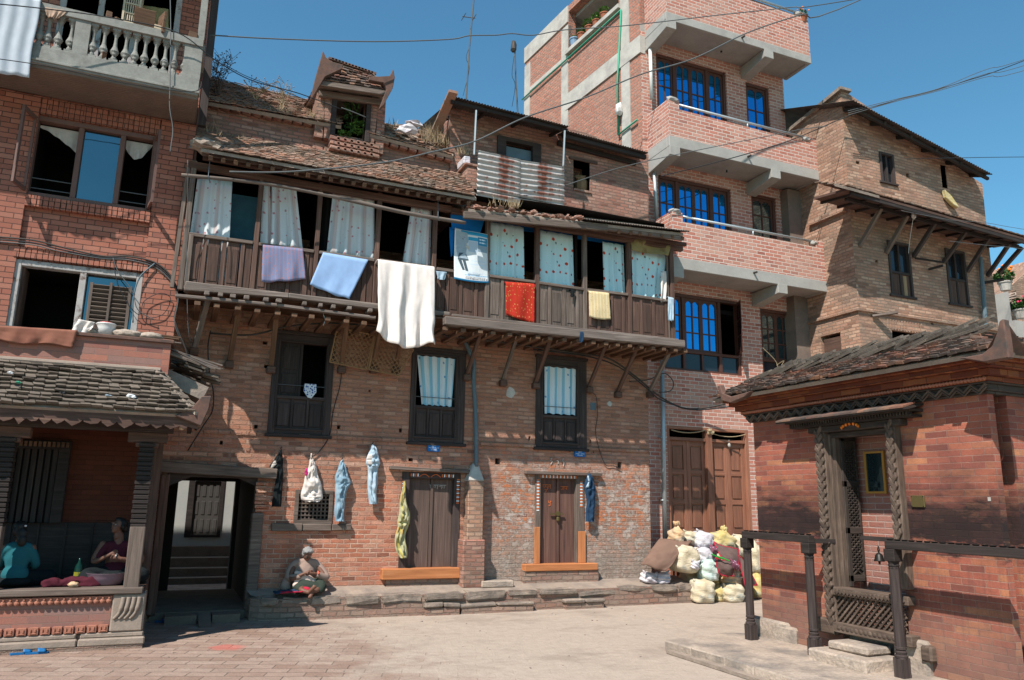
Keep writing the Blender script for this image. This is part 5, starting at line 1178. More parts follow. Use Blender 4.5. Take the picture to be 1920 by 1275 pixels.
# garage doors
r = win['g']; mb = MB(long=True); Y = YM+.1; fw = .09
gb = r[2]; gt = r[3]; zt = PY(YM, 1330, 826)[1]; xm = (r[0]+r[1])/2
mb.box(r[0], r[0]+fw*.7, Y-.1, Y+.05, 0.01, gt); mb.box(r[1]-fw, r[1], Y-.1, Y+.05, 0.01, gt); mb.box(r[0]+fw*.7, r[1]-fw, Y-.1, Y+.05, gt-.07, gt); mb.box(xm-.075, xm+.075, Y-.12, Y+.05, .01, gt-.07); mb.box(r[0]+fw*.7, xm-.075, Y-.09, Y+.05, zt-.03, zt+.04); mb.box(xm+.075, r[1]-fw, Y-.09, Y+.05, zt-.03, zt+.04)
gd = mb.build('garage_door_frame', M['w_teak'], MO, bev=.006)
for (a, b) in ((r[0]+fw*.7, xm-.075), (xm+.075, r[1]-fw)):
    for k in range(2):
        x0, x1 = lerp(a, b, k/2)+.003, lerp(a, b, (k+1)/2)-.003; mb = MB(long=True); st = .085
        mb.box(x0, x0+st, Y-.03, Y+.01, .02, zt-.03); mb.box(x1-st, x1, Y-.03, Y+.01, .02, zt-.03); nz = 5
        for j in range(nz+1): z = lerp(.06, zt-.08, j/nz); mb.box(x0+st, x1-st, Y-.029, Y+.01, z-.05, z+.05)
        mb.box(x0+st, x1-st, Y-.0, Y+.008, .02, zt-.03)
        for j in range(nz): z0, z1 = lerp(.06, zt-.08, j/nz)+.085, lerp(.06, zt-.08, (j+1)/nz)-.085; mb.box(x0+st+.035, x1-st-.035, Y-.022, Y+.0, z0, z1)
        mb.build('door_leaf', M['w_teak'], gd, bev=.012)
mb = MB(); mb.tube(sag((r[0]+.1, Y-.12, gt-.1), (xm-.1, Y-.12, gt-.06), .06), .012, 5); mb.tube(sag((xm-.02, Y-.13, gt-.1), (r[1]-.1, Y-.12, gt-.1), .08), .01, 5); mb.blob((xm, Y-.15, gt-.08), (.08, .05, .07), 2, .4)
o = mb.build('dried_garland', M['dry'], None); tag(o, 'dried flower garland hanging over the brown garage doors', 'garland')
mb = MB(); mb.blob((lerp(xm, r[1], .5), Y-.1, zt-.08), (.035, .03, .05), 2, .1); mb.tube([(lerp(xm, r[1], .5), Y-.1, zt-.03), (lerp(xm, r[1], .5), Y-.1, zt+.04)], .006, 5); o = mb.build('hanging_charm', M['conc_l'], None); tag(o, 'small pale charm hanging on a string before the right garage door', 'charm')
# pipes
mb = MB(); mb.tube([P(1, YM-.1, 1241, 660), P(1, YM-.1, 1247, 1020)], .048, 10)
for py in (700, 820, 938): c = P(1, YM-.1, 1242+(py-660)*.014, py); mb.box(c.x-.07, c.x+.07, YM-.12, YM, c.z-.01, c.z+.01)
mb.build('drainpipe', M['steel'], MO, smooth=True)
for (a, b) in (((1219, 92), (1222, 186)), ((1226, 305), (1231, 412))): mb = MB(); mb.tube([P(1, YM-.12, *a), P(1, YM-.12, *b)], .042, 10); mb.build('drainpipe', M['pvc'] if a[0] == 1219 else M['steel'], MO, smooth=True)
def spt(px, py, o=.06): a, z = SP(px, py); return C0+sk*a+zz*z+out_n*o
mb = MB(); mb.tube([spt(982, 188), spt(1168, 20)], .024, 6); mb.tube([spt(1168, 20), spt(1161, 160), spt(1163, 254)], .024, 6); mb.tube([spt(1163, 254), spt(1198, 226)], .024, 6); mb.build('green_water_pipe', M['green_p'], MO, smooth=True)
mb = MB(); mb.blob(spt(1167, 207, .1), (.1, .1, .17), 2, .2); o = mb.build('plastic_bottle', M['bucket'], None); tag(o, 'pale plastic bottle tied to the green pipe on the side wall', 'bottle')
# small ledge light fixtures, rooftop parapet on the side
mb = MB(); mb.tube([(lerp(XB0, XB1, .45), YMB+.5, ZMi-.05), (lerp(XB0, XB1, .45), YMB+.5, ZMi)], .02, 6); mb.blob((lerp(XB0, XB1, .45), YMB+.5, ZT-.02), (.03, .03, .03), 1, 0); mb.build('ceiling_hook', M['wire'], MO)
YR = 12.2; XRc = P(1, YR, 1609, 580).x; 
RH = thing('brown_brick_house', 'weathered brown brick house with strutted tile canopy behind the temple', 'house', (XRc+2, YR, 0))
XRe = P(1, YR, 1866, 560).x; 
zbelt = P(1, YR, 1740, 599).z
def r2(px0, py0, px1, py1): cx, cy = (px0+px1)/2, (py0+py1)/2; return (PY(YR, px0, cy)[0], PY(YR, px1, cy)[0], PY(YR, cx, py1)[1], PY(YR, cx, py0)[1])
rw = {'u': r2(1650, 288, 1676, 342), 'n': r2(1765, 310, 1775, 352), 'l': r2(1667, 455, 1708, 554), 'r': r2(1776, 470, 1812, 570), 'b': r2(1674, 622, 1727, 660)}
mb = MB(); tl = P(1, YR, 1596, 172).z; tr = P(1, YR, 1843, 340).z; tR = P(1, YR, 1905, 420).z
eav = P(1, YR, 1700, 400).z
mb.wy([(XRc, 0), (XRe, 0), (XRe, P(1, YR, 1845, 400).z), (PY(YR, 1842, 345)[0], PY(YR, 1842, 345)[1]), (XRc, tl)], [rq(v) for v in rw.values()]+[rq(r2(1605, 302, 1612, 308)), rq(r2(1699, 325, 1705, 333)), rq(r2(1746, 605, 1750, 609)), rq(r2(1641, 488, 1647, 493))], YR, YR+.4)
# left face
sb = P(0, XRc, 1500, 215)
mb.plate([(YR+.4, 0), (YR+4.2, 0), (YR+4.2, tl-1.2), (YR+1.9, tl-.35), (YR+.4, tl-.07)], [[(YR+.55, zbelt-1.2), (YR+1.15, zbelt-1.2), (YR+1.15, zbelt-.42), (YR+.55, zbelt-.42)]], lambda a, b, k: (XRc+.4*k, a, b))
mb.build('wall', M['right'], RH)
mb = MB(); mb.box(XRc+.5, XRe, YR+.6, YR+.7, 0, 11); mb.box(XRc+.42, XRc+.5, YR+.42, YR+4, 0, 10); mb.box(XRe-.1, XRe, YR+.4, YR+4, 0, tr-.5); mb.build('interior', M['dim'], RH)
# concrete pier of the neighbour between the two houses
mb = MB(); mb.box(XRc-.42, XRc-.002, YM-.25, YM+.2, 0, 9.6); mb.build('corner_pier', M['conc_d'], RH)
mb = MB(); mb.box(XRc-.05, XRe+.03, YR-.06, YR, zbelt-.05, zbelt+.03); mb.box(XRc-.06, XRc, YR-.06, YR+3, zbelt-.05, zbelt+.03); mb.jit(.008, 2); mb.build('belt_course', M['right'], RH, bev=.01)
z2 = P(0, XRc, 1560, 405).z; mb = MB(); mb.box(XRc-.1, XRc, YR+.1, YR+1.2, z2-.05, z2+.08); mb.jit(.02, 3); mb.build('belt_course', M['right'], RH, bev=.01)
mb = MB(long=True); a = P(1, YR-.1, 1645, 590); mb.beam(a+V((-.05, .1, -.02)), a+V((.35, -.25, .04)), .13, .05); mb.build('timber_stub', M['w_grey'], RH)
def rwin(r, lowf, pane=True, boards='w_brown'):
    mb = MB(long=True); Y = YR+.05; f = .06; mb.box(r[0], r[0]+f, Y-.08, Y+.05, r[2], r[3]); mb.box(r[1]-f, r[1], Y-.08, Y+.05, r[2], r[3]); mb.box(r[0]+f, r[1]-f, Y-.08, Y+.05, r[3]-f, r[3]); mb.box(r[0]-.06, r[1]+.06, Y-.1, Y+.05, r[2]-.05, r[2])
    xm = (r[0]+r[1])/2; mb.box(xm-.03, xm+.03, Y-.05, Y+.04, r[2], r[3]-f)
    if lowf: z = lerp(r[2], r[3], lowf); mb.box(r[0]+f, r[1]-f, Y-.06, Y+.04, z-.03, z+.03)
    w_ = mb.build('window', M['w_dark'], RH, bev=.004)
    if lowf:
        mb = MB(long=True); n = 3
        for i in range(n): mb.box(lerp(r[0]+f, r[1]-f, i/n)+.004, lerp(r[0]+f, r[1]-f, (i+1)/n)-.004, Y-.03, Y, r[2], z-.03)
        mb.build('boarding', M['w_brown'], w_)
    if pane: mb = MB(); mb.box(r[0]+f, r[1]-f, Y+.01, Y+.016, r[2]+.02, r[3]-f); mb.build('pane', M['glass_d'], w_)
    return w_
rwin(rw['u'], 0); a = rwin(rw['l'], .42); rwin(rw['r'], .45)
mb = MB(long=True); x = lerp(rw['l'][0], rw['l'][1], .62); mb.box(x, x+.1, YR+.005, YR+.018, rw['l'][2]+.02, lerp(rw['l'][2], rw['l'][3], .38)); mb.build('pale_board', wood('pale_board', (.3, .2, .11), (.2, .13, .07)), a)
recess(rw['n'], YR+.02, YR+.4, M['right'], RH, 'niche'); recess(rw['b'], YR+.1, YR+.6, M['dark'], RH)
mb = MB(); mb.box(XRc+.05, XRc+.4, YR+.6, YR+1.1, zbelt-1.2, zbelt-.5); mb.build('boarded_opening', M['w_brown'], RH)
# soldier-brick lintel
mb = MB(); r = rw['b']; n = 13
for i in range(n): x = lerp(r[0]-.15, r[1]+.1, (i+.5)/n); mb.box(x-.028, x+.028, YR-.012, YR+.05, r[3]+.02, r[3]+.24)
mb.build('brick_lintel', M['right'], RH, bev=.006)
# top roof
a, b = P(1, YR-.45, 1592, 196), P(1, YR-.45, 1858, 326); at_, bt_ = V((XRc-.25, YR-.1, tl+.05)), b+V((0, .8, .28))
a0 = P(1, YR-.05, 1570, 176); 
mb = corrugated(P(1, YR-.5, 1600, 188), P(1, YR-.5, 1861, 327), V((-.1, 3.4, 1.3)), .014, .08); mb.build('corrugated_roof', M['corr_d'], RH, solid=.005)
mb = MB(); slab(mb, (XRc-.1, YR-.06, tl+.02), (XRc+.25, YR-.06, tl+.03), (XRc+.25, YR+3.5, tl-.6), (XRc-.12, YR+3.5, tl-.6), .08); mb.jit(.03, 2); mb.build('parapet_cap', M['stone'], RH)
mb = MB(long=True); q0, q1 = P(1, YR-.4, 1604, 200), P(1, YR-.4, 1856, 332)
for k in range(6): c = lerp(q0, q1, (k+.1)/5.3); mb.beam(c+V((0, 0, -.03)), c+V((0, .6, .22)), .07, .08)
mb.beam(q0+V((0, .05, -.03)), q1+V((0, .05, -.03)), .06, .07); mb.build('roof_timbers', M['w_black'], RH)
# canopy
ca, cb = P(1, YR-.95, 1590, 352), P(1, YR-.95, 1935, 450); ct0 = V((ca.x, YR, ca.z+.14)); cb_t = V((cb.x, YR, cb.z+.14))
mb = MB(); slab(mb, ca, cb, cb_t, ct0, .05); mb.build('canopy_deck', M['w_brown'], RH)
mb = MB(); tiles(mb, ca+V((0, 0, .03)), cb+V((0, 0, .03)), V((0, .85, .42)), V((0, .85, .42)), 9, .09, .018, .3, .012, 1.4); cn = mb.build('canopy_tiles', M['tile_old'], RH)
mb = MB(); 
for i in range(6): p = lerp(ca, ca+V((.8, .05, -.0)), i/5); mb.obox(p+V((0, .1, .05)), V((.1, 0, 0)), V((0, .16, .1)), V((0, 0, .03)))
mb.build('edge_slate', M['stone'], RH)
mb = MB(long=True); mb.beam(ca+V((.1, .04, -.08)), cb+V((0, .04, -.08)), .05, .1); mb.beam(ca+V((.3, .35, -.07)), cb+V((0, .35, -.07)), .07, .08)
n = 12
for i in range(n): c = lerp(ca, cb, (i+.5)/n); mb.beam(c+V((0, .04, -.05)), V((c.x, YR+.05, c.z+.08)), .05, .07)
mb.build('canopy_timbers', M['w_black'], RH)
for b, t in (((1612, 462), (1636, 400)), ((1661, 475), (1695, 408)), ((1712, 482), (1747, 418)), ((1769, 492), (1803, 432)), ((1813, 510), (1846, 450)), ((1851, 518), (1882, 458)), ((1873, 512), (1910, 462))):
    p = P(1, YR, *b); q = V((p.x+.04, YR-.62, lerp(ca.z, cb.z, (p.x-ca.x)/(cb.x-ca.x))-.06)); mb = MB(long=True); mb.beam(p, q, .09, .09); mb.build('strut', M['w_grey'] if b[0] < 1700 else M['w_dark'], RH, bev=.008)
mb = MB(); mb.tube([P(1, YR-.1, 1838, 482), P(1, YR-.1, 1848, 610)], .05, 8); mb.build('drainpipe', M['pipe'], RH)
mb = MB(); mb.tube([P(1, YR-.08, 1716, 484), P(1, YR-.3, 1770, 492)], .025, 6); mb.tube([P(1, YR-.05, 1741, 505), P(1, YR-.35, 1768, 498)], .03, 6); mb.tube([P(1, YR-.05, 1846, 530), P(1, YR-.3, 1882, 524)], .035, 6); mb.build('wooden_peg', M['w_black'], RH)
for c, l in ((.5, 0),):
    p = P(1, YR-.1, 1770, 356); q = P(1, YR-.12, 1798, 388); mb = MB(); mb.wy([(p.x, p.z), (p.x+.07, p.z-.02), (p.x+.22, p.z-.12), (q.x, q.z+.02), (q.x-.02, q.z-.02), (q.x-.17, q.z), (p.x+.04, p.z-.2)], [], YR-.13, YR-.03); mb.jit(.03, 7); o = mb.build('plastic_bag', M['sack_y2'], None, bev=.02); tag(o, 'yellow plastic bag hanging from the small niche above the tile canopy', 'bag')
# far houses at the right edge
FH = thing('distant_house', 'low house with brown tiled roof at the right edge beyond the brown house', 'house', (27, 17, 0))
Yd = 17.0
mb = MB(); a_ = P(1, Yd, 1868, 560); b_ = P(1, Yd, 1960, 480); mb.wy([(a_.x, 0), (a_.x, a_.z), (b_.x, b_.z), (b_.x+7, b_.z), (b_.x+7, 0)], [], Yd, Yd+4); mb.build('wall', M['right'], FH)
mb = MB(); slab(mb, P(1, Yd-.8, 1862, 588), P(1, Yd-.8, 1905, 580), P(1, Yd+.8, 1905, 518), P(1, Yd+.8, 1862, 545), .06); mb.build('roof', M['earth'], FH)
mb = MB(); tiles(mb, P(1, Yd-.8, 1862, 588), P(1, Yd-.8, 1905, 580), P(1, Yd+.8, 1862, 545)-P(1, Yd-.8, 1862, 588), P(1, Yd+.8, 1905, 518)-P(1, Yd-.8, 1905, 580), 14, .12, .02, .3); mb.build('roof_tiles', M['tile_old'], FH)
mb = MB(); a_ = P(1, Yd-1.4, 1903, 600); mb.box(a_.x, a_.x+6, Yd-1.4, Yd-.01, 0, a_.z); mb.box(P(1, Yd-1, 1872, 540).x, a_.x, Yd-1.3, Yd-.6, 0, P(1, Yd-1.2, 1886, 548).z); mb.build('pale_wall', M['conc'], FH)
mb = MB(); mb.wy(sxz([(1870, 640), (1870, 598), (1884, 595), (1884, 640)], Yd-.2), [], Yd-.2, Yd-.1); mb.build('opening_shade_panel', M['dark'], FH)  # flat dark panel; its colour stands for shade inside an opening
YL, YLB = 12.9, 11.95
LH = thing('red_brick_house', 'dark red brick house at the left with a cement baluster balcony', 'house', (-2, YL, 0))
XLR = PY(YL, 345, 450)[0]
def lr(cx0, cx1, cy, t, b, tx): return (PY(YL, cx0, cy)[0], PY(YL, cx1, cy)[0], PY(YL, tx, b)[1], PY(YL, tx, t)[1])
lw1 = lr(50, 292, 310, 236, 384, 175); lw2 = lr(18, 264, 560, 500, 640, 150); lw2 = (lw2[0], lw2[1], PY(YL, 150, 632)[1], lw2[3])
lw3 = lr(120, 345, 40, -90, 100, 230); lw3 = (PY(YL, 108, 40)[0], PY(YL, 338, 40)[0], PY(YL, 200, 125)[1], PY(YL, 200, -80)[1])
mb = MB(); ztop = 10.6
mb.wy([(-9, 0), (XLR, 0), (XLR, ztop), (-9, ztop)], [rq(lw1), rq(lw2), rq(lw3)], YL, YL+.35)
mb.box(XLR-.24, XLR-.001, YL+.35, YL+2.75, 0, ztop); mb.box(-9, XLR-.25, YL+2.55, YL+2.75, 0, ztop); mb.build('wall', M['left'], LH)  # unseen rear; its depth is shaped to let sun into the courtyard
mb = MB(); mb.box(-9, XLR+.05, YL-.9, YL+2.75, ztop, ztop+.15); mb.build('roof_slab', M['conc'], LH)
# recessed field between the two lower windows: shown by pilasters standing proud
mb = MB(); x0, x1 = PY(YL, 42, 420)[0], PY(YL, 280, 430)[0]; zt = PY(YL, 160, 378)[1]; zb = PY(YL, 150, 486)[1]
mb.box(x1, XLR, YL-.06, YL, 3.4, 7.9); mb.box(-9, x0, YL-.06, YL, 3.4, 7.9); mb.build('pilaster', M['left'], LH)
def soldier(mb, x0, x1, z0, z1, pr=.09, w=.075):
    n = int((x1-x0)/w)
    for i in range(n): a = lerp(x0, x1, i/n); mb.box(a+.004, lerp(x0, x1, (i+1)/n)-.004, YL-pr-U(0, .006), YL+.03, z0, z1)
mb = MB(); soldier(mb, x0-.0, x1+.0, lw1[2]-.19, lw1[2]-.02, .1); soldier(mb, lw2[0]-.03, lw2[1]+.06, lw2[3]+.02, lw2[3]+.19, .07); soldier(mb, lw1[0], lw1[1], lw1[3]+.02, lw1[3]+.3, .05)
mb.build('soldier_course', M['left'], LH, bev=.004)
for r in (lw1, lw2, lw3): recess((r[0], r[1], r[2], r[3]), YL+.12, YL+1.5, M['dark'], LH)
def lframe(r, xs, m, Y=YL+.02, f=.075):
    mb = MB(long=True); mb.box(r[0], r[0]+f, Y-.05, Y+.1, r[2], r[3]); mb.box(r[1]-f, r[1], Y-.05, Y+.1, r[2], r[3]); mb.box(r[0]+f, r[1]-f, Y-.05, Y+.1, r[3]-f, r[3]); mb.box(r[0]+f, r[1]-f, Y-.05, Y+.1, r[2], r[2]+f*.8)
    for x in xs: mb.box(x-f*.5, x+f*.5, Y-.045, Y+.09, r[2]+f*.8, r[3]-f)
    return mb.build('window', m, LH, bev=.006)
xa, xb = lerp(lw1[0], lw1[1], .375), lerp(lw1[0], lw1[1], .71); fw = lframe(lw1, (xa, xb), M['w_lframe'])
mb = MB(); mb.box(xa+.04, xb-.04, YL+.05, YL+.056, lw1[2]+.06, lw1[3]-.08); mb.build('pane', M['glass_s'], fw)
mb = MB()
for (a, b) in ((lw1[0]+.08, xa-.04), (xb+.04, lw1[1]-.08)):
    for z in (.3, .14): mb.tube([(a, YL+.03, lw1[2]+z), (b, YL+.03, lw1[2]+z)], .008, 5)
mb.build('rail', M['iron'], fw)
for (hx, d, a_) in ((lw1[0]+.04, -1, 1.85), (lw1[1]-.04, 1, 1.75)):
    wd = .4; dr = V((d*abs(math.cos(a_)), -math.sin(a_)*.0-math.sqrt(1-math.cos(a_)**2), 0)); mb = MB(long=True); z0, z1 = lw1[2]+.04, lw1[3]-.04
    p = V((hx, YL-.03, 0))
    for (s0, s1, q0, q1) in ((0, .12, z0, z1), (.88, 1, z0, z1), (.12, .88, z0, z0+.06), (.12, .88, z1-.06, z1)):
        c = p+dr*wd*(s0+s1)/2; c.z = (q0+q1)/2; n = V((-dr.y, dr.x, 0)); mb.obox(c, V((0, 0, (q1-q0)/2)), dr*wd*(s1-s0)/2, n*.018) if q1-q0 > .2 else mb.obox(c, dr*wd*(s1-s0)/2, V((0, 0, (q1-q0)/2)), n*.018)
    sh = mb.build('casement', M['w_lframe'], fw)
for (a, b, zc, l) in ((lw1[0]+.08, xa-.02, 0, 1), (xa+.04, xb-.04, 0, 2), (xb+.04, lw1[1]-.08, 0, 3)):
    mb = MB(); zt = lw1[3]-.1
    def fn(u, v, a=a, b=b, l=l):
        dp = {1: .04+.34*u**1.3, 2: .16+.12*math.sin(math.pi*u), 3: .3*math.sin(math.pi*min(1, .15+u*.85))}[l]; return (lerp(a, b, u), YL+.1+.02*math.sin(u*22)*v, zt-dp*v)
    mb.grid(fn, 24, 5, lambda u, v: (u*.8, v*.3)); o = mb.build('swag_curtain', M['c_sheet'] if l == 2 else M['conc_l'], None, smooth=True); tag(o, {1: 'pale swag curtain in the left pane under the cement balcony', 2: 'pale ruffled curtain behind the middle glass pane under the balcony', 3: 'pale looped swag curtain in the right pane under the balcony'}[l], 'curtain', 'swag curtains under the cement balcony')
# lower window: white frame, louvres
xm = lerp(lw2[0], lw2[1], .525); f2 = lframe(lw2, (xm,), M['w_white'], f=.09)
mb = MB(long=True); mb.box(lw2[0]+.09, lw2[0]+.13, YL+.05, YL+.4, lw2[2]+.05, lw2[3]-.09); mb.build('open_shutter', M['w_brown'], f2)
mb = MB(long=True); a, b = xm+.1, lw2[1]-.14; z0, z1 = lw2[2]+.05, lw2[3]-.22
for i in range(12): z = lerp(z0, z1, (i+.3)/12); mb.obox(((a+b)/2, YL+.03, z), V(((b-a)/2-.04, 0, 0)), V((0, .028, -.022)), V((0, .004, .005)))
mb.box(a, a+.045, YL+.0, YL+.06, z0, z1); mb.box(b-.045, b, YL+.0, YL+.06, z0, z1); mb.box((a+b)/2-.018, (a+b)/2+.018, YL-.02, YL+.02, z0, z1+.02)
mb.build('louvred_shutter', M['w_grey'], f2); mb = MB(); mb.box(xm+.05, lw2[1]-.1, YL+.09, YL+.096, z0, lw2[3]-.1); mb.build('pane', M['glass_s'], f2)
# upper window behind the balcony
ux = [lerp(lw3[0], lw3[1], t) for t in (.33, .62)]; f3_ = lframe(lw3, ux, M['w_white'], f=.09)
mb = MB(); mb.box(lw3[0]+.09, ux[1]-.04, YL+.05, YL+.056, lw3[2]+.06, lw3[3]-.08); mb.build('pane', M['glass_s'], f3_)
# balcony
BS = PY(YLB, 371, 179); zb0 = BS[1]; xb1 = BS[0]; zb1 = P(1, YLB, 367, 145).z+.0; z_rb = P(1, YLB, 200, 62).z
hand0, hand1 = P(1, YLB, 200, 26), P(1, YLB, 200, 43)
zh1 = P(1, YLB, 230, 40).z; zh0 = zh1-.13; zlow = P(1, YLB, 230, 118).z
mb = MB(); mb.box(-9, xb1, YLB+.05, YL, zb0-.05, zb0+.12); 
for k in range(30): y = lerp(YLB+.06, YL-.03, k/30); mb.box(-9, xb1-.02, y, y+.028, zb0-.056-.006*(k % 2), zb0-.05)
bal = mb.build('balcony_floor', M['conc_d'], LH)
mb = MB(); mb.box(-9, xb1, YLB, YLB+.12, zb0, zlow); mb.box(-9, xb1+.02, YLB-.02, YLB+.14, zb0+.03, zb0+.07); mb.box(xb1-.12, xb1, YLB+.12, YL, zb0, zlow); 
mb.build('balcony_kerb', M['balus'], bal, bev=.006)
mb = MB(); mb.box(-9, xb1, YLB-.02, YLB+.14, zh0, zh1); mb.box(xb1-.14, xb1+.02, YLB+.14, YL, zh0, zh1)
mb.build('handrail', M['balus'], bal, bev=.006)
px_post = (PY(YLB, 152, 75)[0], PY(YLB, 362, 120)[0], PY(YLB, 60, 60)[0])
for x, w in ((px_post[0], .1), (xb1-.13, .13), (px_post[2]-.08, .06)): mb = MB(); mb.box(x-w, x+w, YLB+.004, YLB+.125, zlow, zh0); mb.build('balustrade_pier', M['balus'], bal)
mb = MB(); mb.box(xb1-.1, xb1+.0, YLB+.02, YLB+.14, zh1, ztop); mb.build('balcony_post', M['balus'], bal)
mb = MB(long=True); mb.beam((xb1+.09, YL-.1, zb0-.1), (xb1+.09, YL-.1, ztop), .12, .1); mb.build('dark_fascia', M['w_dark'], LH)
prof = [(0, .055), (.03, .055), (.04, .04), (.09, .042), (.13, .03), (.17, .026), (.22, .045), (.3, .062), (.38, .045), (.46, .03), (.6, .023), (.74, .022), (.82, .034), (.86, .048), (.88, .034), (.92, .05), (1, .056)]
bh = zh0-zlow
xs = [PY(YLB, p, q)[0] for p, q in ((73, 60), (88, 66), (108, 72), (130, 80), (173, 82), (193, 88), (214, 94), (234, 98), (252, 103), (270, 108), (290, 112), (308, 116), (326, 122), (345, 126))]
xs += [xs[0]-.17*k for k in range(1, 22)]
for i, x in enumerate(xs):
    mb = MB(); mb.box(x-.06, x+.06, YLB+.01, YLB+.115, zlow, zlow+.035); mb.lathe((x, YLB+.065, zlow+.02), [(t*bh*.96, r*1.02) for t, r in prof], 12); mb.box(x-.055, x+.055, YLB+.015, YLB+.11, zh0-.04, zh0)
    mb.lathe((x, YLB+.02, zlow+.13), [(0, .028), (.008, .012)], 8, axis=(0, -1, 0))
    mb.build('baluster', M['balus'], bal, smooth=False)
# things on the balcony
z = zh1
mb = MB(); a = P(1, YLB-.05, 0, 0); xr_ = PY(YLB, 69, 60)[0]; xl_ = PY(YLB, -60, 40)[0]
def fn(u, v):
    x = lerp(xl_, xr_, u); 
    if v < .12: return (x, YLB+.14-v/.12*.21, z+.012)
    t = (v-.12)/.88; L = P(1, YLB, 40, 147).z; return (x+.012*math.sin(t*7), YLB-.07+.012*math.sin(u*30)+.03*t, lerp(z+.01, L, t)+.015*math.sin(u*9))
mb.grid(fn, 30, 24, lambda u, v: (u, v)); o = mb.build('hanging_sheet', M['c_sheet'], None, solid=.006, smooth=True); tag(o, 'pale grey sheet draped over the cement balustrade at the top left', 'sheet')
def drape(name, mat, Y, top, bot, lab, cat, amp=.012, n=3, over=.0, thick=.006, uvs=1, nu=24, nv=16, group=None, ty=0, back=.1, bulge=.02):
    "cloth over a rail: top=((pxL,pyL),(pxR,pyR)), bot the same, at plane Y; top folds back over the rail"
    TL_, TR_ = P(1, Y, *top[0]), P(1, Y, *top[1]); BL_, BR_ = P(1, Y, *bot[0]), P(1, Y, *bot[1]); mb = MB(); W = (TR_-TL_).length; Hh = (TL_-BL_).length; ph = U(0, 6)
    def fn(u, v):
        if v < .1: k = v/.1; t = lerp(TL_, TR_, u); return t+V((0, back*(1-k), .0+.012*math.sin(k*math.pi)-(.03*(1-k)**2)))
        t = (v-.1)/.9; p = lerp(lerp(TL_, TR_, u), lerp(BL_, BR_, u), t); s = amp*(.3+t)*(2.2*mnoise.noise(V((u*n*1.6+.25*t, t*1.1, ph)))+.7*math.sin(2*math.pi*n*u+ph+t)+.5*mnoise.noise(V((u*n*4, t*4, ph)))); w = .006*math.sin(u*13+ph)*(t)
        return p+V((.25*amp*mnoise.noise(V((t*5, ph, u)))*4*t, s+ty*t, w+.02*mnoise.noise(V((u*3, t*3, ph)))*t-bulge*math.sin(math.pi*min(1, u*1.15))*t*t))
    mb.grid(fn, nu, nv, lambda u, v: (u*W*uvs, (1-v)*Hh*uvs)); o = mb.build(name, mat, None, solid=thick, smooth=True); tag(o, lab, cat, group); return o
drape('face_cloth', M['c_tan'], YLB-.03, ((82, 13), (127, 20)), ((88, 30), (110, 36)), 'small tan cloth folded over the cement balustrade near the sheet', 'cloth', n=4)
def boxthing(name, mat, c, h, lab, cat, rot=0, tilt=0, bev=.004, group=None, long=True):
    mb = MB(long=long); R_ = Matrix.Rotation(rot, 3, 'Z') @ Matrix.Rotation(tilt, 3, 'X'); mb.obox(c, R_ @ V((h[0], 0, 0)), R_ @ V((0, h[1], 0)), R_ @ V((0, 0, h[2]))); o = mb.build(name, mat, None, bev=bev); return tag(o, lab, cat, group)
Yr = YLB+.05
def pr(px, py, Y=None): return P(1, Y or Yr, px, py)
c = pr(204, 32); boxthing('wood_block', M['w_rust'], (c.x, c.y, z+.06), (.04, .05, .06), 'small brown wooden block standing on the balcony rail', 'block', .2)
c = pr(222, 36); boxthing('wood_offcut', M['w_rust'], (c.x, c.y, z+.03), (.05, .04, .03), 'reddish wooden offcut on the rail beside the small block', 'block', .6, .4)
c = pr(283, 38); boxthing('wood_board', M['w_rust'], (c.x-.08, YLB-.02, z+.09), (.15, .012, .17), 'square brown board leaning over the balcony rail', 'board', .05, .3)
c = pr(300, 48); boxthing('wood_board', M['w_rust'], (c.x+.02, YLB+.06, z+.13), (.02, .14, .17), 'narrow brown board standing edgewise behind the leaning board', 'board', .35, .1)
c = pr(297, 52); boxthing('wood_block', M['cane'], (c.x+.06, c.y, z+.035), (.12, .06, .035), 'pale flat wooden block on the rail under the olive leaves', 'block', .1)
c = pr(362, 62); boxthing('wood_block', M['w_rust'], (c.x, c.y, z+.05), (.06, .06, .05), 'brown wooden cube at the right end of the balcony rail', 'block', .1)
c = pr(220, 115); boxthing('kindling_stick', M['w_rust'], (c.x-.18, YLB+.02, zlow+.05), (.03, .02, .07), 'small orange stick of wood leaning among the balusters', 'stick', .3, .3)
# louvred bird cage
mb = MB(); bx = (PY(YL-.3, 232, 20)[0], PY(YL-.3, 262, 20)[0]); z0 = P(1, YL-.3, 247, 45).z; z1 = P(1, YL-.3, 247, -45).z
for i in range(8): x = lerp(bx[0], bx[1], i/7); mb.box(x-.008, x+.008, YL-.32, YL-.3, z0, z1)
for i in range(6): zq = lerp(z0, z1, i/5); mb.box(bx[0], bx[1], YL-.33, YL-.29, zq-.012, zq+.012)
for i in range(8): x = lerp(bx[0], bx[1], i/7); mb.box(x-.008, x+.008, YL-.04, YL-.02, z0, z1)
mb.box(bx[0]-.015, bx[0]+.015, YL-.34, YL-.01, z0, z1); mb.box(bx[1]-.015, bx[1]+.015, YL-.34, YL-.01, z0, z1)
mb.tube([((bx[0]+bx[1])/2, YL-.17, z1), ((bx[0]+bx[1])/2, YL-.17, z1+.6)], .006, 5)
mb.box(bx[0]-.02, bx[1]+.02, YL-.34, YL-.02, z0-.03, z0); o = mb.build('bamboo_cage', M['cane'], None); tag(o, 'pale bamboo slatted cage hanging behind the balcony rail', 'cage')
drape('window_cloth', M['c_khaki'], YL-.05, ((264, 8), (316, 16)), ((270, 60), (316, 70)), 'olive green cloth hanging in the right bay behind the balcony', 'cloth', n=2)
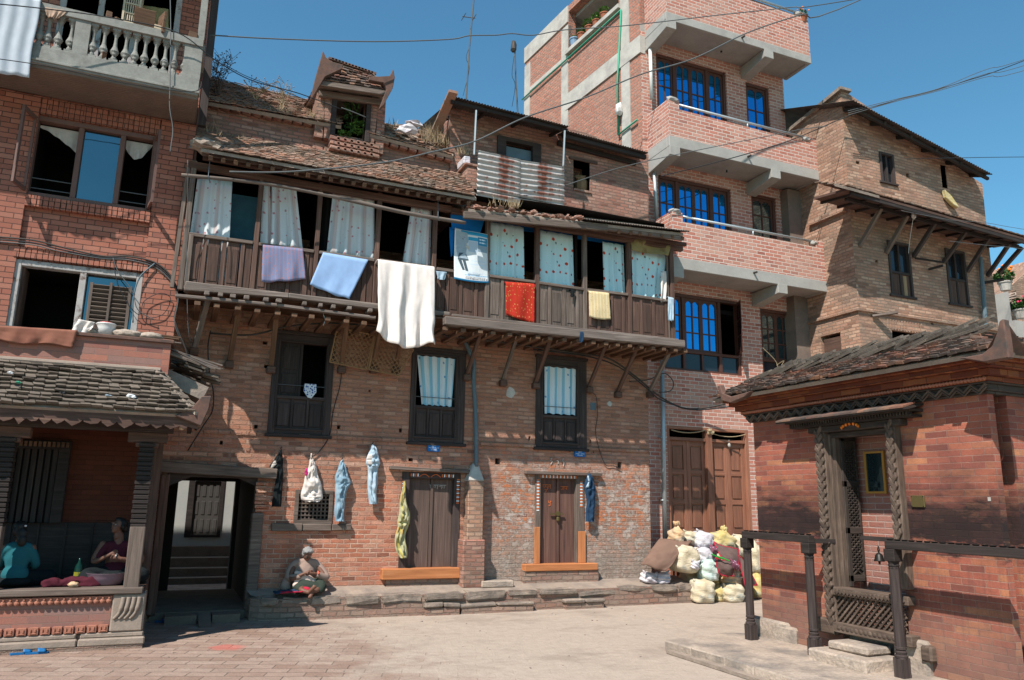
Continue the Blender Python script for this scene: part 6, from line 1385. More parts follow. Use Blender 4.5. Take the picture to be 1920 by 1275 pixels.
def leafball(name, c, r, n, lab, cat, m='leaf2', s=.04, kind=None, flat=.6):
    mb = MB()
    for i in range(n):
        d = V((rnd.gauss(0, 1), rnd.gauss(0, 1), rnd.gauss(0, 1))); d.normalize(); q = V(c)+V((d.x*r[0], d.y*r[1], d.z*r[2]))*U(.35, 1)**.5
        a = V((U(-1, 1), U(-1, 1), U(-.6, .6))).normalized()*s*U(.6, 1.2); b = a.cross(V((U(-1, 1), U(-1, 1), 1))).normalized()*s*.45
        mb.add([q-a, q+b*.8, q+a, q-b*.8], [(0, 1, 2, 3)])
    return mb
# wires dangling from the balcony
mb = MB(); mb.tube(catn([pr(319, -10, YLB-.06), pr(320, 60, YLB-.06), pr(319, 150, YLB-.06), pr(318, 200, YLB-.06), pr(324, 240, YLB-.05), pr(321, 270, YLB-.06), pr(319, 284, YLB-.06)], 5), .008, 5); o = mb.build('dangling_wire', M['wire_g'], None); tag(o, 'grey wire dangling down past the right end of the cement balcony', 'wire')
YP, YPE = 11.32, 10.92
PV = thing('open_pavilion', 'low open resting pavilion with tiled eave and carved posts at the left', 'pavilion', (-1.3, YP, 0))
px1 = P(1, YP, 269, 1190).x; ZPF = .74
mb = MB(); x1 = P(1, YP, 206, 1160).x; mb.box(-6, x1, YP+.04, YL, .22, .64); mb.build('base_brickwork', M['pav'], PV)
mb = MB(); mb.box(-6, px1-.02, YP+.06, YL, .001, .24); mb.box(-6, px1, YP-.04, YP+.2, .0, .05); mb.build('foundation', M['plinth'], PV)
d = 0; x = -6
for (a, b) in ((-3.3, P(1, YP, -60, 1200).x), (P(1, YP, -58, 1200).x, P(1, YP, 145, 1195).x), (P(1, YP, 147, 1195).x, px1+.02)):
    mb = MB(); mb.box(a, b, YP-.05, YP+.15, .05, .14); mb.box(a+.01, b-.02, YP-.0, YP+.15, .14, .2); mb.jit(.012, 4); mb.build('base_stone', M['stone2'], PV, bev=.015)
# carved course (scallops) and block frieze
mb = MB(); xL = P(1, YP, -80, 1130).x; zf = P(1, YP, 100, 1128).z
mb.box(xL, x1, YP+.0, YP+.1, zf-.01, zf+.05); n = int((x1-xL)/.07)
for i in range(n): mb.lathe((lerp(xL, x1, (i+.5)/n), YP+.04, zf-.01), [(0, .034), (.05, .03), (.06, .01)], 7, axis=(0, -1, 0)); mb.lathe((lerp(xL, x1, (i+.5)/n), YP+.02, zf+.028), [(0, .02), (.04, .012)], 6, axis=(0, -1, 0))
mb.build('scalloped_frieze', M['tcarve'], PV)
mb = MB(); zq = P(1, YP, 100, 1183).z; n = int((x1-xL)/.12)
for i in range(n):
    x = lerp(xL, x1, (i+.5)/n); mb.box(x-.052, x+.052, YP-.0, YP+.1, zq-.045, zq+.045); mb.box(x-.035, x+.035, YP-.012, YP, zq-.03, zq-.018); mb.box(x-.035, x-.022, YP-.013, YP, zq-.018, zq+.03); mb.box(x+.01, x+.03, YP-.012, YP, zq-.01, zq+.03)
mb.build('block_frieze', M['tcarve'], PV, bev=.004)
# corner stone
mb = MB(); mb.box(x1+.005, px1-.02, YP-.01, YP+.5, .2, .66); mb.build('corner_stone', M['stone2'], PV, bev=.02)
for k in range(4):
    mb = MB(); c = lerp(x1+.1, px1-.12, k/3); mb.tube(catn([(c+.03, YP-.012, .62), (c+.02, YP-.02, .52), (c-.01, YP-.018, .42), (c-.06, YP-.008, .36)], 5), [.03]*8+[.02]*8, 6); mb.build('carved_lobe', M['stone2'], PV, smooth=True)
mb = MB(long=True); mb.box(-6, px1-.06, YP-.04, YP+.22, .66, ZPF); mb.build('edge_beam', M['w_grey'], PV, bev=.012)
mb = MB(long=True); mb.box(px1-.32, px1-.04, YP+.22, YL-.2, .64, ZPF-.01); mb.box(-6, px1-.3, YP+.22, YL-.1, .6, ZPF-.012); mb.build('pavilion_floor', M['w_brown'], PV)
mb = MB(); mb.box(px1-.22, px1-.08, YP+.5, YL, .0, .62); mb.build('side_base', M['plinth'], PV)
# back wall
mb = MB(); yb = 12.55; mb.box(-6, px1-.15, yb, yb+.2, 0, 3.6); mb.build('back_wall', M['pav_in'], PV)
mb = MB(long=True); zdw = P(1, yb, 150, 980).z; mb.box(-6, px1-.16, yb-.05, yb, ZPF, zdw); x = -3
while x < px1-.3: mb.box(x, x+.03, yb-.07, yb-.05, ZPF, zdw); x += .33
mb.build('dado', M['w_black'], PV)
lw = (P(1, yb, 28, 880).x, P(1, yb, 108, 880).x, zdw, P(1, yb, 70, 842).z)
mb = MB(long=True); ring(mb, inset(lw, -.14, -.14, 0, -.12), lw, yb-.12, yb-.0); pw_ = mb.build('lattice_window', M['w_black'], PV, bev=.01)
mb = MB(long=True)
for i in range(6): x = lerp(lw[0], lw[1], (i+.5)/6); mb.box(x-.03, x+.03, yb-.06, yb-.02, lw[2], lw[3])
mb.build('bars', M['w_black'], pw_); mb = MB(); mb.box(lw[0], lw[1], yb-.01, yb-.004, lw[2], lw[3]); mb.build('gap_shade_sheet', M['dark'], pw_)  # dark sheet on the wall; its colour stands for the window's shade
mb = MB()
for i in range(11): x = lerp(lw[0]+.05, lw[1]+.1, i/10); mb.box(x-.018, x+.018, yb-.14, yb-.12, lw[3]+.03, lw[3]+.1)
mb.build('carved_teeth', M['w_rust'], pw_)
# posts: fluted upper part, plain lower part
def cpost(px_, w=.135, lab=None):
    x = px_; mb = MB(long=True); z0, z1, zs = ZPF-.02, 2.62, P(1, YP, 255, 975).z; y = YP+.09
    mb.box(x-w*.68, x+w*.68, y-w*.68, y+w*.68, z0, zs-.08); p_ = mb.build('post', M['w_grey'], PV, bev=.01)
    mb = MB(long=True); z = zs-.08; k = 0
    while z < z1-.04:
        h = (.03, .014, .045, .014, .02)[k % 5]; e = (1.08, .92, 1.16, .88, 1.1)[k % 5]; mb.box(x-w*.62*e, x+w*.62*e, y-w*.62*e, y+w*.62*e, z, z+h); z += h; k += 1
    mb.build('carved_shaft', M['w_black'], p_, bev=.005)
    mb = MB(long=True); mb.box(x-.24, x+.24, y-.07, y+.07, z1-.04, z1+.1); mb.box(x-.14, x+.14, y-.075, y+.075, z1-.1, z1-.04); mb.build('post_bracket', M['w_brown'], p_, bev=.01)
pc = P(1, YP, 258, 1020).x-.02
cpost(pc); cpost(P(1, YP, 2, 960).x-.05)
mb = MB(long=True); mb.box(px1-.16, px1-.02, YP+.75, YP+.9, .0, 2.62); mb.build('rear_post', M['w_brown'], PV)
mb = MB(long=True); mb.box(-6, px1+.1, YP+.0, YP+.18, 2.72, 2.88); mb.box(px1-.22, px1-.04, YP+.18, YL-.1, 2.72, 2.88); mb.box(px1-.18, px1-.05, YP+.19, YL, 2.88, 3.1)
mb.box(-6, px1+.05, YP+.02, YP+.16, 2.88, 3.3); mb.build('lintel_beam', M['w_dark'], PV, bev=.008)
mb = MB(); mb.box(-6, px1-.06, YP+.16, YL, 3.28, 3.34); mb.build('ceiling', M['w_black'], PV)
# roof
xE = P(1, YPE, 372, 770).x; zE = P(1, YPE, 200, 770).z+.0; YT = 11.5; xT = P(1, YT, 297, 702).x; zT = P(1, YT, 200, 692).z
A0, A1, T0, T1 = V((-6, YPE, zE)), V((xE, YPE, zE)), V((-6, YT, zT)), V((xT, YT, zT)); B1, TB1 = V((xE, YL-.15, zE)), V((xT, YL-.1, zT))
mb = MB(); slab(mb, A0, A1, T1, T0, .09); slab(mb, A1, B1, TB1, T1, .09); mb.build('roof_bed', M['earth'], PV)
mb = MB(); tiles(mb, V((-6, YPE-.02, zE+.01)), A1+V((0, -.02, .01)), V((0, YT-YPE, zT-zE)), T1-A1, 10, .12, .034, .75, .018, 1.2); mb.build('roof_tiles', M['tile_pav'], PV)
mb = MB(); tiles(mb, A1+V((.02, 0, .01)), B1+V((.02, 0, .01)), T1-A1, TB1-B1, 10, .105, .03, .45, .012, 1.25); mb.build('roof_tiles', M['tile_pav'], PV)
hip = A1-T1; mb = MB()
for i in range(9): c = lerp(T1, A1, (i+.5)/9)+V((0, 0, .03)); mb.obox(c, V((.05, .05, 0)), (hip)*.075, V((0, 0, .02)))
mb.build('hip_mortar', M['earth'], PV)
mb = MB(); tip = P(1, YPE-.0, 394, 740); mb.add([A1+V((-.05, 0, -.06)), A1+V((.06, .3, -.06)), A1+V((.06, .3, .05)), A1+V((-.12, 0, .05)), tip, tip+V((.03, .1, -.14))], [(0, 1, 5), (0, 5, 4, 3), (1, 2, 4, 5), (2, 3, 4)])
mb.wy([(A1.x-.28, A1.z-.02), (A1.x+.05, A1.z-.14), (tip.x+.0, tip.z-.2), (tip.x+.02, tip.z-.02), (tip.x-.1, tip.z-.03), (A1.x-.08, A1.z+.1)], [], YPE-.03, YPE+.05); mb.build('upturned_corner', M['clay'], PV, bev=.01)
# scalloped eave lining
mb = MB(); n = 26; x = -3
pts = [(-6, zE-.03), (-6, zE-.16)]; i = 0; xx = -3.2
while xx < xE-.05:
    q_ = U(.1, .2); pts += [(xx, zE-.15), (xx+q_*.4, zE-.17-U(0, .05)), (xx+q_*.8, zE-.165), (xx+q_, zE-.12-U(0, .03))]; xx += q_+.01; i += 1
pts += [(xE, zE-.2), (xE+.02, zE-.03)]; mb.wy(pts, [], YPE+.03, YPE+.05); mb.build('eave_lining', M['w_brown'], PV)
mb = MB(long=True); x = -3
while x < xE: mb.beam((x, YPE+.05, zE-.11), (x, YP+.1, zE+.2), .06, .06); x += .25
mb.beam((-6, YPE+.1, zE-.06), (xE, YPE+.1, zE-.06), .06, .05); mb.box(xE-.1, xE-.04, YPE+.1, YL, zE-.1, zE-.04); mb.build('eave_rafters', M['w_dark'], PV)
# parapet on the pavilion and its cornice
zp1 = P(1, YT, 240, 638).z; xp = P(1, YT, 318, 670).x
mb = MB(); mb.box(-6, xp, YT, YT+.22, zT-.05, zp1); mb.box(xp-.22, xp, YT+.22, YL-.08, zT-.05, zp1); mb.build('parapet', M['pav'], PV)
mb = MB(); mb.box(-6, xp+.04, YT-.05, YT+.26, zp1, zp1+.05); mb.box(xp-.24, xp+.04, YT+.26, YL-.08, zp1, zp1+.05); mb.build('parapet_coping', M['clay'], PV, bev=.008)
mb = MB(); mb.tube([(-3.3, YT-.03, zT+.03), (xT+.02, YT-.03, zT+.03)], .04, 8); mb.build('roof_fillet', M['stone2'], PV)
mb = MB(); mb.box(-6, xp-.1, YT+.2, YL, zT+.1, zT+.2); mb.build('terrace', M['conc'], PV)
# lamp bulb under the eave
mb = MB(); c = P(1, YP-.2, 341, 800); mb.lathe(c, [(-.045, .012), (-.035, .03), (-.01, .035), (.02, .02), (.04, .014), (.06, .014)], 10); mb.tube([c+V((0, 0, .05)), c+V((0, .02, .2))], .004, 4); o = mb.build('light_bulb', M['cane'], None, smooth=True); tag(o, 'unlit clear bulb hanging under the pavilion eave corner', 'bulb')
XT = P(2, .13, 1432, 1192).x; ZP = .13
TM = thing('brick_temple', 'low dark red brick temple with carved doorway and tiled roof at the right', 'temple', (XT, 7, ZP))
def tq(px, py, X=None): return PX(XT if X is None else X, px, py)
yN, yS = 8.87, 5.3        # far (north) and near (south) corners
ztw = 3.1
dN, dS = 7.45, 6.5; dzt = 2.8; dzb = .42
print('temple', XT, yN, yS, 'door', dN, dS, tq(1600, 815), tq(1600, 1190))
mb = MB(); mb.wx([(yS, ZP-.1), (yN, ZP-.1), (yN, ztw+.1), (yS, ztw+.1)], [[(dS, dzb-.2), (dN, dzb-.2), (dN, dzt), (dS, dzt)]], XT, XT+.1)
mb.box(XT+.0, XT+3.2, yS-.0, yS+.3, ZP-.1, ztw+.1) if False else mb.box(XT+.3, XT+3.2, yS+.001, yS+.3, ZP-.1, ztw+.1); mb.box(XT+.3, XT+3.2, yN-.3, yN-.001, ZP-.1, ztw+.1)
tw = mb.build('wall', M['temple'], TM)
xi = XT+.42; mb = MB(); mb.box(xi, xi+.2, yS+.3, yN-.3, ZP, ztw); mb.box(XT+.1, xi, dN+.02, dN+.2, ZP, ztw); mb.build('inner_wall', M['temple_in'], TM)
mb = MB(); mb.box(XT+.101, XT+1.1, yS+.3, yN-.3, ZP-.05, ZP+.3); mb.box(XT+.31, XT+3, yS+.3, yN-.3, ztw-.05, ztw); mb.build('inner_floor', M['plat'], TM)
# earthy footing + stone lumps
for (a, b, h) in (((1500, 1180), (1545, 1200), .24), ((1560, 1190), (1600, 1200), .2), ((1705, 1250), (1830, 1260), .34)):
    p, q = P(2, ZP, *a), P(2, ZP, *b); mb = MB(); y0, y1 = sorted((p.y, q.y)); mb.box(XT-.06, XT+.05, y0, y1, ZP-.05, ZP+h); bm = mb.jit(.03, 5); mb.build('footing', M['plat'], TM, bev=.03)
# platform
PFm = thing('stone_platform', 'low worn stone platform under the temple and its lamp rails', 'platform', (XT-1, 8, 0))
pcn = P(2, ZP, 1247, 1200); e1_ = P(2, ZP, 1500, 1275); print('plat', pcn, e1_)
dirn = V((e1_.x-pcn.x, e1_.y-pcn.y, 0)).normalized(); farp = pcn+dirn*12
mb = MB(); back_ = P(2, ZP, 1400, 1186)
ol = [(pcn.x, pcn.y), (farp.x, farp.y), (XT+4, farp.y), (XT+4, yN+.3), (XT-.1, yN+.25), (back_.x-.3, back_.y+.1)]
mb.wz(ol, [], 0.0, ZP-.012); mb.wz([(x+.01, y) for x, y in ol], [], ZP-.013, ZP); mb.build('platform_top', M['plat'], PFm)
t = 0.0
while t < 7:
    l = U(.35, .75); a = pcn+dirn*(t+.01)+V((0, 0, 0)); n_ = V((-dirn.y, dirn.x, 0)); n_ = n_ if n_.x > 0 else -n_
    mb = MB(); mb.obox(a+dirn*l/2+n_*.15+V((0, 0, -ZP/2+.004)), dirn*(l/2-.01), n_*.17, V((0, 0, ZP/2+.0))); me_ = mb.jit(.022, 3.5); mb.build('edge_stone', M['plat'], PFm, bev=.015); t += l
mb = MB(); a = pcn+dirn*.6; mb.obox(a+dirn*3-n_*.06+V((0, 0, -ZP+.02)), dirn*3.4, n_*.06, V((0, 0, .02))); mb.jit(.02, 2); mb.build('edge_skirt', M['earth'], PFm)
# cornice courses stepping out
YS2 = yS; n_c = 0
def course(z0, z1, out, m, name, extra=0):
    mb = MB(); mb.box(XT-out, XT+.1, yS-out, yN+out, z0, z1); mb.box(XT+.1, XT+3.2, yS-out, yS+.1, z0, z1); mb.box(XT+.1, XT+3.2, yN-.1, yN+out, z0, z1); return mb.build(name, m, TM, bev=.006)
course(3.07, 3.1, .03, M['carve_d'], 'cornice_course'); course(3.1, 3.17, .06, M['carve_d'], 'cornice_course'); course(3.17, 3.19, .1, M['carve_d'], 'cornice_course'); course(3.19, 3.24, .12, M['tcorn'], 'cornice_course'); course(3.24, 3.31, .18, M['tcorn'], 'cornice_course'); course(3.31, 3.37, .24, M['tcorn'], 'cornice_course'); course(3.37, 3.43, .3, M['tcorn'], 'cornice_course')
# snake zigzag moulding
mb = MB(); n = int((yN-yS)/.16); pts = []
for i in range(n*2+1):
    y = lerp(yS-.06, yN+.06, i/(2*n)); pts.append((XT-.075, y, 3.1 if i % 2 else 3.17))
mb.tube(pts, .02, 6); mb.tube([(x-.0, y, z-.035) for x, y, z in pts], .012, 5); mb.build('zigzag_moulding', M['carve'], TM)
mb = MB(); n = 180; mb.tube([(XT-.125, lerp(yS-.1, yN+.1, i/n), 3.215) for i in range(n+1)], [.024 if i % 2 else .012 for i in range(n+1)], 6)
mb.build('beaded_moulding', M['tcarve'], TM)
# eaves and roof
zE2 = 3.43; ov = .4
EN, ES = V((XT-ov, yN+ov, zE2)), V((XT-ov, yS-ov, zE2)); rise = .35; run = .62
RN, RS = V((XT-ov+run, yN+ov-run, zE2+rise)), V((XT-ov+run, yS-ov+run, zE2+rise))
print('eave', EN, ES)
E2S, E2N = V((XT+3.6, yS-ov, zE2)), V((XT+3.6, yN+ov, zE2))
RR = V((XT+3, 0, 0))
mb = MB(); slab(mb, EN, ES, RS, RN, .05); slab(mb, ES, E2S, V((XT+2.4, RS.y, RS.z)), RS, .05); slab(mb, E2N, EN, RN, V((XT+2.4, RN.y, RN.z)), .05); slab(mb, RN, RS, V((XT+2.4, RS.y, RS.z)), V((XT+2.4, RN.y, RN.z)), .03)
mb.build('roof_bed', M['earth'], TM)
mb = MB(); tiles(mb, EN+V((-.03, 0, .01)), ES+V((-.03, 0, .01)), RN-EN, RS-ES, 11, .105, .028, .45, .02, 1.35); mb.build('roof_tiles', M['tile_tem'], TM)
mb = MB(); tiles(mb, ES, E2S, RS-ES, V((XT+2.4, RS.y, RS.z))-E2S, 11, .105, .028, .45, .02, 1.35); mb.build('roof_tiles', M['tile_tem'], TM)
# heaped slates on the upper slope
mb = MB()
for i in range(110):
    t = U(0, 1); k = U(.6, 1.02); c = lerp(lerp(EN, ES, t), lerp(RN, RS, t), k)+V((0, 0, .06+U(0, .05)))
    mb.obox(c, V((U(.0, .04), -U(.14, .24), U(.03, .06))), V((-.03, U(-.005, .005), -.012)), V((-.005, 0, .013)))
for j in range(4):
    for i in range(34):
        t = (i+.5)/34; c = lerp(RN, RS, t)+V((-.12*j+.1, U(-.05, .05), .1-.1*j+U(-.01, .03))); mb.obox(c, V((U(.01, .05), -.2, U(.03, .06)))*U(.8, 1.2), V((-.035, .0, -.01)), V((-.004, 0, .014)))
mb.build('ridge_slates', M['ridge'], TM)
for (c, d, tipz) in ((EN, 1, tq(1352, 722, XT-ov)), (ES, -1, tq(1880, 600, XT-ov))):
    mb = MB(); tp = V((XT-ov-.03, c.y+d*.08, c.z+.25)) if d < 0 else V((XT-ov-.02, c.y+.08, c.z+.16))
    for (w0, h0) in ((0, 0),): pass
    pts = [V((c.x, c.y-d*.32, c.z-.0)), V((c.x, c.y-d*.05, c.z-.03)), V((c.x, c.y+d*.06, c.z+.08)), tp]
    mb.tube(catn(pts, 5), [.06]*5+[.055]*5+[.045]*5+[.02], 8); mb.blob(tp, (.035, .035, .03), 1, .1); mb.blob(tp+V((0, .04, -.015)), (.03, .03, .03), 1, .1); mb.blob(tp+V((0, -.04, -.015)), (.03, .03, .03), 1, .1)
    mb.add([c+V((0, -d*.1, -.03)), tp, c+V((.3, -d*.1, .2)), c+V((.35, d*.0, .0))], [(0, 1, 2), (0, 3, 1), (1, 3, 2)]); pass
for q in ([(1800, 672), (1846, 664), (1864, 650), (1873, 625), (1878, 602), (1886, 598), (1893, 640), (1897, 672), (1850, 680)], [(1348, 724), (1354, 722), (1358, 737), (1374, 744), (1412, 733), (1400, 745), (1374, 756), (1357, 752)]):
    mb = MB(); mb.wx([PX(XT-ov-.02, *p) for p in q], [], XT-ov-.06, XT-ov+.03); mb.build('upturned_corner', M['clay'], TM, bev=.012)
mb = MB(); a = V((XT-ov, ES.y-.02, zE2)); tp = P(0, XT-ov, 1882, 604); mb.add([tp, a+V((0, .12, -.02)), a+V((.5, 0, -.02)), a+V((.4, .1, .2)), tp+V((.04, 0, 0))], [(0, 1, 2), (0, 2, 4), (4, 2, 3), (0, 3, 1), (0, 4, 3)]); mb.build('corner_hood', M['clay'], TM, solid=.02)
# ---------------- doorway
Xo = XT-.1
mb = MB(long=True); 
def jamb(y, w, z0, z1, m='carve', x=Xo, d=.14): mb = MB(long=True); mb.box(x, x+d, y-w/2, y+w/2, z0, z1); return mb
wj = .13
df = jamb(dN+.07, .15, dzb-.05, dzt+.1).build('doorway', M['carve'], TM, bev=.008)
jamb(dS-.06, .12, 1.0, dzt+.1).build('door_jamb', M['carve'], df, bev=.008)
# rope carving
def rope(y, z0, z1, w):
    mb = MB(); n = int((z1-z0)/.1)
    for i in range(n):
        z = lerp(z0, z1, (i+.5)/n)
        for s in (-1, 1): mb.obox((Xo-.008, y+s*w*.22, z+(.0 if s > 0 else .05)), V((0, w*.27, s*.045)), V((.028, 0, 0)), V((0, -.01*s, .03)))
    return mb
rope(dN+.07, dzb, dzt+.05, .13).build('rope_carving', M['carve'], df, bev=.008); rope(dS-.06, 1.5, dzt+.05, .1).build('rope_carving', M['carve'], df, bev=.008)
mb = MB(long=True); 
for k in range(2): y = dN-.01-k*.045; mb.box(XT-.04+k*.04, XT+.06+k*.04, y-.025, y+.025, dzb, dzt)
mb.build('inner_jamb', M['carve'], df, bev=.006)
mb = MB(long=True); mb.box(Xo-.02, XT+.1, dS-.22, dN+.25, dzt+.02, dzt+.1); mb.box(XT-.02, XT+.12, dS, dN, dzt-.05, dzt+.02); mb.build('door_head', M['carve_d'], df, bev=.01)
mb = MB(); n = 44
for i in range(n): y = lerp(dS-.4, dN+.5, (i+.5)/n); mb.box(Xo-.1, Xo-.02, y-.012, y+.012, dzt+.12, dzt+.16)
mb.box(Xo-.07, XT, dS-.42, dN+.52, dzt+.1, dzt+.125); mb.box(Xo-.12, XT, dS-.44, dN+.55, dzt+.16, dzt+.185); mb.build('dentil_head', M['carve_d'], df)
mb = MB(); slab(mb, (Xo-.22, dN+.62, dzt+.19), (Xo-.22, dS-.5, dzt+.19), (XT, dS-.45, dzt+.255), (XT, dN+.57, dzt+.255), .025); mb.build('door_hood', M['carve_d'], df)
mb = MB(); 
for i in range(22): y = lerp(dS-.45, dN+.6, (i+.5)/22); mb.obox((Xo-.13, y, dzt+.225), V((0, .045, 0)), V((.1, 0, .03)), V((0, 0, .01)))
mb.build('hood_tiles', M['tile_tem'], df)
mb = MB()
for i in range(7): a = math.pi*(i+.5)/7; mb.blob((Xo-.05, lerp(dS, dN, .5)+.13*math.cos(a), dzt+.04+.05*math.sin(a)), (.02, .018, .022), 1, .2)
o = mb.build('flower_offering', M['org_f'], None); tag(o, 'arc of small pink flowers on the carved temple door head', 'flowers')
# low carved gate panel in the doorway
gz0, gz1 = .44, .93
mb = MB(long=True); mb.box(Xo-.02, XT+.06, dS-.12, dN, gz1-.1, gz1); mb.box(Xo-.04, XT+.06, dS-.14, dN+.02, gz0-.04, gz0+.08); gt_ = mb.build('low_gate', M['carve'], df, bev=.01)
mb = MB(); x = Xo+.04; h = gz1-.1-(gz0+.08)
for s in (1, -1):
    k = -h
    y0_, y1_ = dS-.02, dN-.02
    while k < (y1_-y0_):
        a = [y0_+k, gz0+.08]; b = [y0_+k+h, gz1-.1]
        if a[0] < y0_: a[1] += y0_-a[0]; a[0] = y0_
        if b[0] > y1_: b[1] -= b[0]-y1_; b[0] = y1_
        if s < 0: a[0], b[0] = y0_+y1_-a[0], y0_+y1_-b[0]
        if abs(a[0]-b[0]) > .02: mb.beam((x+.012*s, a[0], a[1]), (x+.012*s, b[0], b[1]), .022, .03, up=(1, 0, 0))
        k += .075
mb.build('gate_lattice', M['carve'], gt_)
mb = MB(); n = 15
for i in range(n): y = lerp(dS-.08, dN-.04, (i+.5)/n); mb.lathe((Xo-.03, y, gz0+.02), [(0, .03), (.012, .03), (.02, .012)], 8, axis=(-1, 0, 0))
n = 18
for i in range(n): y = lerp(dS-.08, dN-.04, (i+.5)/n); mb.obox((Xo-.03, y, gz1-.05), V((0, .02, .02)), V((.008, 0, 0)), V((0, -.012, .012)))
mb.build('gate_carving', M['carve'], gt_)
mb = MB(); mb.box(Xo-.03, XT, dN-.0, dN+.3, gz0-.08, gz0+.1); mb.box(Xo-.0, XT, dS-.34, dS-.2, gz0-.16, gz0+.0); mb.jit(.02, 8); mb.build('gate_side_block', M['carve'], gt_, bev=.02)
# open door leaf folded inward, latticed
mb = MB(long=True); y = dN-.05; mb.box(XT+.1, XT+.32, y-.02, y+.02, gz1+.1, dzt-.05); 
for i in range(4): z = lerp(gz1+.1, dzt-.05, i/3); mb.box(XT+.08, XT+.34, y-.05, y+.05, z-.04, z+.04)
mb.box(XT+.08, XT+.14, y-.05, y+.05, gz1, dzt); mb.box(XT+.31, XT+.35, y-.045, y+.045, gz1+.05, dzt); dl_ = mb.build('door_leaf', M['carve_d'], df, bev=.006)
mb = MB(); 
for s in (1, -1):
    for k in range(26):
        z = gz1+.12+k*.06
        if z+.3 < dzt: mb.beam((XT+.12 if s > 0 else XT+.32, y-.035, z), (XT+.32 if s > 0 else XT+.12, y-.035, z+.15), .014, .02, up=(0, 1, 0))
mb.build('leaf_lattice', M['carve_d'], dl_)
# mirror on the inner wall
mr = [P(0, xi-.03, *p) for p in ((1619, 846), (1656, 848), (1663, 925), (1624, 924))]
yc = sum(p.y for p in mr)/4; zc = sum(p.z for p in mr)/4; hw = abs(mr[0].y-mr[1].y)/2*1.02; hh = (mr[0].z-mr[3].z)/2
mb = MB(long=True); Xm = xi-.035
for (a, b, c, d_) in ((yc-hw, yc-hw+.03, zc-hh, zc+hh), (yc+hw-.03, yc+hw, zc-hh, zc+hh), (yc-hw+.03, yc+hw-.03, zc-hh, zc-hh+.025), (yc-hw+.03, yc+hw-.03, zc+hh-.025, zc+hh)): mb.box(Xm, Xm+.03, a, b, c, d_)
o = mb.build('mirror', M['gold'], None); tag(o, 'narrow ochre framed mirror on the wall inside the temple doorway', 'mirror')
mb = MB(); mb.box(Xm+.012, Xm+.016, yc-hw+.02, yc+hw-.02, zc-hh+.02, zc+hh-.02); mb.build('mirror_glass', M['glass_s'], o)
# plaque
c = PX(XT-.02, 1720, 940); mb = MB(); mb.box(XT-.02, XT-.002, c[0]-.085, c[0]+.085, c[1]-.065, c[1]+.065); o = mb.build('brass_plaque', M['brass'], None, bev=.004); tag(o, 'small blank brass plaque on the temple wall right of the door', 'plaque')
mb = MB(); 
for s in (-1, 1):
    for t in (-1, 1): mb.lathe((XT-.021, c[0]+s*.073, c[1]+t*.053), [(0, .007), (.004, .004)], 6, axis=(-1, 0, 0))
mb.build('screw', M['bronze'], o)
# bell
c = P(0, XT+.02, 1648, 1040); BY, BZ = c.y, c.z
mb = MB(); mb.lathe((XT+.02, BY, BZ-.075), [(-.0, .062), (.012, .06), (.03, .05), (.07, .042), (.09, .025), (.1, .008)], 14); o = mb.build('temple_bell', M['bronze'], None, smooth=True); tag(o, 'dark bronze bell hanging from the bar before the temple door', 'bell')
mb = MB(); mb.tube([(XT+.02, BY, BZ+.02), (XT+.02, BY-.012, BZ+.06), (XT+.02, BY, BZ+.1), (XT+.02, BY+.012, BZ+.06), (XT+.02, BY, BZ+.02)], .007, 5); mb.build('bell_loop', M['bronze'], o)
mb = MB(); mb.lathe((XT+.02, BY, BZ-.11), [(0, .01), (.02, .014), (.05, .004)], 6); mb.build('clapper', M['bronze'], o)
# ---------------- lamp rails
def rail(name, lab, ends, parts, Xr, zr, bar_to=None):
    T_ = thing(name, lab, 'railing', (Xr, ends[0], ZP), 'dark wooden lamp rails before the temple')
    y0, y1 = ends
    mb = MB(long=True); mb.box(Xr-.05, Xr+.05, y1, y0, zr-.09, zr); 
    mb.build('top_rail', M['w_black'], T_, bev=.006)
    mb = MB(); n = int((y0-y1)/.09)
    for i in range(n): y = lerp(y0, y1, (i+.5)/n); mb.lathe((Xr+U(-.01, .01), y, zr), [(0, .022), (.012, .038), (.016, .03), (.008, .02)], 8)
    mb.build('oil_lamp_cups', M['bronze'], T_)
    for y in parts:
        mb = MB(long=True); w = .062
        mb.box(Xr-w, Xr+w, y-w, y+w, ZP-.02, ZP+.2); p_ = mb.build('post', M['w_dark'], T_, bev=.006)
        mb = MB(); mb.lathe((Xr, y, ZP+.2), [(0, .068), (.02, .07), (.03, .055), (.06, .064), (.075, .045), (.085, .06), (.105, .06), (.115, .05)], 12); mb.build('turned_base', M['w_dark'], p_)
        mb = MB(long=True); mb.tube([(Xr, y, ZP+.31), (Xr, y, zr-.28)], .055, 8); mb.build('shaft', M['w_dark'], p_)
        mb = MB(); mb.lathe((Xr, y, zr-.3), [(0, .058), (.02, .05), (.035, .064), (.05, .052), (.07, .058), (.085, .07)], 12); mb.box(Xr-.065, Xr+.065, y-.07, y+.07, zr-.22, zr-.09); mb.build('capital', M['w_black'], p_, bev=.006)
    return T_
xr1 = P(2, ZP, 1397, 1200); xr2 = P(2, ZP, 1541, 1228); xr3 = P(2, ZP, 1715, 1268); print('rails', xr1, xr2, xr3)
Xr = (xr1.x+xr2.x)/2; zr = P(0, Xr, 1460, 1000).z; print('zr', zr, P(0, Xr, 1800, 1018).z)
ra = rail('lamp_rail', 'dark wooden lamp rail on two turned posts left of the temple door', (xr1.y+.05, xr2.y-.06), (xr1.y, xr2.y), Xr, zr)
rb = rail('lamp_rail', 'dark wooden lamp rail right of the temple door, running out of the frame', (xr3.y+.06, xr3.y-1.75), (xr3.y, xr3.y-1.62), Xr, zr)
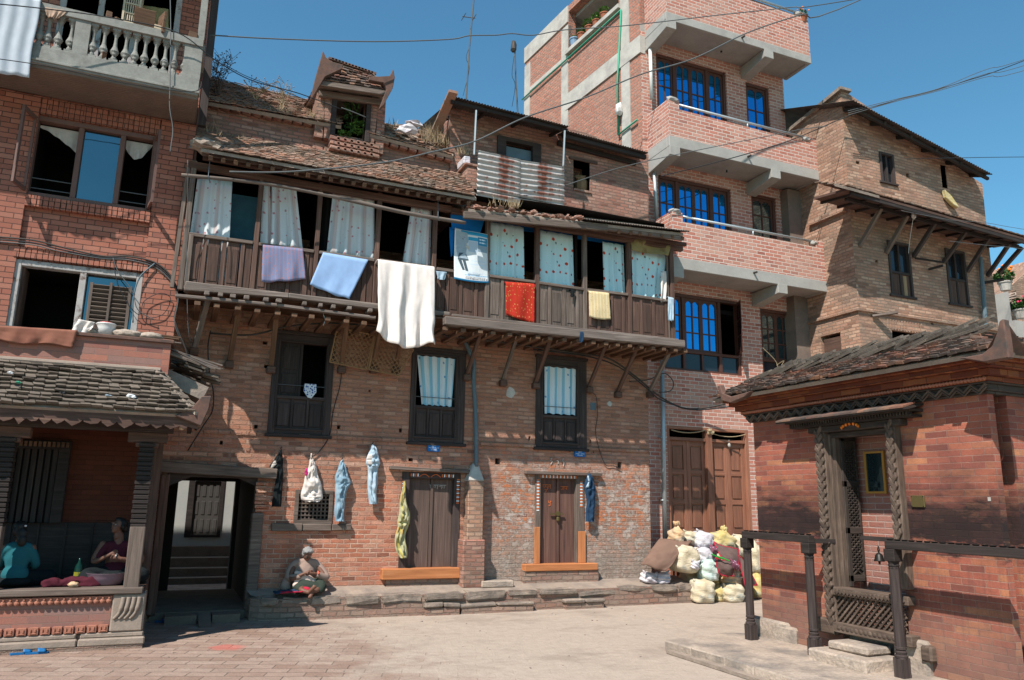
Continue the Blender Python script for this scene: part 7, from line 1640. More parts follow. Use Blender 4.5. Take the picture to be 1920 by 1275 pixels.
mb = MB(long=True); mb.box(XT-.0, XT+.05, dS-.02, P(0, XT, 1612, 1010).y, P(0, XT, 1650, 1010).z-.03, P(0, XT, 1650, 1010).z+.02); o = mb.build('bell_bar', M['w_black'], None); tag(o, 'thin dark bar spanning the right part of the temple doorway', 'bar')
mb = MB(long=True); mb.beam((Xr, xr2.y, zr-.07), (XT, xr2.y-.1, zr-.07), .05, .05); mb.build('wall_tie', M['w_black'], ra)
mb = MB(long=True); mb.beam((Xr, xr3.y, zr-.07), (XT, xr3.y-.0, zr-.07), .05, .05); mb.build('wall_tie', M['w_black'], rb)
# temple steps
s1 = [P(2, ZP, 1547, 1235), P(2, ZP, 1627, 1262), P(2, ZP, 1680, 1235)]
ST = thing('temple_steps', 'two worn stone steps before the carved temple door', 'steps', (XT-.4, 7.2, ZP))
yc = lerp(dS, dN, .52); 
mb = MB(); mb.box(XT-.62, XT-.06, yc-.42, yc+.42, ZP-.02, ZP+.13); mb.jit(.015, 3); mb.build('lower_step', M['plat'], ST, bev=.02)
mb = MB(); mb.box(XT-.42, XT-.04, yc-.28, yc+.3, ZP+.13, ZP+.22); mb.jit(.012, 3); mb.build('upper_step', M['plat'], ST, bev=.02)
GC = 'flowered curtains in the gallery'
def curtain(pxt, pxb, yt, yb, m, lab, n=4, amp=.025, Y=None, group=GC, cut=None):
    Y = Y or YG+.09; xm = (pxt[0]+pxt[1])/2; t0 = PY(Y, pxt[0], yt)[0], PY(Y, pxt[1], yt)[0]; z1 = PY(Y, xm, yt)[1]; z0 = cut or PY(Y, xm, yb)[1]; b0 = PY(Y, pxb[0], yb)[0], PY(Y, pxb[1], yb)[0]
    o = folds(t0[0], t0[1], z0, z1, Y+.03, amp, n, top=t0, bot=b0, seed=xm).build('curtain', M[m], None, solid=.003, smooth=True); return tag(o, lab, 'curtain', group)
curtain((370, 436), (352, 434), 334, 452, 'cur_rose', 'wide pale rose print curtain in the leftmost gallery bay', 4, .02, cut=5.2)
curtain((494, 507), (487, 512), 343, 462, 'cur_rose', 'narrow pale rose print curtain strip beside the second gallery post', 1.2, .02)
curtain((510, 556), (508, 569), 345, 465, 'cur_rose', 'pale rose print curtain above the plaid cloth', 3, .03)
curtain((624, 702), (612, 702), 361, 482, 'cur_rose', 'pale rose print curtain above the light blue cloth', 4, .03)
curtain((772, 810), (755, 807), 388, 500, 'cur_rose', 'gathered pale rose print curtain above the large white sheet', 3, .03)
curtain((920, 982), (917, 982), 420, 528, 'cur_poppy', 'poppy print curtain just right of the hanging poster', 3.5, .025)
curtain((1013, 1075), (1012, 1078), 436, 543, 'cur_poppy', 'poppy print curtain in the bay right of the red brocade cloth', 3, .02)
curtain((1131, 1170), (1134, 1174), 456, 556, 'cur_poppy', 'narrow poppy print curtain above the yellow towel', 3, .025)
curtain((1184, 1250), (1187, 1240), 466, 566, 'cur_poppy', 'poppy print curtain in the rightmost bay below a khaki cloth', 4, .02)
def flat(name, pts, Y, mat, lab, cat, amp=.02, group=None, nn=10):
    "quad of cloth given by 4 photo pixels (tl,tr,br,bl)"
    a, b, c, d = [P(1, Y, *p) for p in pts]; mb = MB(); W, Hh = (b-a).length, (d-a).length; ph = U(0, 9)
    mb.grid(lambda u, v: lerp(lerp(a, b, u), lerp(d, c, u), v)+V((0, amp*math.sin(u*7+ph+v*3)+amp*.6*mnoise.noise(V((u*4, v*4, ph))), .0)), nn*2, nn, lambda u, v: (u*W, (1-v)*Hh))
    o = mb.build(name, mat, None, solid=.003, smooth=True); return tag(o, lab, cat, group) if cat else o
flat('tarpaulin', ((845, 392), (912, 402), (900, 437), (846, 430)), YG+.03, M['c_tarp'], 'bright blue tarpaulin above the hanging poster', 'tarpaulin')
flat('tarpaulin', ((843, 425), (860, 428), (858, 470), (845, 482)), YG+.04, M['c_tarp'], 'blue tarpaulin strip at the left edge of the hanging poster', 'tarpaulin')
flat('tarpaulin', ((915, 408), (1178, 448), (1178, 462), (915, 424)), YG+.5, M['c_tarp'], 'long blue tarpaulin stretched behind the poppy print curtains', 'tarpaulin')
flat('khaki_cloth', ((1180, 443), (1258, 452), (1252, 480), (1183, 470)), YG-.03, M['c_khaki'], 'khaki cloth knotted over the rightmost poppy curtain', 'cloth', .035)
# poster cloth
def poster_mat():
    g = G('printed_poster'); uv = g.coord('UV'); s = g.sep(uv); x, y = s[0], s[1]
    def rc(x0, x1, y0, y1, f=.01): return g.math('MULTIPLY', band(g, x, x0-f, x0, x1, x1+f), band(g, y, y0-f, y0, y1, y1+f))
    n = g.noise(uv, 9, 4, .6); c = g.mix(g.ramp(n, [(.3, 0), (.7, .4)]), (.66, .68, .68), (.45, .52, .56))
    c = g.mix(rc(.2, 1.1, .93, .985), c, (.02, .28, .5)); c = g.mix(rc(.42, .98, .82, .88), c, (.03, .3, .5)); c = g.mix(rc(.7, .98, .74, .9), c, (.02, .2, .36))
    c = g.mix(rc(.42, .68, .6, .8), c, (.4, .48, .56)); c = g.mix(rc(.7, .98, .62, .74), c, (.22, .3, .36)); c = g.mix(rc(-.1, 1.2, -.02, .03), c, (.02, .25, .5))
    # writing lines
    for (x0, x1, yy, h, cc, f) in ((.3, .85, .17, .02, (.5, .55, .6), 60), (.3, 1, .125, .008, (.1, .35, .6), 90), (.32, .9, .09, .008, (.3, .25, .22), 80), (.3, .98, .06, .012, (.15, .12, .12), 70), (.45, .95, .35, .01, (.5, .6, .68), 70), (.5, .9, .42, .01, (.5, .6, .68), 60), (.72, .95, .86, .012, (.6, .7, .75), 60), (.72, .95, .8, .012, (.6, .7, .75), 60)):
        k = g.math('MULTIPLY', rc(x0, x1, yy-h, yy+h, .004), g.ramp(g.noise(g.map(uv, (f, 3, 1)), 1, 2, .5), [(.45, 0), (.5, 1)])); c = g.mix(k, c, cc)
    g.bump(g.noise(uv, 4, 3, .5), .01, .6); return g.out(c, .7, spec=.3)
a, b, c_, d = P(1, YG-.08, 853, 427), P(1, YG-.08, 914, 440), P(1, YG-.08, 917, 530), P(1, YG-.08, 852, 522)
def pfn(u, v): return lerp(lerp(a, b, u), lerp(d, c_, u), v)+V((0, .015*math.sin(u*6+v*2)+.02*math.sin(v*3), -.03*math.sin(math.pi*u)*v))
mb = MB(); mb.grid(pfn, 20, 20, lambda u, v: (u, 1-v)); po = mb.build('poster', poster_mat(), None, solid=.004, smooth=True); tag(po, 'printed cloth poster with a grey standing figure hanging from the gallery rail', 'poster')
# the printed figure, flat on the poster
def onp(u, v): return pfn(u, v)+V((0, -.006, 0))
def pshape(name, pts, mat):
    mb = MB(); n = len(pts); cu, cv = sum(p[0] for p in pts)/n, sum(p[1] for p in pts)/n
    mb.add([onp(cu, cv)]+[onp(*p) for p in pts], [(0, 1+(i+1) % n, 1+i) for i in range(n)]); mb.build(name, mat, po)
pd = plain('poster_ink', (.06, .09, .11), .8, .5, 20); pl_ = plain('poster_grey', (.3, .37, .42), .8, .3, 20); pt = plain('poster_tan', (.5, .46, .38), .8, .3, 20)
pshape('printed_backdrop', [(.04, .04), (.38, .05), (.42, .2), (.36, .3), (.05, .33)], pl_)
pshape('printed_head', [(.18, .06), (.3, .07), (.35, .18), (.28, .2), (.17, .15)], pd); pshape('printed_torso', [(.08, .22), (.3, .2), (.38, .3), (.33, .5), (.4, .56), (.12, .56), (.06, .4)], pl_)
pshape('printed_bundle', [(.3, .2), (.45, .33), (.42, .38), (.25, .26)], pt); pshape('printed_skirt', [(.1, .47), (.33, .44), (.42, .58), (.3, .6), (.12, .58)], pd)
pshape('printed_leg', [(.1, .57), (.2, .57), (.3, .78), (.24, .79)], pd); pshape('printed_leg', [(.24, .58), (.33, .6), (.4, .8), (.32, .79)], pd); pshape('printed_ground', [(.38, .84), (.75, .83), (.7, .87), (.4, .87)], pl_)
# washing over the rail
YD_ = YG-.09
drape('plaid_cloth', M['c_plaid'], YD_, ((493, 458), (568, 466)), ((490, 528), (573, 524)), 'blue and pink plaid cloth over the gallery rail', 'cloth', n=3)
drape('blue_cloth', M['c_blue'], YD_, ((606, 473), (691, 487)), ((581, 533), (654, 562)), 'light blue cloth hanging askew over the gallery rail', 'cloth', n=2, amp=.008, thick=.012)
drape('white_sheet', M['c_white'], YD_-.18, ((709, 486), (815, 500)), ((699, 628), (803, 652)), 'large cream white sheet hanging from the rail down past the gallery floor', 'sheet', n=3.6, amp=.05, thick=.012, nv=34, nu=60, ty=-.32, back=.25, bulge=.17)
drape('small_cloth', M['c_denim2'], YD_, ((818, 508), (838, 510)), ((820, 522), (834, 524)), 'tiny pale blue cloth on the rail beside the large white sheet', 'cloth', n=2)
drape('brocade_cloth', M['c_ochre'], YD_, ((948, 528), (1003, 532)), ((950, 590), (1002, 606)), 'red and gold brocade cloth over the gallery rail', 'cloth', n=1.5, amp=.012)
drape('towel', M['c_yel'], YD_, ((1104, 545), (1142, 549)), ((1105, 594), (1145, 599)), 'pale yellow towel over the gallery rail', 'towel', n=1, amp=.008)
drape('sock', M['c_black'], YD_, ((1070, 542), (1077, 543)), ((1070, 556), (1076, 556)), 'small dark sock on the rail under the middle poppy curtain', 'sock', n=1, amp=.004)
drape('rag', M['c_navy'], YJ-.1, ((1088, 622), (1094, 622)), ((1086, 640), (1093, 641)), 'small dark rag over the lower floor beam', 'rag', n=1, amp=.006, back=.06)
flat('white_rag', ((1240, 508), (1250, 508), (1248, 565), (1238, 567)), YG-.04, M['c_white'], 'narrow white rag beside the rightmost gallery post', 'rag', .02)
drape('small_shirt', M['c_denim2'], YG-.1, ((1253, 556), (1263, 558)), ((1252, 600), (1262, 602)), 'small white and blue shirt tied at the right end of the gallery', 'shirt', n=2, amp=.01)
# wooden drying pole
mb = MB(); mb.tube(catn([P(1, YG-.3, 340, 328), P(1, YG-.3, 500, 345), P(1, YG-.3, 640, 372), P(1, YG-.3, 760, 399), P(1, YG-.3, 873, 418)], 6), [.032]*12+[.038]*12+[.03], 8); o = mb.build('drying_pole', M['w_beam'], None, smooth=True); tag(o, 'long wooden drying pole slung in front of the gallery curtains', 'pole')
mb = MB()
for px, py in ((390, 334), (820, 408)): c = P(1, YG-.3, px, py); mb.tube([c+V((0, 0, .35)), c+V((0, -.04, 0)), c+V((.03, -.02, -.06)), c+V((.03, .02, -.02))], .007, 5)
mb.build('wire_hook', M['iron'], o)
GG = 'clothes hung on the brick wall'
def garment(name, rows, Y, mat, lab, cat, thick=.04, fold=.5, seed=0, n=16, parts=(), group=GG):
    "rows: (pixel y, left x, right x); puffed double surface"
    pr_ = [(P(1, Y, l, y), P(1, Y, r, y)) for y, l, r in rows]; L = [catn([p[k] for p in pr_], 4) for k in (0, 1)]; m = len(L[0]); mb = MB(); b = 0
    for side in (-1, 1):
        def fn(u, v, side=side):
            i = min(int(v*(m-1)), m-2); f = v*(m-1)-i; l, r = lerp(L[0][i], L[0][i+1], f), lerp(L[1][i], L[1][i+1], f); p = lerp(l, r, u); w = (r-l).length
            th = min(thick, w*.5)*math.sqrt(max(0, 1-(2*u-1)**2))
            fo = fold*.01*math.sin(u*13+seed+v*5)+fold*.06*mnoise.noise(V((u*3+v*2, v*9, seed)))+fold*.04*mnoise.noise(V((u*8, v*17, seed)))-fold*.03*max(0, .22-abs(mnoise.noise(V((u*4+v*3, v*8, seed+9)))))*3; return p+V((fold*.006*math.sin(v*23+seed), -thick+side*th*(1 if side < 0 else .4)+fo*(side < 0)*math.sin(math.pi*u), 0))
        mb.grid(fn, n, m*2, lambda u, v: (u*.3, (1-v)*1.0))
    o = mb.build(name, mat, None, smooth=True); tag(o, lab, cat, group)
    tp = lerp(pr_[0][0], pr_[0][1], .5); m2 = MB(); m2.tube([tp+V((0, .02, .01)), tp+V((0, -.06, .02)), tp+V((0, -.065, .04))], .008, 5); m2.build('nail', M['wire'], o)
    for (nm, rr_, mt) in parts:
        pr2 = [(P(1, Y-thick*2.1, l, y), P(1, Y-thick*2.1, r, y)) for y, l, r in rr_]; m2 = MB()
        for i in range(len(pr2)-1):
            A, B_ = pr2[i], pr2[i+1]; m2.grid(lambda u, v, A=A, B_=B_: lerp(lerp(A[0], A[1], u), lerp(B_[0], B_[1], u), v)+V((0, -.01*math.sin(math.pi*u), 0)), 5, 3)
        m2.build(nm, mt, o, solid=.004, smooth=True)
    return o
garment('trousers', [(842, 526, 527), (850, 521, 529), (865, 511, 530), (875, 505, 530), (885, 516, 530), (905, 516, 530), (925, 511, 528), (950, 509, 527)], YF-.02, M['c_black'], 'black trousers hung on the wall above the ledge left of the barred window', 'trousers', seed=1, parts=[('pale_lining', [(864, 514, 520), (870, 510, 519), (878, 507, 511)], M['conc_l'])])
garment('dress', [(858, 581, 586), (868, 579, 590), (885, 574, 594), (905, 568, 600), (925, 564, 604), (935, 563, 603), (941, 572, 598)], YF-.03, M['c_white'], 'white ruffled dress hung above the small barred window', 'dress', .06, 1, 2, parts=[('strap', [(850, 583, 585), (860, 582, 584)], M['c_white']), ('pink_sleeve', [(878, 573, 577), (886, 571, 577), (892, 572, 576)], M['c_pink'])])
garment('jeans', [(862, 640, 642), (872, 634, 646), (888, 629, 651), (902, 627, 656), (912, 628, 654), (930, 627, 646), (955, 626, 645), (977, 627, 644)], YF-.03, M['c_denim'], 'blue denim jeans hung right of the small barred window', 'trousers', .055, 1, 3)
garment('jeans', [(833, 697, 699), (842, 692, 705), (855, 688, 709), (868, 684, 711), (880, 689, 708), (905, 687, 706), (925, 689, 705), (945, 690, 705)], YF-.03, M['c_denim2'], 'pale faded jeans hung highest on the wall left of the left door', 'trousers', .055, 1, 4, parts=[('pocket_lining', [(852, 690, 699), (862, 687, 700), (872, 691, 699)], M['c_white'])])
garment('navy_trousers', [(888, 1100, 1104), (898, 1096, 1109), (912, 1093, 1113), (920, 1094, 1114), (940, 1097, 1113), (960, 1096, 1112), (978, 1095, 1111)], YF-.04, M['c_navy'], 'navy blue trousers hung on the right jamb of the right door', 'trousers', .055, .8, 5, parts=[('white_trim', [(892, 1101, 1104), (904, 1103, 1107), (914, 1098, 1105)], M['c_denim2'])])
garment('shawl', [(902, 755, 756), (920, 752, 759), (945, 749, 763), (965, 746, 767), (980, 745, 768), (986, 744, 764), (1005, 741, 760), (1030, 740, 762), (1046, 750, 763)], YF-.06, M['c_olive'], 'olive and yellow striped shawl hung on the left jamb of the left door', 'shawl', .03, 1.6, 6)
# scarf on the window rail
c = PY(YF, 581, 735); mb = MB(); mb.wy([(c[0]-.1, c[1]+.13), (c[0]+.1, c[1]+.13), (c[0]+.1, c[1]-.0), (c[0]+.02, c[1]-.11), (c[0]-.04, c[1]-.1), (c[0]-.11, c[1]-.0)], [], YF-.05, YF-.025); mb.jit(.012, 9); o = mb.build('scarf', M['c_scarf'], None); tag(o, 'blue and white spotted scarf tied on the rail of the half shuttered window', 'scarf')
# woven bamboo panels under the gallery
def clipseg(p, d, poly):
    t0, t1 = -99, 99; n = len(poly)
    for i in range(n):
        a, b = poly[i], poly[(i+1) % n]; nx, ny = (a[1]-b[1]), (b[0]-a[0]); den = nx*d[0]+ny*d[1]; num = nx*(a[0]-p[0])+ny*(a[1]-p[1])
        if abs(den) < 1e-9: continue
        t = num/den
        if den > 0: t0 = max(t0, t)
        else: t1 = min(t1, t)
    return (t0, t1) if t1 > t0 else None
def woven(px, lab, lean):
    poly = [PY(YF-.3, *p) for p in px]
    ar = sum(poly[i][0]*poly[(i+1) % 4][1]-poly[(i+1) % 4][0]*poly[i][1] for i in range(4))
    if ar < 0: poly = poly[::-1]
    zt = max(p[1] for p in poly); xs = [p[0] for p in poly]; zs = [p[1] for p in poly]
    def T(x, z, o=0): return V((x, YF-.12-lean*(z-min(zs))/(zt-min(zs))-o, z))
    mb = MB()
    for k, d in enumerate(((.8, .6), (.62, -.78))):
        nrm = (-d[1], d[0]); 
        for i in range(-60, 60):
            p = (xs[0]+nrm[0]*i*.06, zs[0]+nrm[1]*i*.06); r = clipseg(p, d, poly)
            if r: mb.beam(T(p[0]+d[0]*r[0], p[1]+d[1]*r[0], k*.006), T(p[0]+d[0]*r[1], p[1]+d[1]*r[1], k*.006), .012, .005, up=(0, 1, 0))
    o = mb.build('woven_panel', M['basket'], None); tag(o, lab, 'bamboo panel', 'woven bamboo panels under the gallery')
    mb = MB()
    for i in range(4): mb.tube([T(*poly[i]), T(*poly[(i+1) % 4])], .014, 5)
    mb.build('rim', M['basket'], o)
woven([(630, 616), (700, 630), (692, 690), (621, 676)], 'woven bamboo panel leaning under the gallery beside the half shuttered window', .3)
woven([(702, 632), (775, 655), (752, 702), (695, 690)], 'woven bamboo panel partly hidden by the large white sheet', .25)
# enamel plates
def plate_sign(px0, py0, px1, py1, lab):
    a = P(1, YF-.05, px0, py0+4); b = P(1, YF-.05, px1, py1+4); w = (b.x-a.x)/2; h = (a.z-b.z)/2; cx, cz = (a.x+b.x)/2, (a.z+b.z)/2
    mb = MB(); mb.box(cx-w, cx+w, YF-.05, YF-.005, cz-h, cz+h); o = mb.build('number_plate', M['sign'], None, bev=.003); tag(o, lab, 'sign', 'small blue enamel signs')
    for i, (tx, z, s) in enumerate((('टोल ९', .58, .034), ('भक्तपुर ८ नासमना', .02, .028), ('नगरपालिका', -.56, .028))):
        cu = bpy.data.curves.new('text', 'FONT'); cu.body = tx; cu.size = s; cu.align_x = 'CENTER'; cu.align_y = 'CENTER'; cu.extrude = .001
        t = bpy.data.objects.new('lettering', cu); COL.objects.link(t); t.parent = o; t.matrix_parent_inverse = Matrix.Identity(4); t.location = V((cx, YF-.053, cz+z*h))-V(o.location); t.rotation_euler = (math.pi/2, 0, 0); cu.materials.append(M['white']); bpy.context.view_layer.update(); me_ = bpy.data.meshes.new_from_object(t); t2 = bpy.data.objects.new('lettering', me_); COL.objects.link(t2); t2.parent = o; t2.location = t.location; t2.rotation_euler = t.rotation_euler; bpy.data.objects.remove(t)
plate_sign(802, 829, 825, 843, 'small blue enamel sign under the middle dark window')
plate_sign(1078, 841, 1097, 853, 'small blue enamel sign under the right dark window')
def body(chains, blobs, vox, name, mat, parent, smooth=6, boxes=()):
    "tubes and blobs fused into one skin by a voxel remesh"
    mb = MB()
    for pts, rs in chains:
        k = max(1, 5); cp = catn(pts, k); rr_ = []
        for i in range(len(rs)-1):
            for j in range(k): rr_.append(lerp(rs[i], rs[i+1], j/k))
        rr_.append(rs[-1]); mb.tube(cp, rr_, 10)
        mb.blob(cp[0], rs[0], 2, 0); mb.blob(cp[-1], rs[-1], 2, 0)
    for c, r in blobs: mb.blob(c, r, 2, 0)
    o = mb.build(name, mat, parent, smooth=True)
    m = o.modifiers.new('fuse', 'REMESH'); m.mode = 'VOXEL'; m.voxel_size = vox; m.use_smooth_shade = True
    m = o.modifiers.new('soft', 'SMOOTH'); m.iterations = smooth; m.factor = .5
    return o
def hand_chains(w, dirv, side, curl=.5, s=1.0, spread=(0, 0, 1)):
    "palm + five fingers from wrist w pointing along dirv"
    d = V(dirv).normalized(); sp = V(spread); sp = (sp-d*sp.dot(d)).normalized(); up = d.cross(sp); ch = []
    ch.append(([w, w+d*.045*s, w+d*.085*s], [.024*s, .03*s, .028*s])); 
    for i, (o_, L) in enumerate(((-.03, .062), (-.01, .075), (.01, .07), (.029, .055))):
        b = w+d*.085*s+sp*o_*s; c1 = b+d*L*.45*s-up*curl*.01*s; c2 = b+d*L*.75*s-up*curl*.04*s; ch.append(([w+d*.06*s+sp*o_*.7*s, b, c1, c2], [.01*s, .0095*s, .0085*s, .007*s]))
    b = w+d*.03*s-sp*.028*s*side; ch.append(([w+d*.02*s, b, b+d*.03*s-sp*.02*s*side-up*.015*s, b+d*.055*s-sp*.022*s*side-up*.03*s], [.014*s, .012*s, .0105*s, .008*s]))
    return ch
def head_parts(c, fwd, up, s=1.0):
    f = V(fwd).normalized(); u = (V(up)-f*V(up).dot(f)).normalized(); r = f.cross(u); T = lambda a, b, d: V(c)+r*a*s+f*b*s+u*d*s
    bl = [(T(0, 0, .02), (.073*s, .078*s, .08*s)), (T(0, .028, -.045), (.055*s, .055*s, .062*s)), (T(0, .052, -.088), (.026*s, .024*s, .022*s)), (T(.034, .048, -.03), .026*s), (T(-.034, .048, -.03), .026*s), (T(0, .075, .022), (.05*s, .02*s, .014*s)), (T(0, .092, -.03), (.013*s, .017*s, .015*s)), (T(.074, -.005, -.02), (.01*s, .016*s, .026*s)), (T(-.074, -.005, -.02), (.01*s, .016*s, .026*s)), (T(0, .078, -.062), (.022*s, .012*s, .008*s))]
    ch = [([T(0, .074, .015), T(0, .094, -.025)], [.009*s, .012*s]), ([T(0, -.01, -.06), T(0, -.03, -.14)], [.045*s, .048*s])]
    return T, bl, ch
def face(T, s, root):
    for sd in (-1, 1):
        mb = MB(); mb.blob(T(sd*.028, .073, -.002), (.012*s, .011*s, .008*s), 2, 0); mb.build('eye', M['conc_l'], root, smooth=True); mb = MB(); mb.blob(T(sd*.028, .083, -.002), .0055*s, 1, 0); mb.build('pupil', M['c_black'], root, smooth=True)
        mb = MB(); mb.tube([T(sd*.012, .085, .018), T(sd*.03, .084, .025), T(sd*.046, .07, .018)], .004*s, 5); mb.build('eyebrow', M['hair_b'], root)
    mb = MB(); mb.tube([T(-.02, .083, -.062), T(0, .09, -.06), T(.02, .083, -.062)], .0045*s, 5); mb.build('lips', plain('lips', (.16, .05, .04), .6, .2), root)
# ---- old woman on the ledge
o0 = P(1, 13.34, 571, 1092); LT = .4; BX, BY_, BZ_ = o0.x, 13.34, LT
def L(a, b, d): return V((BX+a, BY_-b, BZ_+d))       # a right, b towards the viewer, d up
old = thing('person', 'old grey haired woman in brown shawl sitting barefoot on the ledge', 'person', (BX, BY_, BZ_))
hc = L(.0, .1, .6); T, hb, hch = head_parts(hc, (.12, -.75, -.65), (0, -.5, .85), .98)
ch = hch+[([L(0, .0, .46), L(0, .06, .52)], [.05, .045])]
ch += [([L(-.05, .22, .08), L(-.1, .38, .06), L(0, .46, .03)], [.055, .045, .032]), ([L(.12, .22, .08), L(.16, .36, .06), L(.06, .42, .045)], [.055, .045, .032])]
# feet with toes
for (hx, tx) in ((L(.0, .46, .03), L(.075, .5, .115)), (L(.07, .43, .05), L(.03, .47, -.035))):
    ch.append(([hx, lerp(hx, tx, .55), tx], [.03, .032, .03])); dd = (tx-hx).normalized(); sp = dd.cross(V((0, 1, 0))).normalized()
    for i in range(5): b = tx+sp*(i-2)*.014; ch.append(([b, b+dd*(.032-abs(i-1)*.004)], [.009-.0006*i, .007]))
ch += [([L(-.2, .02, .4), L(-.24, .16, .22), L(-.06, .26, .3)], [.045, .04, .024]), ([L(.19, .03, .4), L(.28, .14, .24), L(.1, .26, .3)], [.045, .04, .024])]
ch += hand_chains(L(-.06, .26, .3), (.8, -.25, .25), 1, .8, .85, (0, 0, 1)) + hand_chains(L(.1, .26, .3), (-.85, -.2, .1), -1, .8, .85, (0, 0, 1))
bo = body(ch, hb+[(L(0, .0, .25), (.12, .08, .18)), (L(0, .05, .08), (.14, .11, .08))], .008, 'body', M['skin2'], old, 3)
face(T, .98, old)
hr = body([], [(T(0, -.018, .035), (.083, .084, .078)), (T(.055, -.02, -.02), (.035, .05, .05)), (T(-.055, -.02, -.02), (.035, .05, .05)), (T(0, -.07, -.02), (.06, .035, .06)), (T(.03, .03, .075), (.05, .045, .03)), (T(-.03, .03, .075), (.05, .045, .03))], .01, 'hair', M['hair_g'], old, 2)
m_ = hr.modifiers.new('d', 'DISPLACE'); tx_ = bpy.data.textures.new('clump', 'CLOUDS'); tx_.noise_scale = .03; m_.texture = tx_; m_.strength = .035
# shawl/cardigan
body([([L(-.02, .03, .47), L(-.19, .0, .42), L(-.27, .08, .24), L(-.13, .22, .25)], [.06, .065, .065, .045]), ([L(.02, .03, .47), L(.18, .01, .42), L(.32, .1, .22), L(.17, .22, .27)], [.06, .065, .07, .05]), ([L(-.22, .0, .3), L(-.32, .05, .1)], [.08, .07])], [(L(0, .02, .3), (.165, .115, .19)), (L(0, .03, .4), (.12, .085, .1)), (L(0, -.0, .12), (.19, .12, .15)), (L(-.3, .02, .08), (.1, .1, .08))], .012, 'cardigan', M['c_knit'], old, 4)
body([([L(-.16, .14, .3), L(0, .18, .22), L(.12, .18, .14)], [.04, .07, .06])], [(L(-.06, .16, .2), (.15, .06, .09)), (L(-.14, .18, .12), (.08, .06, .06))], .012, 'striped_shawl', M['c_stripe'], old, 4)
body([([L(-.1, .12, .12), L(.0, .26, .11), L(.16, .3, .08)], [.1, .09, .08]), ([L(.14, .1, .12), L(.22, .24, .1), L(.2, .34, .06)], [.1, .1, .07]), ([L(-.14, .14, .1), L(-.12, .3, .07)], [.08, .06])], [(L(.05, .18, .1), (.22, .16, .09))], .012, 'skirt', M['c_green'], old, 4)
body([([L(-.1, .3, .06), L(.0, .38, .06)], [.05, .045])], [(L(-.03, .33, .07), (.08, .05, .04))], .012, 'red_petticoat', M['c_red'], old, 3)
mb = MB(); mb.tube(catn([L(.17, .255, .29), L(.165, .3, .3), L(.16, .26, .33), L(.165, .22, .3), L(.17, .255, .27)], 4), .012, 6); mb.build('cuff', plain('coral_cuff', (.6, .12, .08), .8), old)
mb = MB()
def hp(u, v): return L(-.5+.36*u, .1+.28*v+.05*u, .012+.035*abs(mnoise.noise(V((u*4, v*4, 2))))+.03*u)
mb.grid(hp, 18, 12); o = mb.build('dark_shawl', M['c_navy'], None, solid=.012, smooth=True); tag(o, 'dark blue shawl spread on the ledge left of the old woman', 'shawl')
mb = MB(); mb.grid(lambda u, v: L(-.42+.36*u, .3+.12*v+.04*u, .02+.035*abs(mnoise.noise(V((u*5, v*3, 7))))+.02*u), 16, 8); o = mb.build('red_shawl', M['c_red'], None, solid=.012, smooth=True); tag(o, 'dark red cloth lying at the edge of the ledge beside the old woman', 'cloth')
# ---- woman in the pavilion
w0 = P(1, 12.0, 216, 1070); WX, WY, WZ = w0.x, 12.05, ZPF
def L(a, b, d): return V((WX+a, WY-b, WZ+d))
wo = thing('person', 'woman in maroon flowered blouse sitting in the pavilion behind a basin', 'person', (WX, WY, WZ))
hc = L(-.02, .02, .74); T, hb, hch = head_parts(hc, (-.75, -.6, .25), (0, 0, 1), 1)
ch = hch+[([L(0, 0, .62), L(0, 0, .5)], [.05, .07]), ([L(-.19, .02, .5), L(-.27, .12, .28), L(-.1, .24, .36)], [.045, .038, .026]), ([L(.2, .02, .5), L(.3, .12, .28), L(.06, .26, .32)], [.05, .045, .026])]
ch += hand_chains(L(-.1, .24, .36), (.6, -.1, .35), 1, .7, .9) + hand_chains(L(.06, .26, .32), (-.9, -.1, .2), -1, .7, .9)
body(ch, hb+[(L(0, 0, .3), (.15, .11, .22))], .009, 'body', M['skin'], wo, 3); face(T, 1, wo)
body([], [(T(0, -.02, .035), (.084, .086, .08)), (T(.0, -.08, -.01), (.06, .055, .07)), (T(.06, -.02, -.01), (.03, .05, .05)), (T(-.06, -.02, -.01), (.03, .05, .05)), (T(.0, .03, .08), (.06, .045, .03))], .011, 'hair', M['hair_b'], wo, 2)
body([([L(0, .0, .48), L(-.15, .02, .46), L(-.22, .08, .33)], [.07, .06, .052]), ([L(0, .0, .48), L(.15, .02, .46), L(.24, .08, .33)], [.07, .06, .056])], [(L(0, .0, .34), (.15, .11, .19)), (L(0, .02, .16), (.17, .14, .14))], .013, 'blouse', M['c_maroon'], wo, 4)
body([([L(-.1, .05, .1), L(-.34, .24, .1), L(-.15, .42, .06)], [.12, .1, .07]), ([L(.1, .05, .1), L(.34, .22, .1), L(.15, .4, .06)], [.12, .1, .07])], [(L(0, .1, .08), (.24, .2, .09))], .014, 'skirt', M['c_black'], wo, 4)
mb = MB(); mb.tube(catn([L(.0, .28, .33), L(-.0, .3, .36), L(.01, .26, .38), L(.02, .23, .35), L(.0, .28, .33)], 4), .008, 6); mb.build('bangle', M['steel'], wo)
mb = MB(); c = V((P(1, 11.75, 205, 1065).x, 11.72, ZPF)); mb.lathe(c, [(0, .16), (.02, .2), (.1, .24), (.15, .26), (.155, .265), (.15, .25), (.1, .22), (.04, .19)], 24); o = mb.build('basin', M['bowl'], None, smooth=True); tag(o, 'wide enamel basin on the pavilion floor before the seated woman', 'basin')
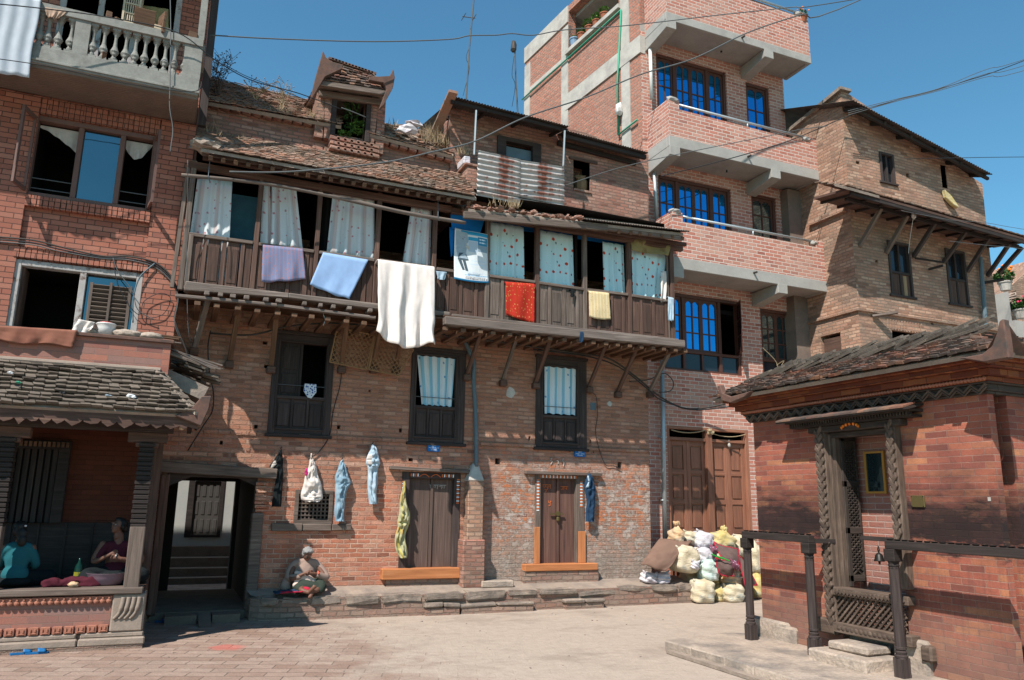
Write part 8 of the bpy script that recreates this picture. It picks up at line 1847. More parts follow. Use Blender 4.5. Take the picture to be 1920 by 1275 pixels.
mb = MB(); c = V((P(1, 11.8, 150, 1050).x, 11.8, ZPF)); mb.lathe(c, [(0, .045), (.02, .055), (.1, .052), (.13, .048), (.2, .052), (.24, .045), (.28, .02), (.31, .016), (.33, .018)], 12); o = mb.build('drink_bottle', M['pet'], None, smooth=True); tag(o, 'green plastic bottle with a yellow label on the pavilion floor', 'bottle')
mb = MB(); mb.lathe(c+V((0, 0, .11)), [(0, .054), (.05, .052)], 12); mb.build('label', M['yel_l'], o)
mb = MB(); c = V((P(1, 11.62, 140, 1075).x, 11.62, ZPF)); 
for i in range(9): mb.blob(c+V((U(-.28, .28), U(-.1, .14), U(.02, .06))), (U(.1, .16), U(.07, .1), U(.04, .08)), 2, .35)
o = mb.build('cloth_heap', M['c_maroon'], None, smooth=True); m = o.modifiers.new('fuse', 'REMESH'); m.mode = 'VOXEL'; m.voxel_size = .018; m.use_smooth_shade = True; tag(o, 'heap of maroon flowered cloth on the pavilion floor', 'cloth')
mb = MB(); mb.blob(V((P(1, 11.5, 140, 1082).x, 11.46, ZPF+.035)), (.06, .04, .035), 2, .3); o = mb.build('orange_rag', M['sack_o'], None, smooth=True); tag(o, 'small orange bundle at the front of the cloth heap', 'bundle')
# ---- girl with her back turned
w0 = P(1, 11.85, 28, 1088); WX, WY, WZ = w0.x, 11.8, ZPF
gi = thing('person', 'person in turquoise shirt seated with their back turned in the pavilion', 'person', (WX, WY, WZ))
hc = L(-.02, .0, .7); T, hb, hch = head_parts(hc, (-.5, .8, -.3), (0, 0, 1), .95)
ch = hch+[([L(0, 0, .6), L(0, 0, .48)], [.045, .06]), ([L(-.15, .0, .47), L(-.19, -.12, .28), L(-.1, -.3, .25)], [.045, .035, .026]), ([L(.15, .0, .47), L(.2, -.1, .26), L(.08, -.28, .24)], [.045, .035, .026])]
ch += hand_chains(L(.1, -.28, .24), (-.7, .6, 0), 1, .6, .85) + hand_chains(L(-.12, -.3, .25), (.5, .7, 0), -1, .6, .85)
body(ch, hb+[(L(0, 0, .3), (.12, .08, .18))], .01, 'body', M['skin'], gi, 3)
body([], [(T(0, -.01, .035), (.085, .088, .08)), (T(.0, -.05, -.08), (.07, .045, .09)), (T(0, -.055, -.17), (.06, .035, .08)), (T(.06, -.01, -.03), (.03, .05, .07)), (T(-.06, -.01, -.03), (.03, .05, .07))], .011, 'hair', M['hair_b'], gi, 2)
mb = MB(); mb.blob(T(.03, -.09, .02), (.02, .015, .012), 1, 0); mb.build('hair_clip', M['white'], gi)
body([([L(0, .0, .5), L(-.13, .0, .45), L(-.19, -.1, .28), L(-.13, -.22, .26)], [.065, .06, .05, .04]), ([L(0, .0, .5), L(.13, .0, .45), L(.2, -.08, .26), L(.14, -.2, .24)], [.065, .06, .055, .045])], [(L(0, .0, .34), (.145, .1, .2)), (L(0, .02, .14), (.16, .12, .14))], .013, 'shirt', M['c_teal'], gi, 4)
body([([L(-.1, -.05, .08), L(-.36, -.2, .09)], [.12, .09]), ([L(.1, -.05, .08), L(.36, -.2, .09)], [.12, .09])], [(L(0, .03, .06), (.22, .16, .07))], .014, 'trousers', M['c_black'], gi, 4)
SG = 'grain sacks heaped before the garage doors'
def sackm(name, px, py, w, h, Y, mat, lab, rot=0, neck=0, dep=.2, cat='sack', group=SG, z0=None, sh=3.2):
    c = P(1, Y, px, py); hx, hz = w/2*.0105, h/2*.0105
    if z0 is not None: c.z = z0+hz*.8
    mb = MB(); bm = bmesh.new(); bmesh.ops.create_icosphere(bm, subdivisions=4, radius=1); sd = U(0, 50); vs = []
    for v in bm.verts:
        p = v.co; l = (abs(p.x)**sh+abs(p.y)**sh+abs(p.z)**sh)**(1/sh); p = p/l; k = 1+.12*mnoise.noise(p*1.7+V((sd, 0, 0)))-.09*max(0, .25-abs(mnoise.noise(p*2.6+V((0, sd, 0)))))*2+.02*mnoise.noise(p*8+V((0, sd, 0)))-.06*max(0, .2-abs(mnoise.noise(V((p.x*4, p.y*4, p.z*7))+V((sd, sd, 0)))))*3
        q = V((p.x*hx, p.y*dep, p.z*hz))*k
        if neck and p.z > .55: t = (p.z-.55)/.45; q.x *= 1-.72*t**.7; q.y *= 1-.7*t**.7; q.z += neck*t*t
        if p.z < -.7: q.z = -.78*hz+(q.z+.78*hz)*.35
        # creases
        q += V((p.x, p.y, 0))*(.012*math.sin(p.z*9+sd+3*math.atan2(p.y, p.x)))
        vs.append(c+Matrix.Rotation(rot, 3, 'Y') @ q)
    mb.add(vs, [[v.index for v in f.verts] for f in bm.faces]); bm.free(); o = mb.build(name, M[mat], None, smooth=True); tag(o, lab, cat, group)
    if not neck:
        m2 = MB()
        for sx in (-1, 1): t = c+Matrix.Rotation(rot, 3, 'Y') @ V((sx*hx*.78, -dep*.2, hz*.8)); m2.lathe(t, [(-.03, .035), (.03, .022), (.07, .008)], 6, axis=(sx*.8, -.2, .7))
        m2.build('sack_corner', M[mat], o, smooth=True)
    if neck:
        m2 = MB(); t = c+Matrix.Rotation(rot, 3, 'Y') @ V((0, 0, hz+neck*.9))
        for i in range(7): a = i*.9; m2.blob(t+V((.045*math.cos(a), .03*math.sin(a), U(-.01, .05))), (.035, .03, .045), 2, .4)
        m2.build('tied_neck', M[mat], o, smooth=True)
    return o
sackm('sack', 1315, 1109, 46, 46, 12.98, 'sack_y', 'cream sack at the bottom left of the heap, standing on the ground', .05, dep=.24)
sackm('sack', 1343, 1112, 30, 36, 13.12, 'sack_y2', 'yellow sack squeezed between the two cream sacks on the ground', 0, .02, .22)
sackm('sack', 1370, 1112, 42, 40, 12.96, 'sack_y', 'cream sack on the ground just left of the first lamp rail post', -.04, dep=.24)
sackm('sack', 1418, 1098, 34, 50, 13.2, 'sack_y2', 'yellow green sack on the ground between rail post and temple', 0, .05, .22)
sackm('sack', 1365, 1083, 44, 28, 13.12, 'sack_o', 'orange and cream sack lying under the felt cloth', -.1, dep=.26)
sackm('sack', 1412, 1046, 34, 68, 13.3, 'sack_y', 'tall cream sack standing behind the first rail post', .03, .03, .22)
sackm('sack', 1283, 1050, 52, 54, 13.2, 'sack_y', 'large cream sack beside the brown blanket', .1, dep=.26)
sackm('sack', 1327, 1070, 38, 44, 13.05, 'sack_g', 'white and green sack in the middle of the heap', -.08, dep=.2)
sackm('sack', 1316, 1042, 34, 34, 13.25, 'sack_w', 'grey white sack above the white and green one', .3, dep=.22)
sackm('sack', 1302, 1060, 16, 16, 12.95, 'sack_w', 'small white bundle at the left of the white and green sack', .2, dep=.09, cat='bundle')
sackm('sack', 1268, 1006, 24, 36, 13.45, 'sack_o', 'yellow sack with upright tied neck, topmost at the left of the heap', .1, .05, .2)
sackm('sack', 1291, 1008, 30, 26, 13.5, 'sack_y', 'cream sack behind the pink white one on top of the heap', .1, dep=.2)
sackm('sack', 1315, 1014, 42, 36, 13.38, 'sack_w', 'pinkish white sack on top of the heap', .35, dep=.24)
sackm('sack', 1354, 1014, 50, 38, 13.4, 'sack_y2', 'bright yellow sack on top at the right of the heap', .25, .04, .24)
sackm('sack', 1385, 1025, 40, 46, 13.45, 'sack_y', 'pale yellow sack half hidden behind the felt cloth', .2, dep=.22)
sackm('sack', 1216, 1069, 30, 22, 13.25, 'sack_w', 'grey sack poking out under the left corner of the brown blanket', .15, dep=.16, z0=.37)
sackm('sack', 1241, 1073, 30, 22, 13.18, 'sack_w', 'pink and white sack under the brown blanket on the ledge', -.2, dep=.14, z0=.36)
sackm('sack', 1345, 1062, 60, 60, 13.55, 'sack_y', 'large cream sack buried at the back of the heap', 0, dep=.25)
sackm('sack', 1300, 1085, 50, 50, 13.5, 'sack_o', 'orange tinted sack buried behind the lower left of the heap', 0, dep=.25)
def blanket(name, quad, mat, lab, cat, Ys, amp=.03, trim=None, nn=16, group=None):
    a, b, c, d = [P(1, y, *p) for p, y in zip(quad, Ys)]; ph = U(0, 9); mb = MB(); W = (b-a).length
    def fn(u, v):
        p = lerp(lerp(a, b, u), lerp(d, c, u), v); return p+V((0, -.1*math.sin(math.pi*u)*math.sin(math.pi*v)+amp*mnoise.noise(V((u*3, v*3, ph))), amp*math.sin(u*5+ph)*.6+.5*amp*mnoise.noise(V((u*6, v*6, ph)))))
    mb.grid(fn, nn, nn, lambda u, v: (u*W, v*W)); o = mb.build(name, M[mat], None, solid=.012, smooth=True); tag(o, lab, cat, group)
    if trim:
        for e, pts in enumerate(([fn(i/12, 1) for i in range(13)], [fn(1, i/12) for i in range(13)], [fn(i/12, 0) for i in range(13)], [fn(0, i/12) for i in range(13)])):
            m2 = MB(); m2.tube([p+V((0, -.008, 0)) for p in pts], .012, 6); m2.build('red_edging', M[trim], o, smooth=True)
    return o
blanket('blanket', ((1236, 1012), (1298, 1013), (1248, 1070), (1202, 1060)), 'c_brown', 'rough brown blanket thrown over the left end of the sack heap', 'blanket', (13.42, 13.2, 12.92, 13.0), .04)
blanket('felt_cloth', ((1338, 1016), (1384, 1032), (1386, 1066), (1352, 1046)), 'c_felt', 'grey felt cloth with red edging on top of the sacks', 'cloth', (13.12, 13.05, 12.78, 12.85), .03, 'c_red')
blanket('felt_cloth', ((1341, 1046), (1372, 1052), (1376, 1082), (1347, 1075)), 'c_felt', 'grey felt flap with red edging hanging over the middle sacks', 'cloth', (12.82, 12.8, 12.76, 12.8), .03, 'c_red')
blanket('felt_cloth', ((1384, 1040), (1400, 1060), (1420, 1096), (1398, 1104)), 'c_felt', 'grey felt flap with red edging hanging right of the rail post', 'cloth', (12.95, 12.95, 12.8, 12.78), .02, 'c_red')
blanket('floral_cloth', ((1330, 1022), (1342, 1024), (1347, 1037), (1334, 1036)), 'c_floral', 'small pink floral cloth left of the felt cloth', 'cloth', (12.9, 12.9, 12.8, 12.8), .02)
blanket('floral_cloth', ((1368, 1048), (1382, 1052), (1386, 1070), (1374, 1066)), 'c_floral', 'small pink floral cloth beside the rail post', 'cloth', (12.74, 12.72, 12.7, 12.72), .02)
mb = MB(); mb.tube(catn([P(1, 12.76, 1334, 1039), P(1, 12.74, 1345, 1044), P(1, 12.72, 1358, 1048), P(1, 12.7, 1368, 1052)], 5), [.014]*5+[.02]*5+[.014]*6, 7); o = mb.build('green_sash', plain('green_fabric', (.02, .3, .04), .8), None, smooth=True); tag(o, 'bright green twisted sash lying across the felt cloth', 'sash')
def cable(pts, r, mat, lab, n=6, group=None, name='cable'):
    mb = MB(); q = [P(1, y, px, py) for px, py, y in pts]; mb.tube(catn(q, n), r, 5); o = mb.build(name, M[mat], None, smooth=True); return tag(o, lab, 'cable', group)
CG = 'overhead wires'
cable([(395, 66, 12.2), (520, 73, 12.4), (700, 78, 12.6), (840, 74, 12.8), (880, 67, 12.85), (930, 66, 12.9), (960, 63, 13), (1000, 66, 13), (1060, 56, 13), (1175, 48, 12.9), (1350, 28, 12.5), (1480, 14, 12.3), (1620, -4, 12), (2300, -120, 11)], .012, 'wire_g', 'long grey overhead wire crossing the sky above the dormer', group=CG)
cable([(430, 322, 12.2), (520, 323, 12.2), (620, 316, 12.2), (730, 303, 12.2), (810, 285, 12.2), (890, 265, 12.3), (985, 220, 12.3), (1100, 182, 12.3), (1200, 140, 12.2), (1300, 110, 12), (1400, 62, 12), (1500, 28, 11.9), (1640, -12, 11.7), (2300, -330, 10)], .015, 'wire_g', 'thick grey wire rising from the gallery roof across the modern house', group=CG)
cable([(1062, 347, 12.6), (1150, 318, 12.6), (1240, 296, 12.6), (1340, 275, 12.5), (1440, 255, 12.4), (1500, 243, 12.2), (1552, 236, 12.05)], .009, 'wire_g', 'thin wire crossing the middle balcony parapet', group=CG)
cable([(1240, 330, 12.7), (1340, 305, 12.6), (1440, 277, 12.4), (1500, 256, 12.2), (1585, 220, 12), (1680, 188, 11.7), (1800, 155, 11.4), (1960, 98, 11), (2500, -120, 9)], .011, 'wire', 'dark wire from the middle balcony to the upper right corner', group=CG)
for k, (a, b) in enumerate(((208, 108), (212, 116), (216, 122))):
    cable([(1590, a, 11.8), (1680, a-22-k*2, 11.6), (1760, a-42-k*2, 11.4), (1850, b+22, 11.2), (1960, b-10+k*4, 11), (2500, b-200+k*9, 9)], .008, 'wire_g', ['uppermost', 'middle', 'lowest'][k]+' of the three wires leaving the brown house roof', group=CG)
cable([(1700, 298, 11.6), (1800, 296, 11.5), (1960, 294, 11.4), (2500, 290, 11)], .008, 'wire', 'level thin wire leaving the brown house towards the right edge', group=CG)
cable([(1690, 395, 11.2), (1780, 412, 11.1), (1850, 418, 11.1), (1960, 436, 11), (2400, 500, 11)], .006, 'wire_g', 'thin wire running along the tile canopy edge', group=CG)
cable([(1780, 452, 11.1), (1850, 460, 11.1), (1960, 472, 11), (2400, 530, 11)], .006, 'wire_g', 'thin wire crossing the struts of the tile canopy', group=CG)
cable([(-20, 6, 11.5), (80, 16, 11.6), (200, 32, 11.7), (330, 60, 11.8), (400, 110, 11.9), (470, 150, 12.3), (560, 175, 12.8), (640, 205, 13)], .009, 'wire', 'black wire running over the cement balustrade to the dormer', group=CG)
cable([(-20, 108, 11.7), (100, 126, 11.75), (230, 155, 11.8), (360, 172, 11.85), (378, 150, 12)], .007, 'wire', 'black wire strung along the bottom of the cement balcony', group=CG)
cable([(420, 120, 13), (460, 142, 13.1), (520, 165, 13.2), (590, 195, 13.3)], .006, 'wire', 'thin wire over the weedy upper roof', group=CG)
cable([(640, 202, 12.9), (662, 210, 12.9), (686, 220, 12.95)], .01, 'wire_g', 'short grey wire slung across the dormer opening', group=CG)
for k, dy in enumerate((0, 5, 9)):
    cable([(-20, 443+dy, YL-.1), (60, 450+dy, YL-.1), (110, 462+dy, YL-.1), (190, 480+dy*.5, YL-.08), (240, 481+dy*.7, YL-.08), (290, 492+dy, YL-.08), (322, 520+dy, YL-.1), (334, 560, YL-.12-k*.02), (328, 600+dy, YL-.14), (350, 660, YL-.1+k*.02), (352, 690, YL)], .013-k*.002, ['wire_t', 'wire', 'wire_g'][k], ['brown', 'black', 'grey'][k]+' cable of the bundle sagging across the red brick house', group='cable bundle on the red brick house')
cable([(290, 494, YL-.1), (262, 520, YL-.12), (250, 560, YL-.12), (249, 605, YL-.1)], .012, 'pipe', 'thick blue cable dropping along the white window frame', name='cable')
cable([(212, 484, YL-.1), (222, 510, YL-.12), (248, 545, YL-.14), (258, 580, YL-.14), (290, 600, YL-.12)], .007, 'wire_g', 'thin grey cable hanging over the louvred shutter')
cable([(212, 484, YL-.1), (220, 530, YL-.13), (240, 570, YL-.13), (262, 590, YL-.13), (270, 565, YL-.12), (300, 550, YL-.12), (320, 560, YL-.1), (305, 590, YL-.1), (270, 598, YL-.1)], .006, 'wire', 'looped thin black cable right of the white window frame')
cable([(835, 630, 13.1), (900, 636, 13.1), (1000, 650, 13.15), (1080, 662, 13.2), (1140, 672, 13.2), (1190, 705, 13.3), (1235, 742, 13.6), (1280, 765, 13.75), (1320, 765, 13.75), (1360, 757, 13.6)], .02, 'wire_t', 'thick dark cable sagging under the gallery towards the temple')
cable([(1000, 655, 13.2), (1100, 668, 13.2), (1160, 688, 13.25), (1215, 730, 13.3), (1240, 750, 13.5), (1300, 768, 13.7), (1370, 762, 13.5)], .014, 'wire', 'black cable beside the thick one under the gallery')
cable([(1180, 715, 13.4), (1215, 712, 13.3), (1245, 700, 13.5), (1262, 715, 13.6), (1258, 732, 13.6), (1235, 736, 13.6)], .012, 'wire_t', 'brown cable looping round the steel drainpipe')
cable([(640, 688, YF-.06), (638, 720, YF-.04), (625, 770, YF-.03), (618, 815, YF-.04), (600, 845, YF-.03), (578, 861, YF-.03)], .009, 'wire', 'thin black cable running down right of the half shuttered window')
cable([(1108, 734, YF-.05), (1118, 745, YF-.04), (1120, 780, YF-.03), (1117, 815, YF-.03), (1133, 868, YF-.03), (1150, 873, YF-.03), (1165, 880, YF-.03)], .008, 'wire_t', 'thin brown cable right of the right window')
cable([(395, 620, 13.3), (390, 650, 13.4), (393, 700, 13.45), (400, 735, 13.45), (398, 770, 13.4), (380, 800, 13.1), (352, 845, 13.2)], .01, 'wire', 'dark cable hanging down the old wall above the passage')
cable([(395, 625, 13.3), (470, 628, 13.2), (540, 612, 13.2), (620, 606, 13.15), (700, 612, 13.15), (835, 628, 13.1)], .016, 'wire_t', 'dark cable slung along the wall under the left gallery')
cable([(605, 585, 12.5), (609, 600, 12.5), (606, 610, 12.5)], .006, 'steel', 'bent white hook hanging from the gallery floor beam', name='hook')
cable([(352, 300, 12.3), (352, 400, 12.5), (350, 470, 12.6), (352, 600, 12.6), (357, 640, 12.7)], .006, 'wire_g', 'thin grey cable hanging down the left gallery corner post')
mb = MB(); mb.tube([P(1, 14.8, 889, -10), P(1, 14.8, 880, 90), P(1, 14.8, 874, 186)], .018, 6); o = mb.build('aerial_mast', M['wire_g'], None); tag(o, 'tall thin aerial mast left of the corrugated porch roof', 'aerial')
mb = MB(); a, b = P(1, 14.8, 867, 31), P(1, 14.8, 891, 34); mb.tube([a, b], .012, 5); 
for t in (.1, .9): c = lerp(a, b, t); mb.tube([c-V((0, .15, 0)), c+V((0, .15, 0))], .008, 5)
mb.build('crossbar', M['wire_g'], o); mb = MB(); mb.tube(catn([P(1, 14.8, 882, 85), P(1, 14.8, 874, 108), P(1, 14.8, 880, 130), P(1, 14.8, 868, 180)], 4), .005, 4); mb.build('loose_wire', M['wire'], o)
mb = MB(); mb.tube([P(1, 14.8, 965, 80), P(1, 14.8, 967, 150), P(1, 14.8, 971, 215)], .018, 6); o = mb.build('siren_mast', M['wire_g'], None); tag(o, 'short mast with a dark lump on top beside the modern house', 'mast')
mb = MB(); c = P(1, 14.8, 963, 97); mb.lathe(c, [(0, .04), (.05, .07), (.2, .065), (.26, .05), (.28, .03)], 9); mb.jit(.02, 9); mb.build('mast_head', M['wire_t'], o)
mb = MB(); mb.tube(catn([P(1, 14.7, 964, 105), P(1, 14.7, 960, 140), P(1, 14.7, 966, 160), P(1, 14.7, 960, 200)], 4), .006, 4); mb.build('loose_wire', M['wire'], o)
def dry_tuft(c, h, n, spread, mat='dry', w=.006):
    n = int(n*.65)
    mb = MB()
    for i in range(n):
        b = V(c)+V((U(-spread, spread), U(-spread*.6, spread*.6), 0)); d = V((U(-.4, .4), U(-.3, .3), 1)).normalized(); L_ = h*U(.5, 1); k = V((w, 0, 0)) if i % 2 else V((0, w, 0)); m = b+d*L_*.5; t = b+d*L_+V((U(-.1, .1), U(-.1, .1), -.04))*h
        mb.add([b-k, b+k, m+k*.7, m-k*.7, t], [(0, 1, 2, 3), (3, 2, 4)])
    return mb
def plantt(mb, name, mat, lab, cat='plant', group=None): o = mb.build(name, M[mat], None); return tag(o, lab, cat, group)
# bare bush at the left of the upper roof
def bush(c, h, n, spread):
    mb = MB()
    for i in range(n):
        p = V(c)+V((U(-.04, .04), U(-.04, .04), 0)); d = V((U(-spread, spread), U(-.2, .2), 1)).normalized(); pts = [p]
        for k in range(5): p = p+d*h/5*U(.7, 1.1); d = (d+V((U(-.3, .3), U(-.3, .3), U(-.05, .2)))).normalized(); pts.append(p)
        mb.tube(pts, [.008, .007, .006, .005, .004, .003], 4, False)
        for k in range(10):
            q = pts[rnd.randrange(1, 6)]; e = q+V((U(-.14, .14), U(-.1, .1), U(.02, .14))); mb.tube([q, e], .0035, 3, False); mb.blob(e, .012, 1, .2)
    return mb
c = P(1, 13.6, 408, 178); plantt(bush(c, .75, 16, .35), 'dead_bush', 'twig', 'bare dark bush growing on the roof beside the cement balcony', 'bush')
c = P(1, 13.4, 478, 186); plantt(bush(c, .45, 6, .6), 'dead_weed', 'dry', 'thin dry weeds on the upper roof against the sky', 'weeds')
c = P(1, 13.3, 530, 205); plantt(bush(c, .5, 6, .5), 'dead_weed', 'dry', 'dry weeds on the upper roof just left of the dormer', 'weeds')
for k, (px, py, y, h, n, s) in enumerate(((400, 255, 13.2, .6, 22, .12), (540, 222, 13.5, .35, 160, .45), (598, 236, 13.4, .4, 120, .2), (385, 282, 12.5, .3, 40, .15), (770, 255, 13.9, .3, 240, .5), (815, 270, 13.5, .45, 200, .28), (870, 290, 13.2, .3, 60, .12), (962, 388, 12.3, .22, 90, .12), (945, 385, 12.4, .16, 60, .3), (430, 262, 13, .2, 40, .3))):
    lab = ['stalks on the ledge above the gallery corner', 'dry grass on the upper roof left of the dormer', 'dry grass against the left cheek of the dormer', 'dry weeds on the corner of the lean-to roof', 'dry grass on the roof right of the dormer', 'tall dry grass at the foot of the raised gable wall', 'dry tuft beside the brick pier', 'pale dry tuft hanging at the middle of the gallery eave', 'low dry grass on the rubble roof edge', 'sparse dry grass along the lean-to roof top'][k]
    o = dry_tuft(P(1, y, px, py), h, n, s).build('dry_grass', M['dry'], None); tag(o, lab, 'grass'); o['kind'] = 'stuff'
mb = MB(); mb.blob(P(1, 13.6, 762, 243), (.16, .1, .09), 2, .5); mb.blob(P(1, 13.6, 775, 232), (.14, .1, .06), 2, .5); o = mb.build('plastic_litter', M['sack_w'], None); tag(o, 'crumpled clear plastic lying on the roof right of the dormer', 'litter')
# plants in the dormer
c = P(1, YD+.3, 655, 262); mb = leafball('x', c+V((0, -.05, .55)), (.16, .15, .5), 260, '', '', s=.045); b = leafball('x', P(1, YD+.15, 672, 238), (.16, .12, .16), 200, '', '', s=.04); b2 = leafball('x', P(1, YD+.1, 645, 252), (.14, .1, .07), 90, '', '', s=.045)
DP = thing('potted_plant', 'tall leafy plant growing inside the dark dormer opening', 'plant', tuple(P(1, YD+.3, 655, 265)))
mb.build('foliage', M['leaf'], DP)
o = b.build('foliage', M['leaf2'], DP); o = b2.build('foliage', M['leaf2'], DP)
mb = MB(); mb.tube([c+V((0, -.05, -.1)), c+V((.02, -.05, .9))], .01, 5); mb.build('stem', M['twig'], DP)
# pots on the side opening
def pot_plant(c, r, h, mat, leafm, n, lr_, lab, group=None, flowers=None):
    T_ = thing('potted_plant', lab, 'potted plant', tuple(c), group); mb = MB(); mb.lathe(c, [(0, r*.7), (h*.85, r), (h*.85, r*1.12), (h, r*1.12), (h*.98, r*.9)], 12); mb.build('pot', M[mat], T_, smooth=False)
    mb = leafball('x', V(c)+V((0, 0, h+lr_*.6)), (lr_, lr_, lr_*.7), n, '', '', s=lr_*.35); mb.build('foliage', M[leafm], T_)
    if flowers:
        mb = MB()
        for i in range(flowers[1]): mb.blob(V(c)+V((U(-lr_, lr_), U(-lr_, lr_)*.8, h+lr_*U(.5, 1.5))), lr_*.16, 1, .3)
        mb.build('blossoms', M[flowers[0]], T_)
    return T_
PG = 'pots on the side opening of the modern house'
for (px, py, r, h, lr_, m, lab) in ((1077, 84, .13, .22, .09, 'pot_b', 'pale blue pot with a small plant, lowest in the side opening'), (1090, 66, .12, .18, .14, 'pot', 'terracotta pot with a leafy plant next to the blue pot'), (1105, 52, .12, .18, .18, 'pot', 'terracotta pot with bright green plant, third from the left'), (1118, 40, .11, .17, .16, 'pot', 'terracotta pot with bright green plant, fourth from the left'), (1133, 24, .11, .17, .15, 'pot', 'highest terracotta pot in the side opening of the modern house')):
    a, z_ = SP(px, py+6); pot_plant(C0+sk*a+zz*zb_+zz*.02-out_n*.0, r, h, m, 'leaf2', 90, lr_, lab, PG)
z_ = ZT+.2+1.05; c = V((PY(YMB, 1508, 40)[0], YMB+.06, P(1, YMB, 1508, 40).z)); pot_plant(V((c.x, YMB+.07, z_)) if False else c, .11, .16, 'pot', 'leaf', 70, .14, 'small pot with orange flowers on the top parapet of the modern house', None, ('org_f', 9))
mb = MB(); a = P(1, YMB+.1, 1395, -5); b = P(1, YMB+.1, 1500, 33); mb.tube([a, b], .02, 6); mb.build('roof_rail', M['w_grey'], MO)
# flowering pots at the far right
pot_plant(P(1, 15.9, 1886, 545), .2, .3, 'conc_l', 'leaf', 220, .32, 'clump of orange flowers beyond the end of the tile canopy', None, ('org_f', 9))
pot_plant(P(1, 15.9, 1915, 597), .2, .3, 'conc_l', 'leaf', 240, .3, 'clump of pink flowers at the right edge above the temple roof', None, ('red_f', 7))
c = P(1, 12.6, 1460, 700); mb = MB(); mb.tube(catn([P(1, 12.5, 1458, 708), P(1, 12.5, 1456, 680), P(1, 12.5, 1430, 652)], 4), .008, 4); mb.tube(catn([P(1, 12.5, 1456, 685), P(1, 12.5, 1470, 676), P(1, 12.5, 1462, 690)], 4), .006, 4); plantt(mb, 'dry_stem', 'dry', 'dry weed stem on the temple roof in front of the lower window', 'weed')
def blanket2(): 
    Y = YT-.06; drape('blanket', M['c_rust'], Y, ((-60, 608), (145, 620)), ((-60, 628), (136, 650)), 'rust brown blanket folded over the pavilion parapet', 'blanket', n=5, amp=.012, thick=.03, nu=40, back=.4)
blanket2()
c = P(1, YT+.1, 197, 629); zc = zp1+.05; mb = MB(); mb.lathe((c.x, YT+.1, zc), [(0, .1), (.1, .115), (.15, .12), (.16, .13), (.17, .12)], 16); o = mb.build('plastic_tub', M['bucket'], None, smooth=True); tag(o, 'white plastic tub with a red lid on the pavilion parapet', 'tub')
mb = MB(); mb.lathe((c.x, YT+.1, zc+.17), [(0, .09), (.015, .085), (.02, .03)], 16); mb.build('lid', M['red_pl'], o)
drape('towel', M['c_white'], YT-.02, ((148, 598), (178, 604)), ((132, 624), (172, 620)), 'white towel with red spots lying by the plastic tub', 'towel', n=2, amp=.02, back=.2)
for k, (px, py, r, lab) in enumerate(((170, 622, (.09, .07, .04), 'grey stone between towel and tub'), (238, 632, (.18, .08, .06), 'large grey stone in front of the planks'), (282, 636, (.16, .08, .055), 'grey stone at the right end of the parapet'))):
    c = P(1, YT+.05, px, py); mb = MB(); mb.blob((c.x, YT+.06, zc+r[2]*.8), r, 3, .15); o = mb.build('stone', M['plat'], None, smooth=True); tag(o, lab+' on the pavilion', 'stone')
for k in range(9):
    a = P(1, YT+.3+.06*(k % 3), 205+k*3+U(-5, 5), 617+k*1.2); b_ = P(1, YT+.3+.08*(k % 3), 318+U(-25, 22), 630+k*2.0); a.z = zc+.05+.03*(k % 4); b_.z = zc+.03+.025*(k % 4); mb = MB(long=True); mb.beam(a, b_, U(.05, .09), .018); o = mb.build('plank', M['w_beam'] if k % 3 else M['w_rust'], None); tag(o, 'weathered plank or stick in the pile behind the stones on the pavilion', 'plank', 'planks piled on the pavilion')
DB = thing('debris_heap', 'heap of broken tiles and sticks filling the gap right of the pavilion parapet', 'rubble', (xp+.3, 12.4, zT))
mb = MB(); 
for i in range(46): p = V((U(xp+.05, xp+.6), U(11.75, 13.2), 0)); p.z = zT+.3-(p.x-xp)*.45+U(0, .12); mb.obox(p, V((U(.08, .16), U(-.04, .04), -.03)), V((U(-.03, .03), U(.05, .1), 0)), V((0, 0, .014)))
mb.build('broken_tiles', M['tile_pav'], DB); mb = MB(long=True)
for i in range(7): p = V((xp-.05+U(0, .2), 11.8+.17*i, zT+.42)); mb.beam(p, p+V((.62, U(-.2, .2), -.12-U(0, .15))), .03, .02)
mb.build('sticks', M['w_beam'], DB); mb = MB(); slab(mb, (xp, 11.75, zT+.1), (xp+.55, 11.75, zT-.12), (xp+.55, 13.3, zT-.1), (xp, 13.3, zT+.1), .2); mb.build('rubble_bed', M['earth'], DB)
# litter on the pavilion roof
for (px, py, m, s, lab) in ((18, 703, 'white', .035, 'scrap of white paper on the pavilion tiles at the left'), (34, 722, 'green_p', .035, 'scrap of green plastic on the pavilion tiles'), (117, 741, 'wire', .035, 'black pipe end poking from the pavilion eave tiles'), (246, 748, 'white', .06, 'crumpled white plastic bag on the pavilion eave tiles'), (202, 746, 'c_denim2', .04, 'lilac plastic scrap on the pavilion eave tiles')):
    t_ = (zE+.02-0); p = P(1, YPE+.1, px, py); mb = MB(); mb.blob(p+V((0, -.0, .03)), (s*.9, s*.7, s*.4), 2, .6); o = mb.build('roof_litter', M[m], None); tag(o, lab, 'litter')
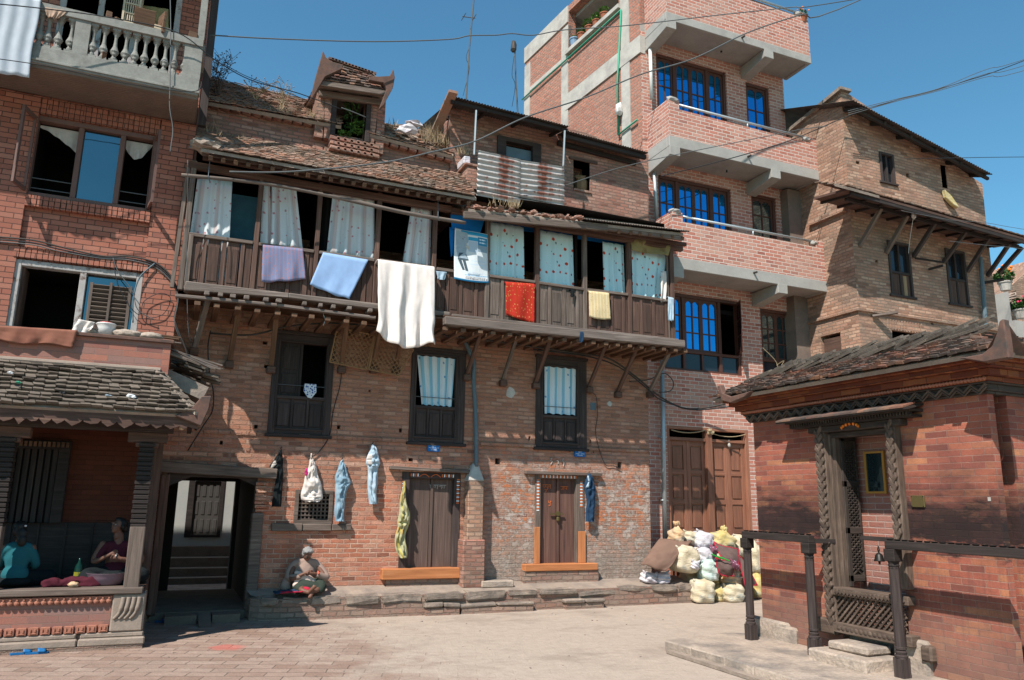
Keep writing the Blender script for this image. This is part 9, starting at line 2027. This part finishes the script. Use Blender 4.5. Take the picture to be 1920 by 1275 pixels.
# sandals
def sandal(c, ang, lab, grp):
    c = V(c); d = V((math.cos(ang), math.sin(ang), 0)); s = V((-d.y, d.x, 0)); ol = [(-.12, .0), (-.11, .03), (-.05, .032), (.02, .04), (.08, .045), (.12, .03), (.13, 0), (.12, -.03), (.08, -.042), (.02, -.036), (-.05, -.03), (-.11, -.03)]
    mb = MB(); mb.plate(ol, [], lambda a, b, k: c+d*a+s*b+V((0, 0, .022*(1-k)+.002))); o = mb.build('sandal', M['blue_rub'], None); tag(o, lab, 'sandal', grp)
    mb = MB(); mb.grid(lambda u, v: c+d*(.01+.085*v)+s*(.047*math.cos(math.pi*u))+V((0, 0, .022+.045*math.sin(math.pi*u)*(1-.3*v))), 10, 4); mb.build('strap', M['blue_rub'], o, solid=.005, smooth=True)
a = P(2, 0, 40, 1227); sandal(a, .2, 'blue sandal, the left one of the pair before the pavilion step', 'blue sandals before the pavilion'); a = P(2, 0, 68, 1226); sandal(a, .1, 'blue sandal, the right one of the pair before the pavilion step', 'blue sandals before the pavilion')
a = P(2, 0, 290, 1159); sandal(a, .4, 'blue sandal nearer the pavilion corner in front of the passage', 'blue sandals before the passage'); a = P(2, 0, 305, 1167); sandal(a, -.5, 'blue sandal nearer the passage threshold, pointing right', 'blue sandals before the passage')
mb = MB(); mb.blob(P(2, .01, 430, 1142), (.06, .05, .015), 2, .4); o = mb.build('ground_litter', M['white'], None); tag(o, 'scrap of white paper on the ground before the passage threshold', 'litter')
# sticker and candle drips on the temple
c = PX(XT-.01, 1903, 936); mb = MB(); mb.box(XT-.006, XT-.001, 5.38, 5.41, c[1]-.02, c[1]+.02); o = mb.build('sticker', M['conc_l'], None); tag(o, 'small torn pale sticker on the near corner of the temple wall', 'sticker')
mb = MB(); c = P(1, YR-.7, 1713, 404); mb.blob(c, (.05, .05, .09), 2, .2); mb.tube([c+V((0, 0, .05)), c+V((0, 0, .3))], .006, 4); mb.tube(catn([c, c+V((.06, .2, -.5)), c+V((.1, .3, -.8))], 4), .005, 4); o = mb.build('hanging_lamp', M['bucket'], None); tag(o, 'small white lamp holder dangling under the tile canopy', 'lamp')

mb = MB()
for i in range(110):
    x, y = U(-3, 9), U(8.3, 12.9); r = U(.005, .014)*(1.6 if i % 17 == 0 else 1)
    if -9 < x < px1+.1 and y > YP-.1: continue
    mb.blob((x, y, r*.3), (r*1.3, r, r*.6), 1, .4)
o = mb.build('pebbles', M['stone'], None); tag(o, 'scattered grit and small stones on the courtyard ground', 'pebbles'); o['kind'] = 'stuff'
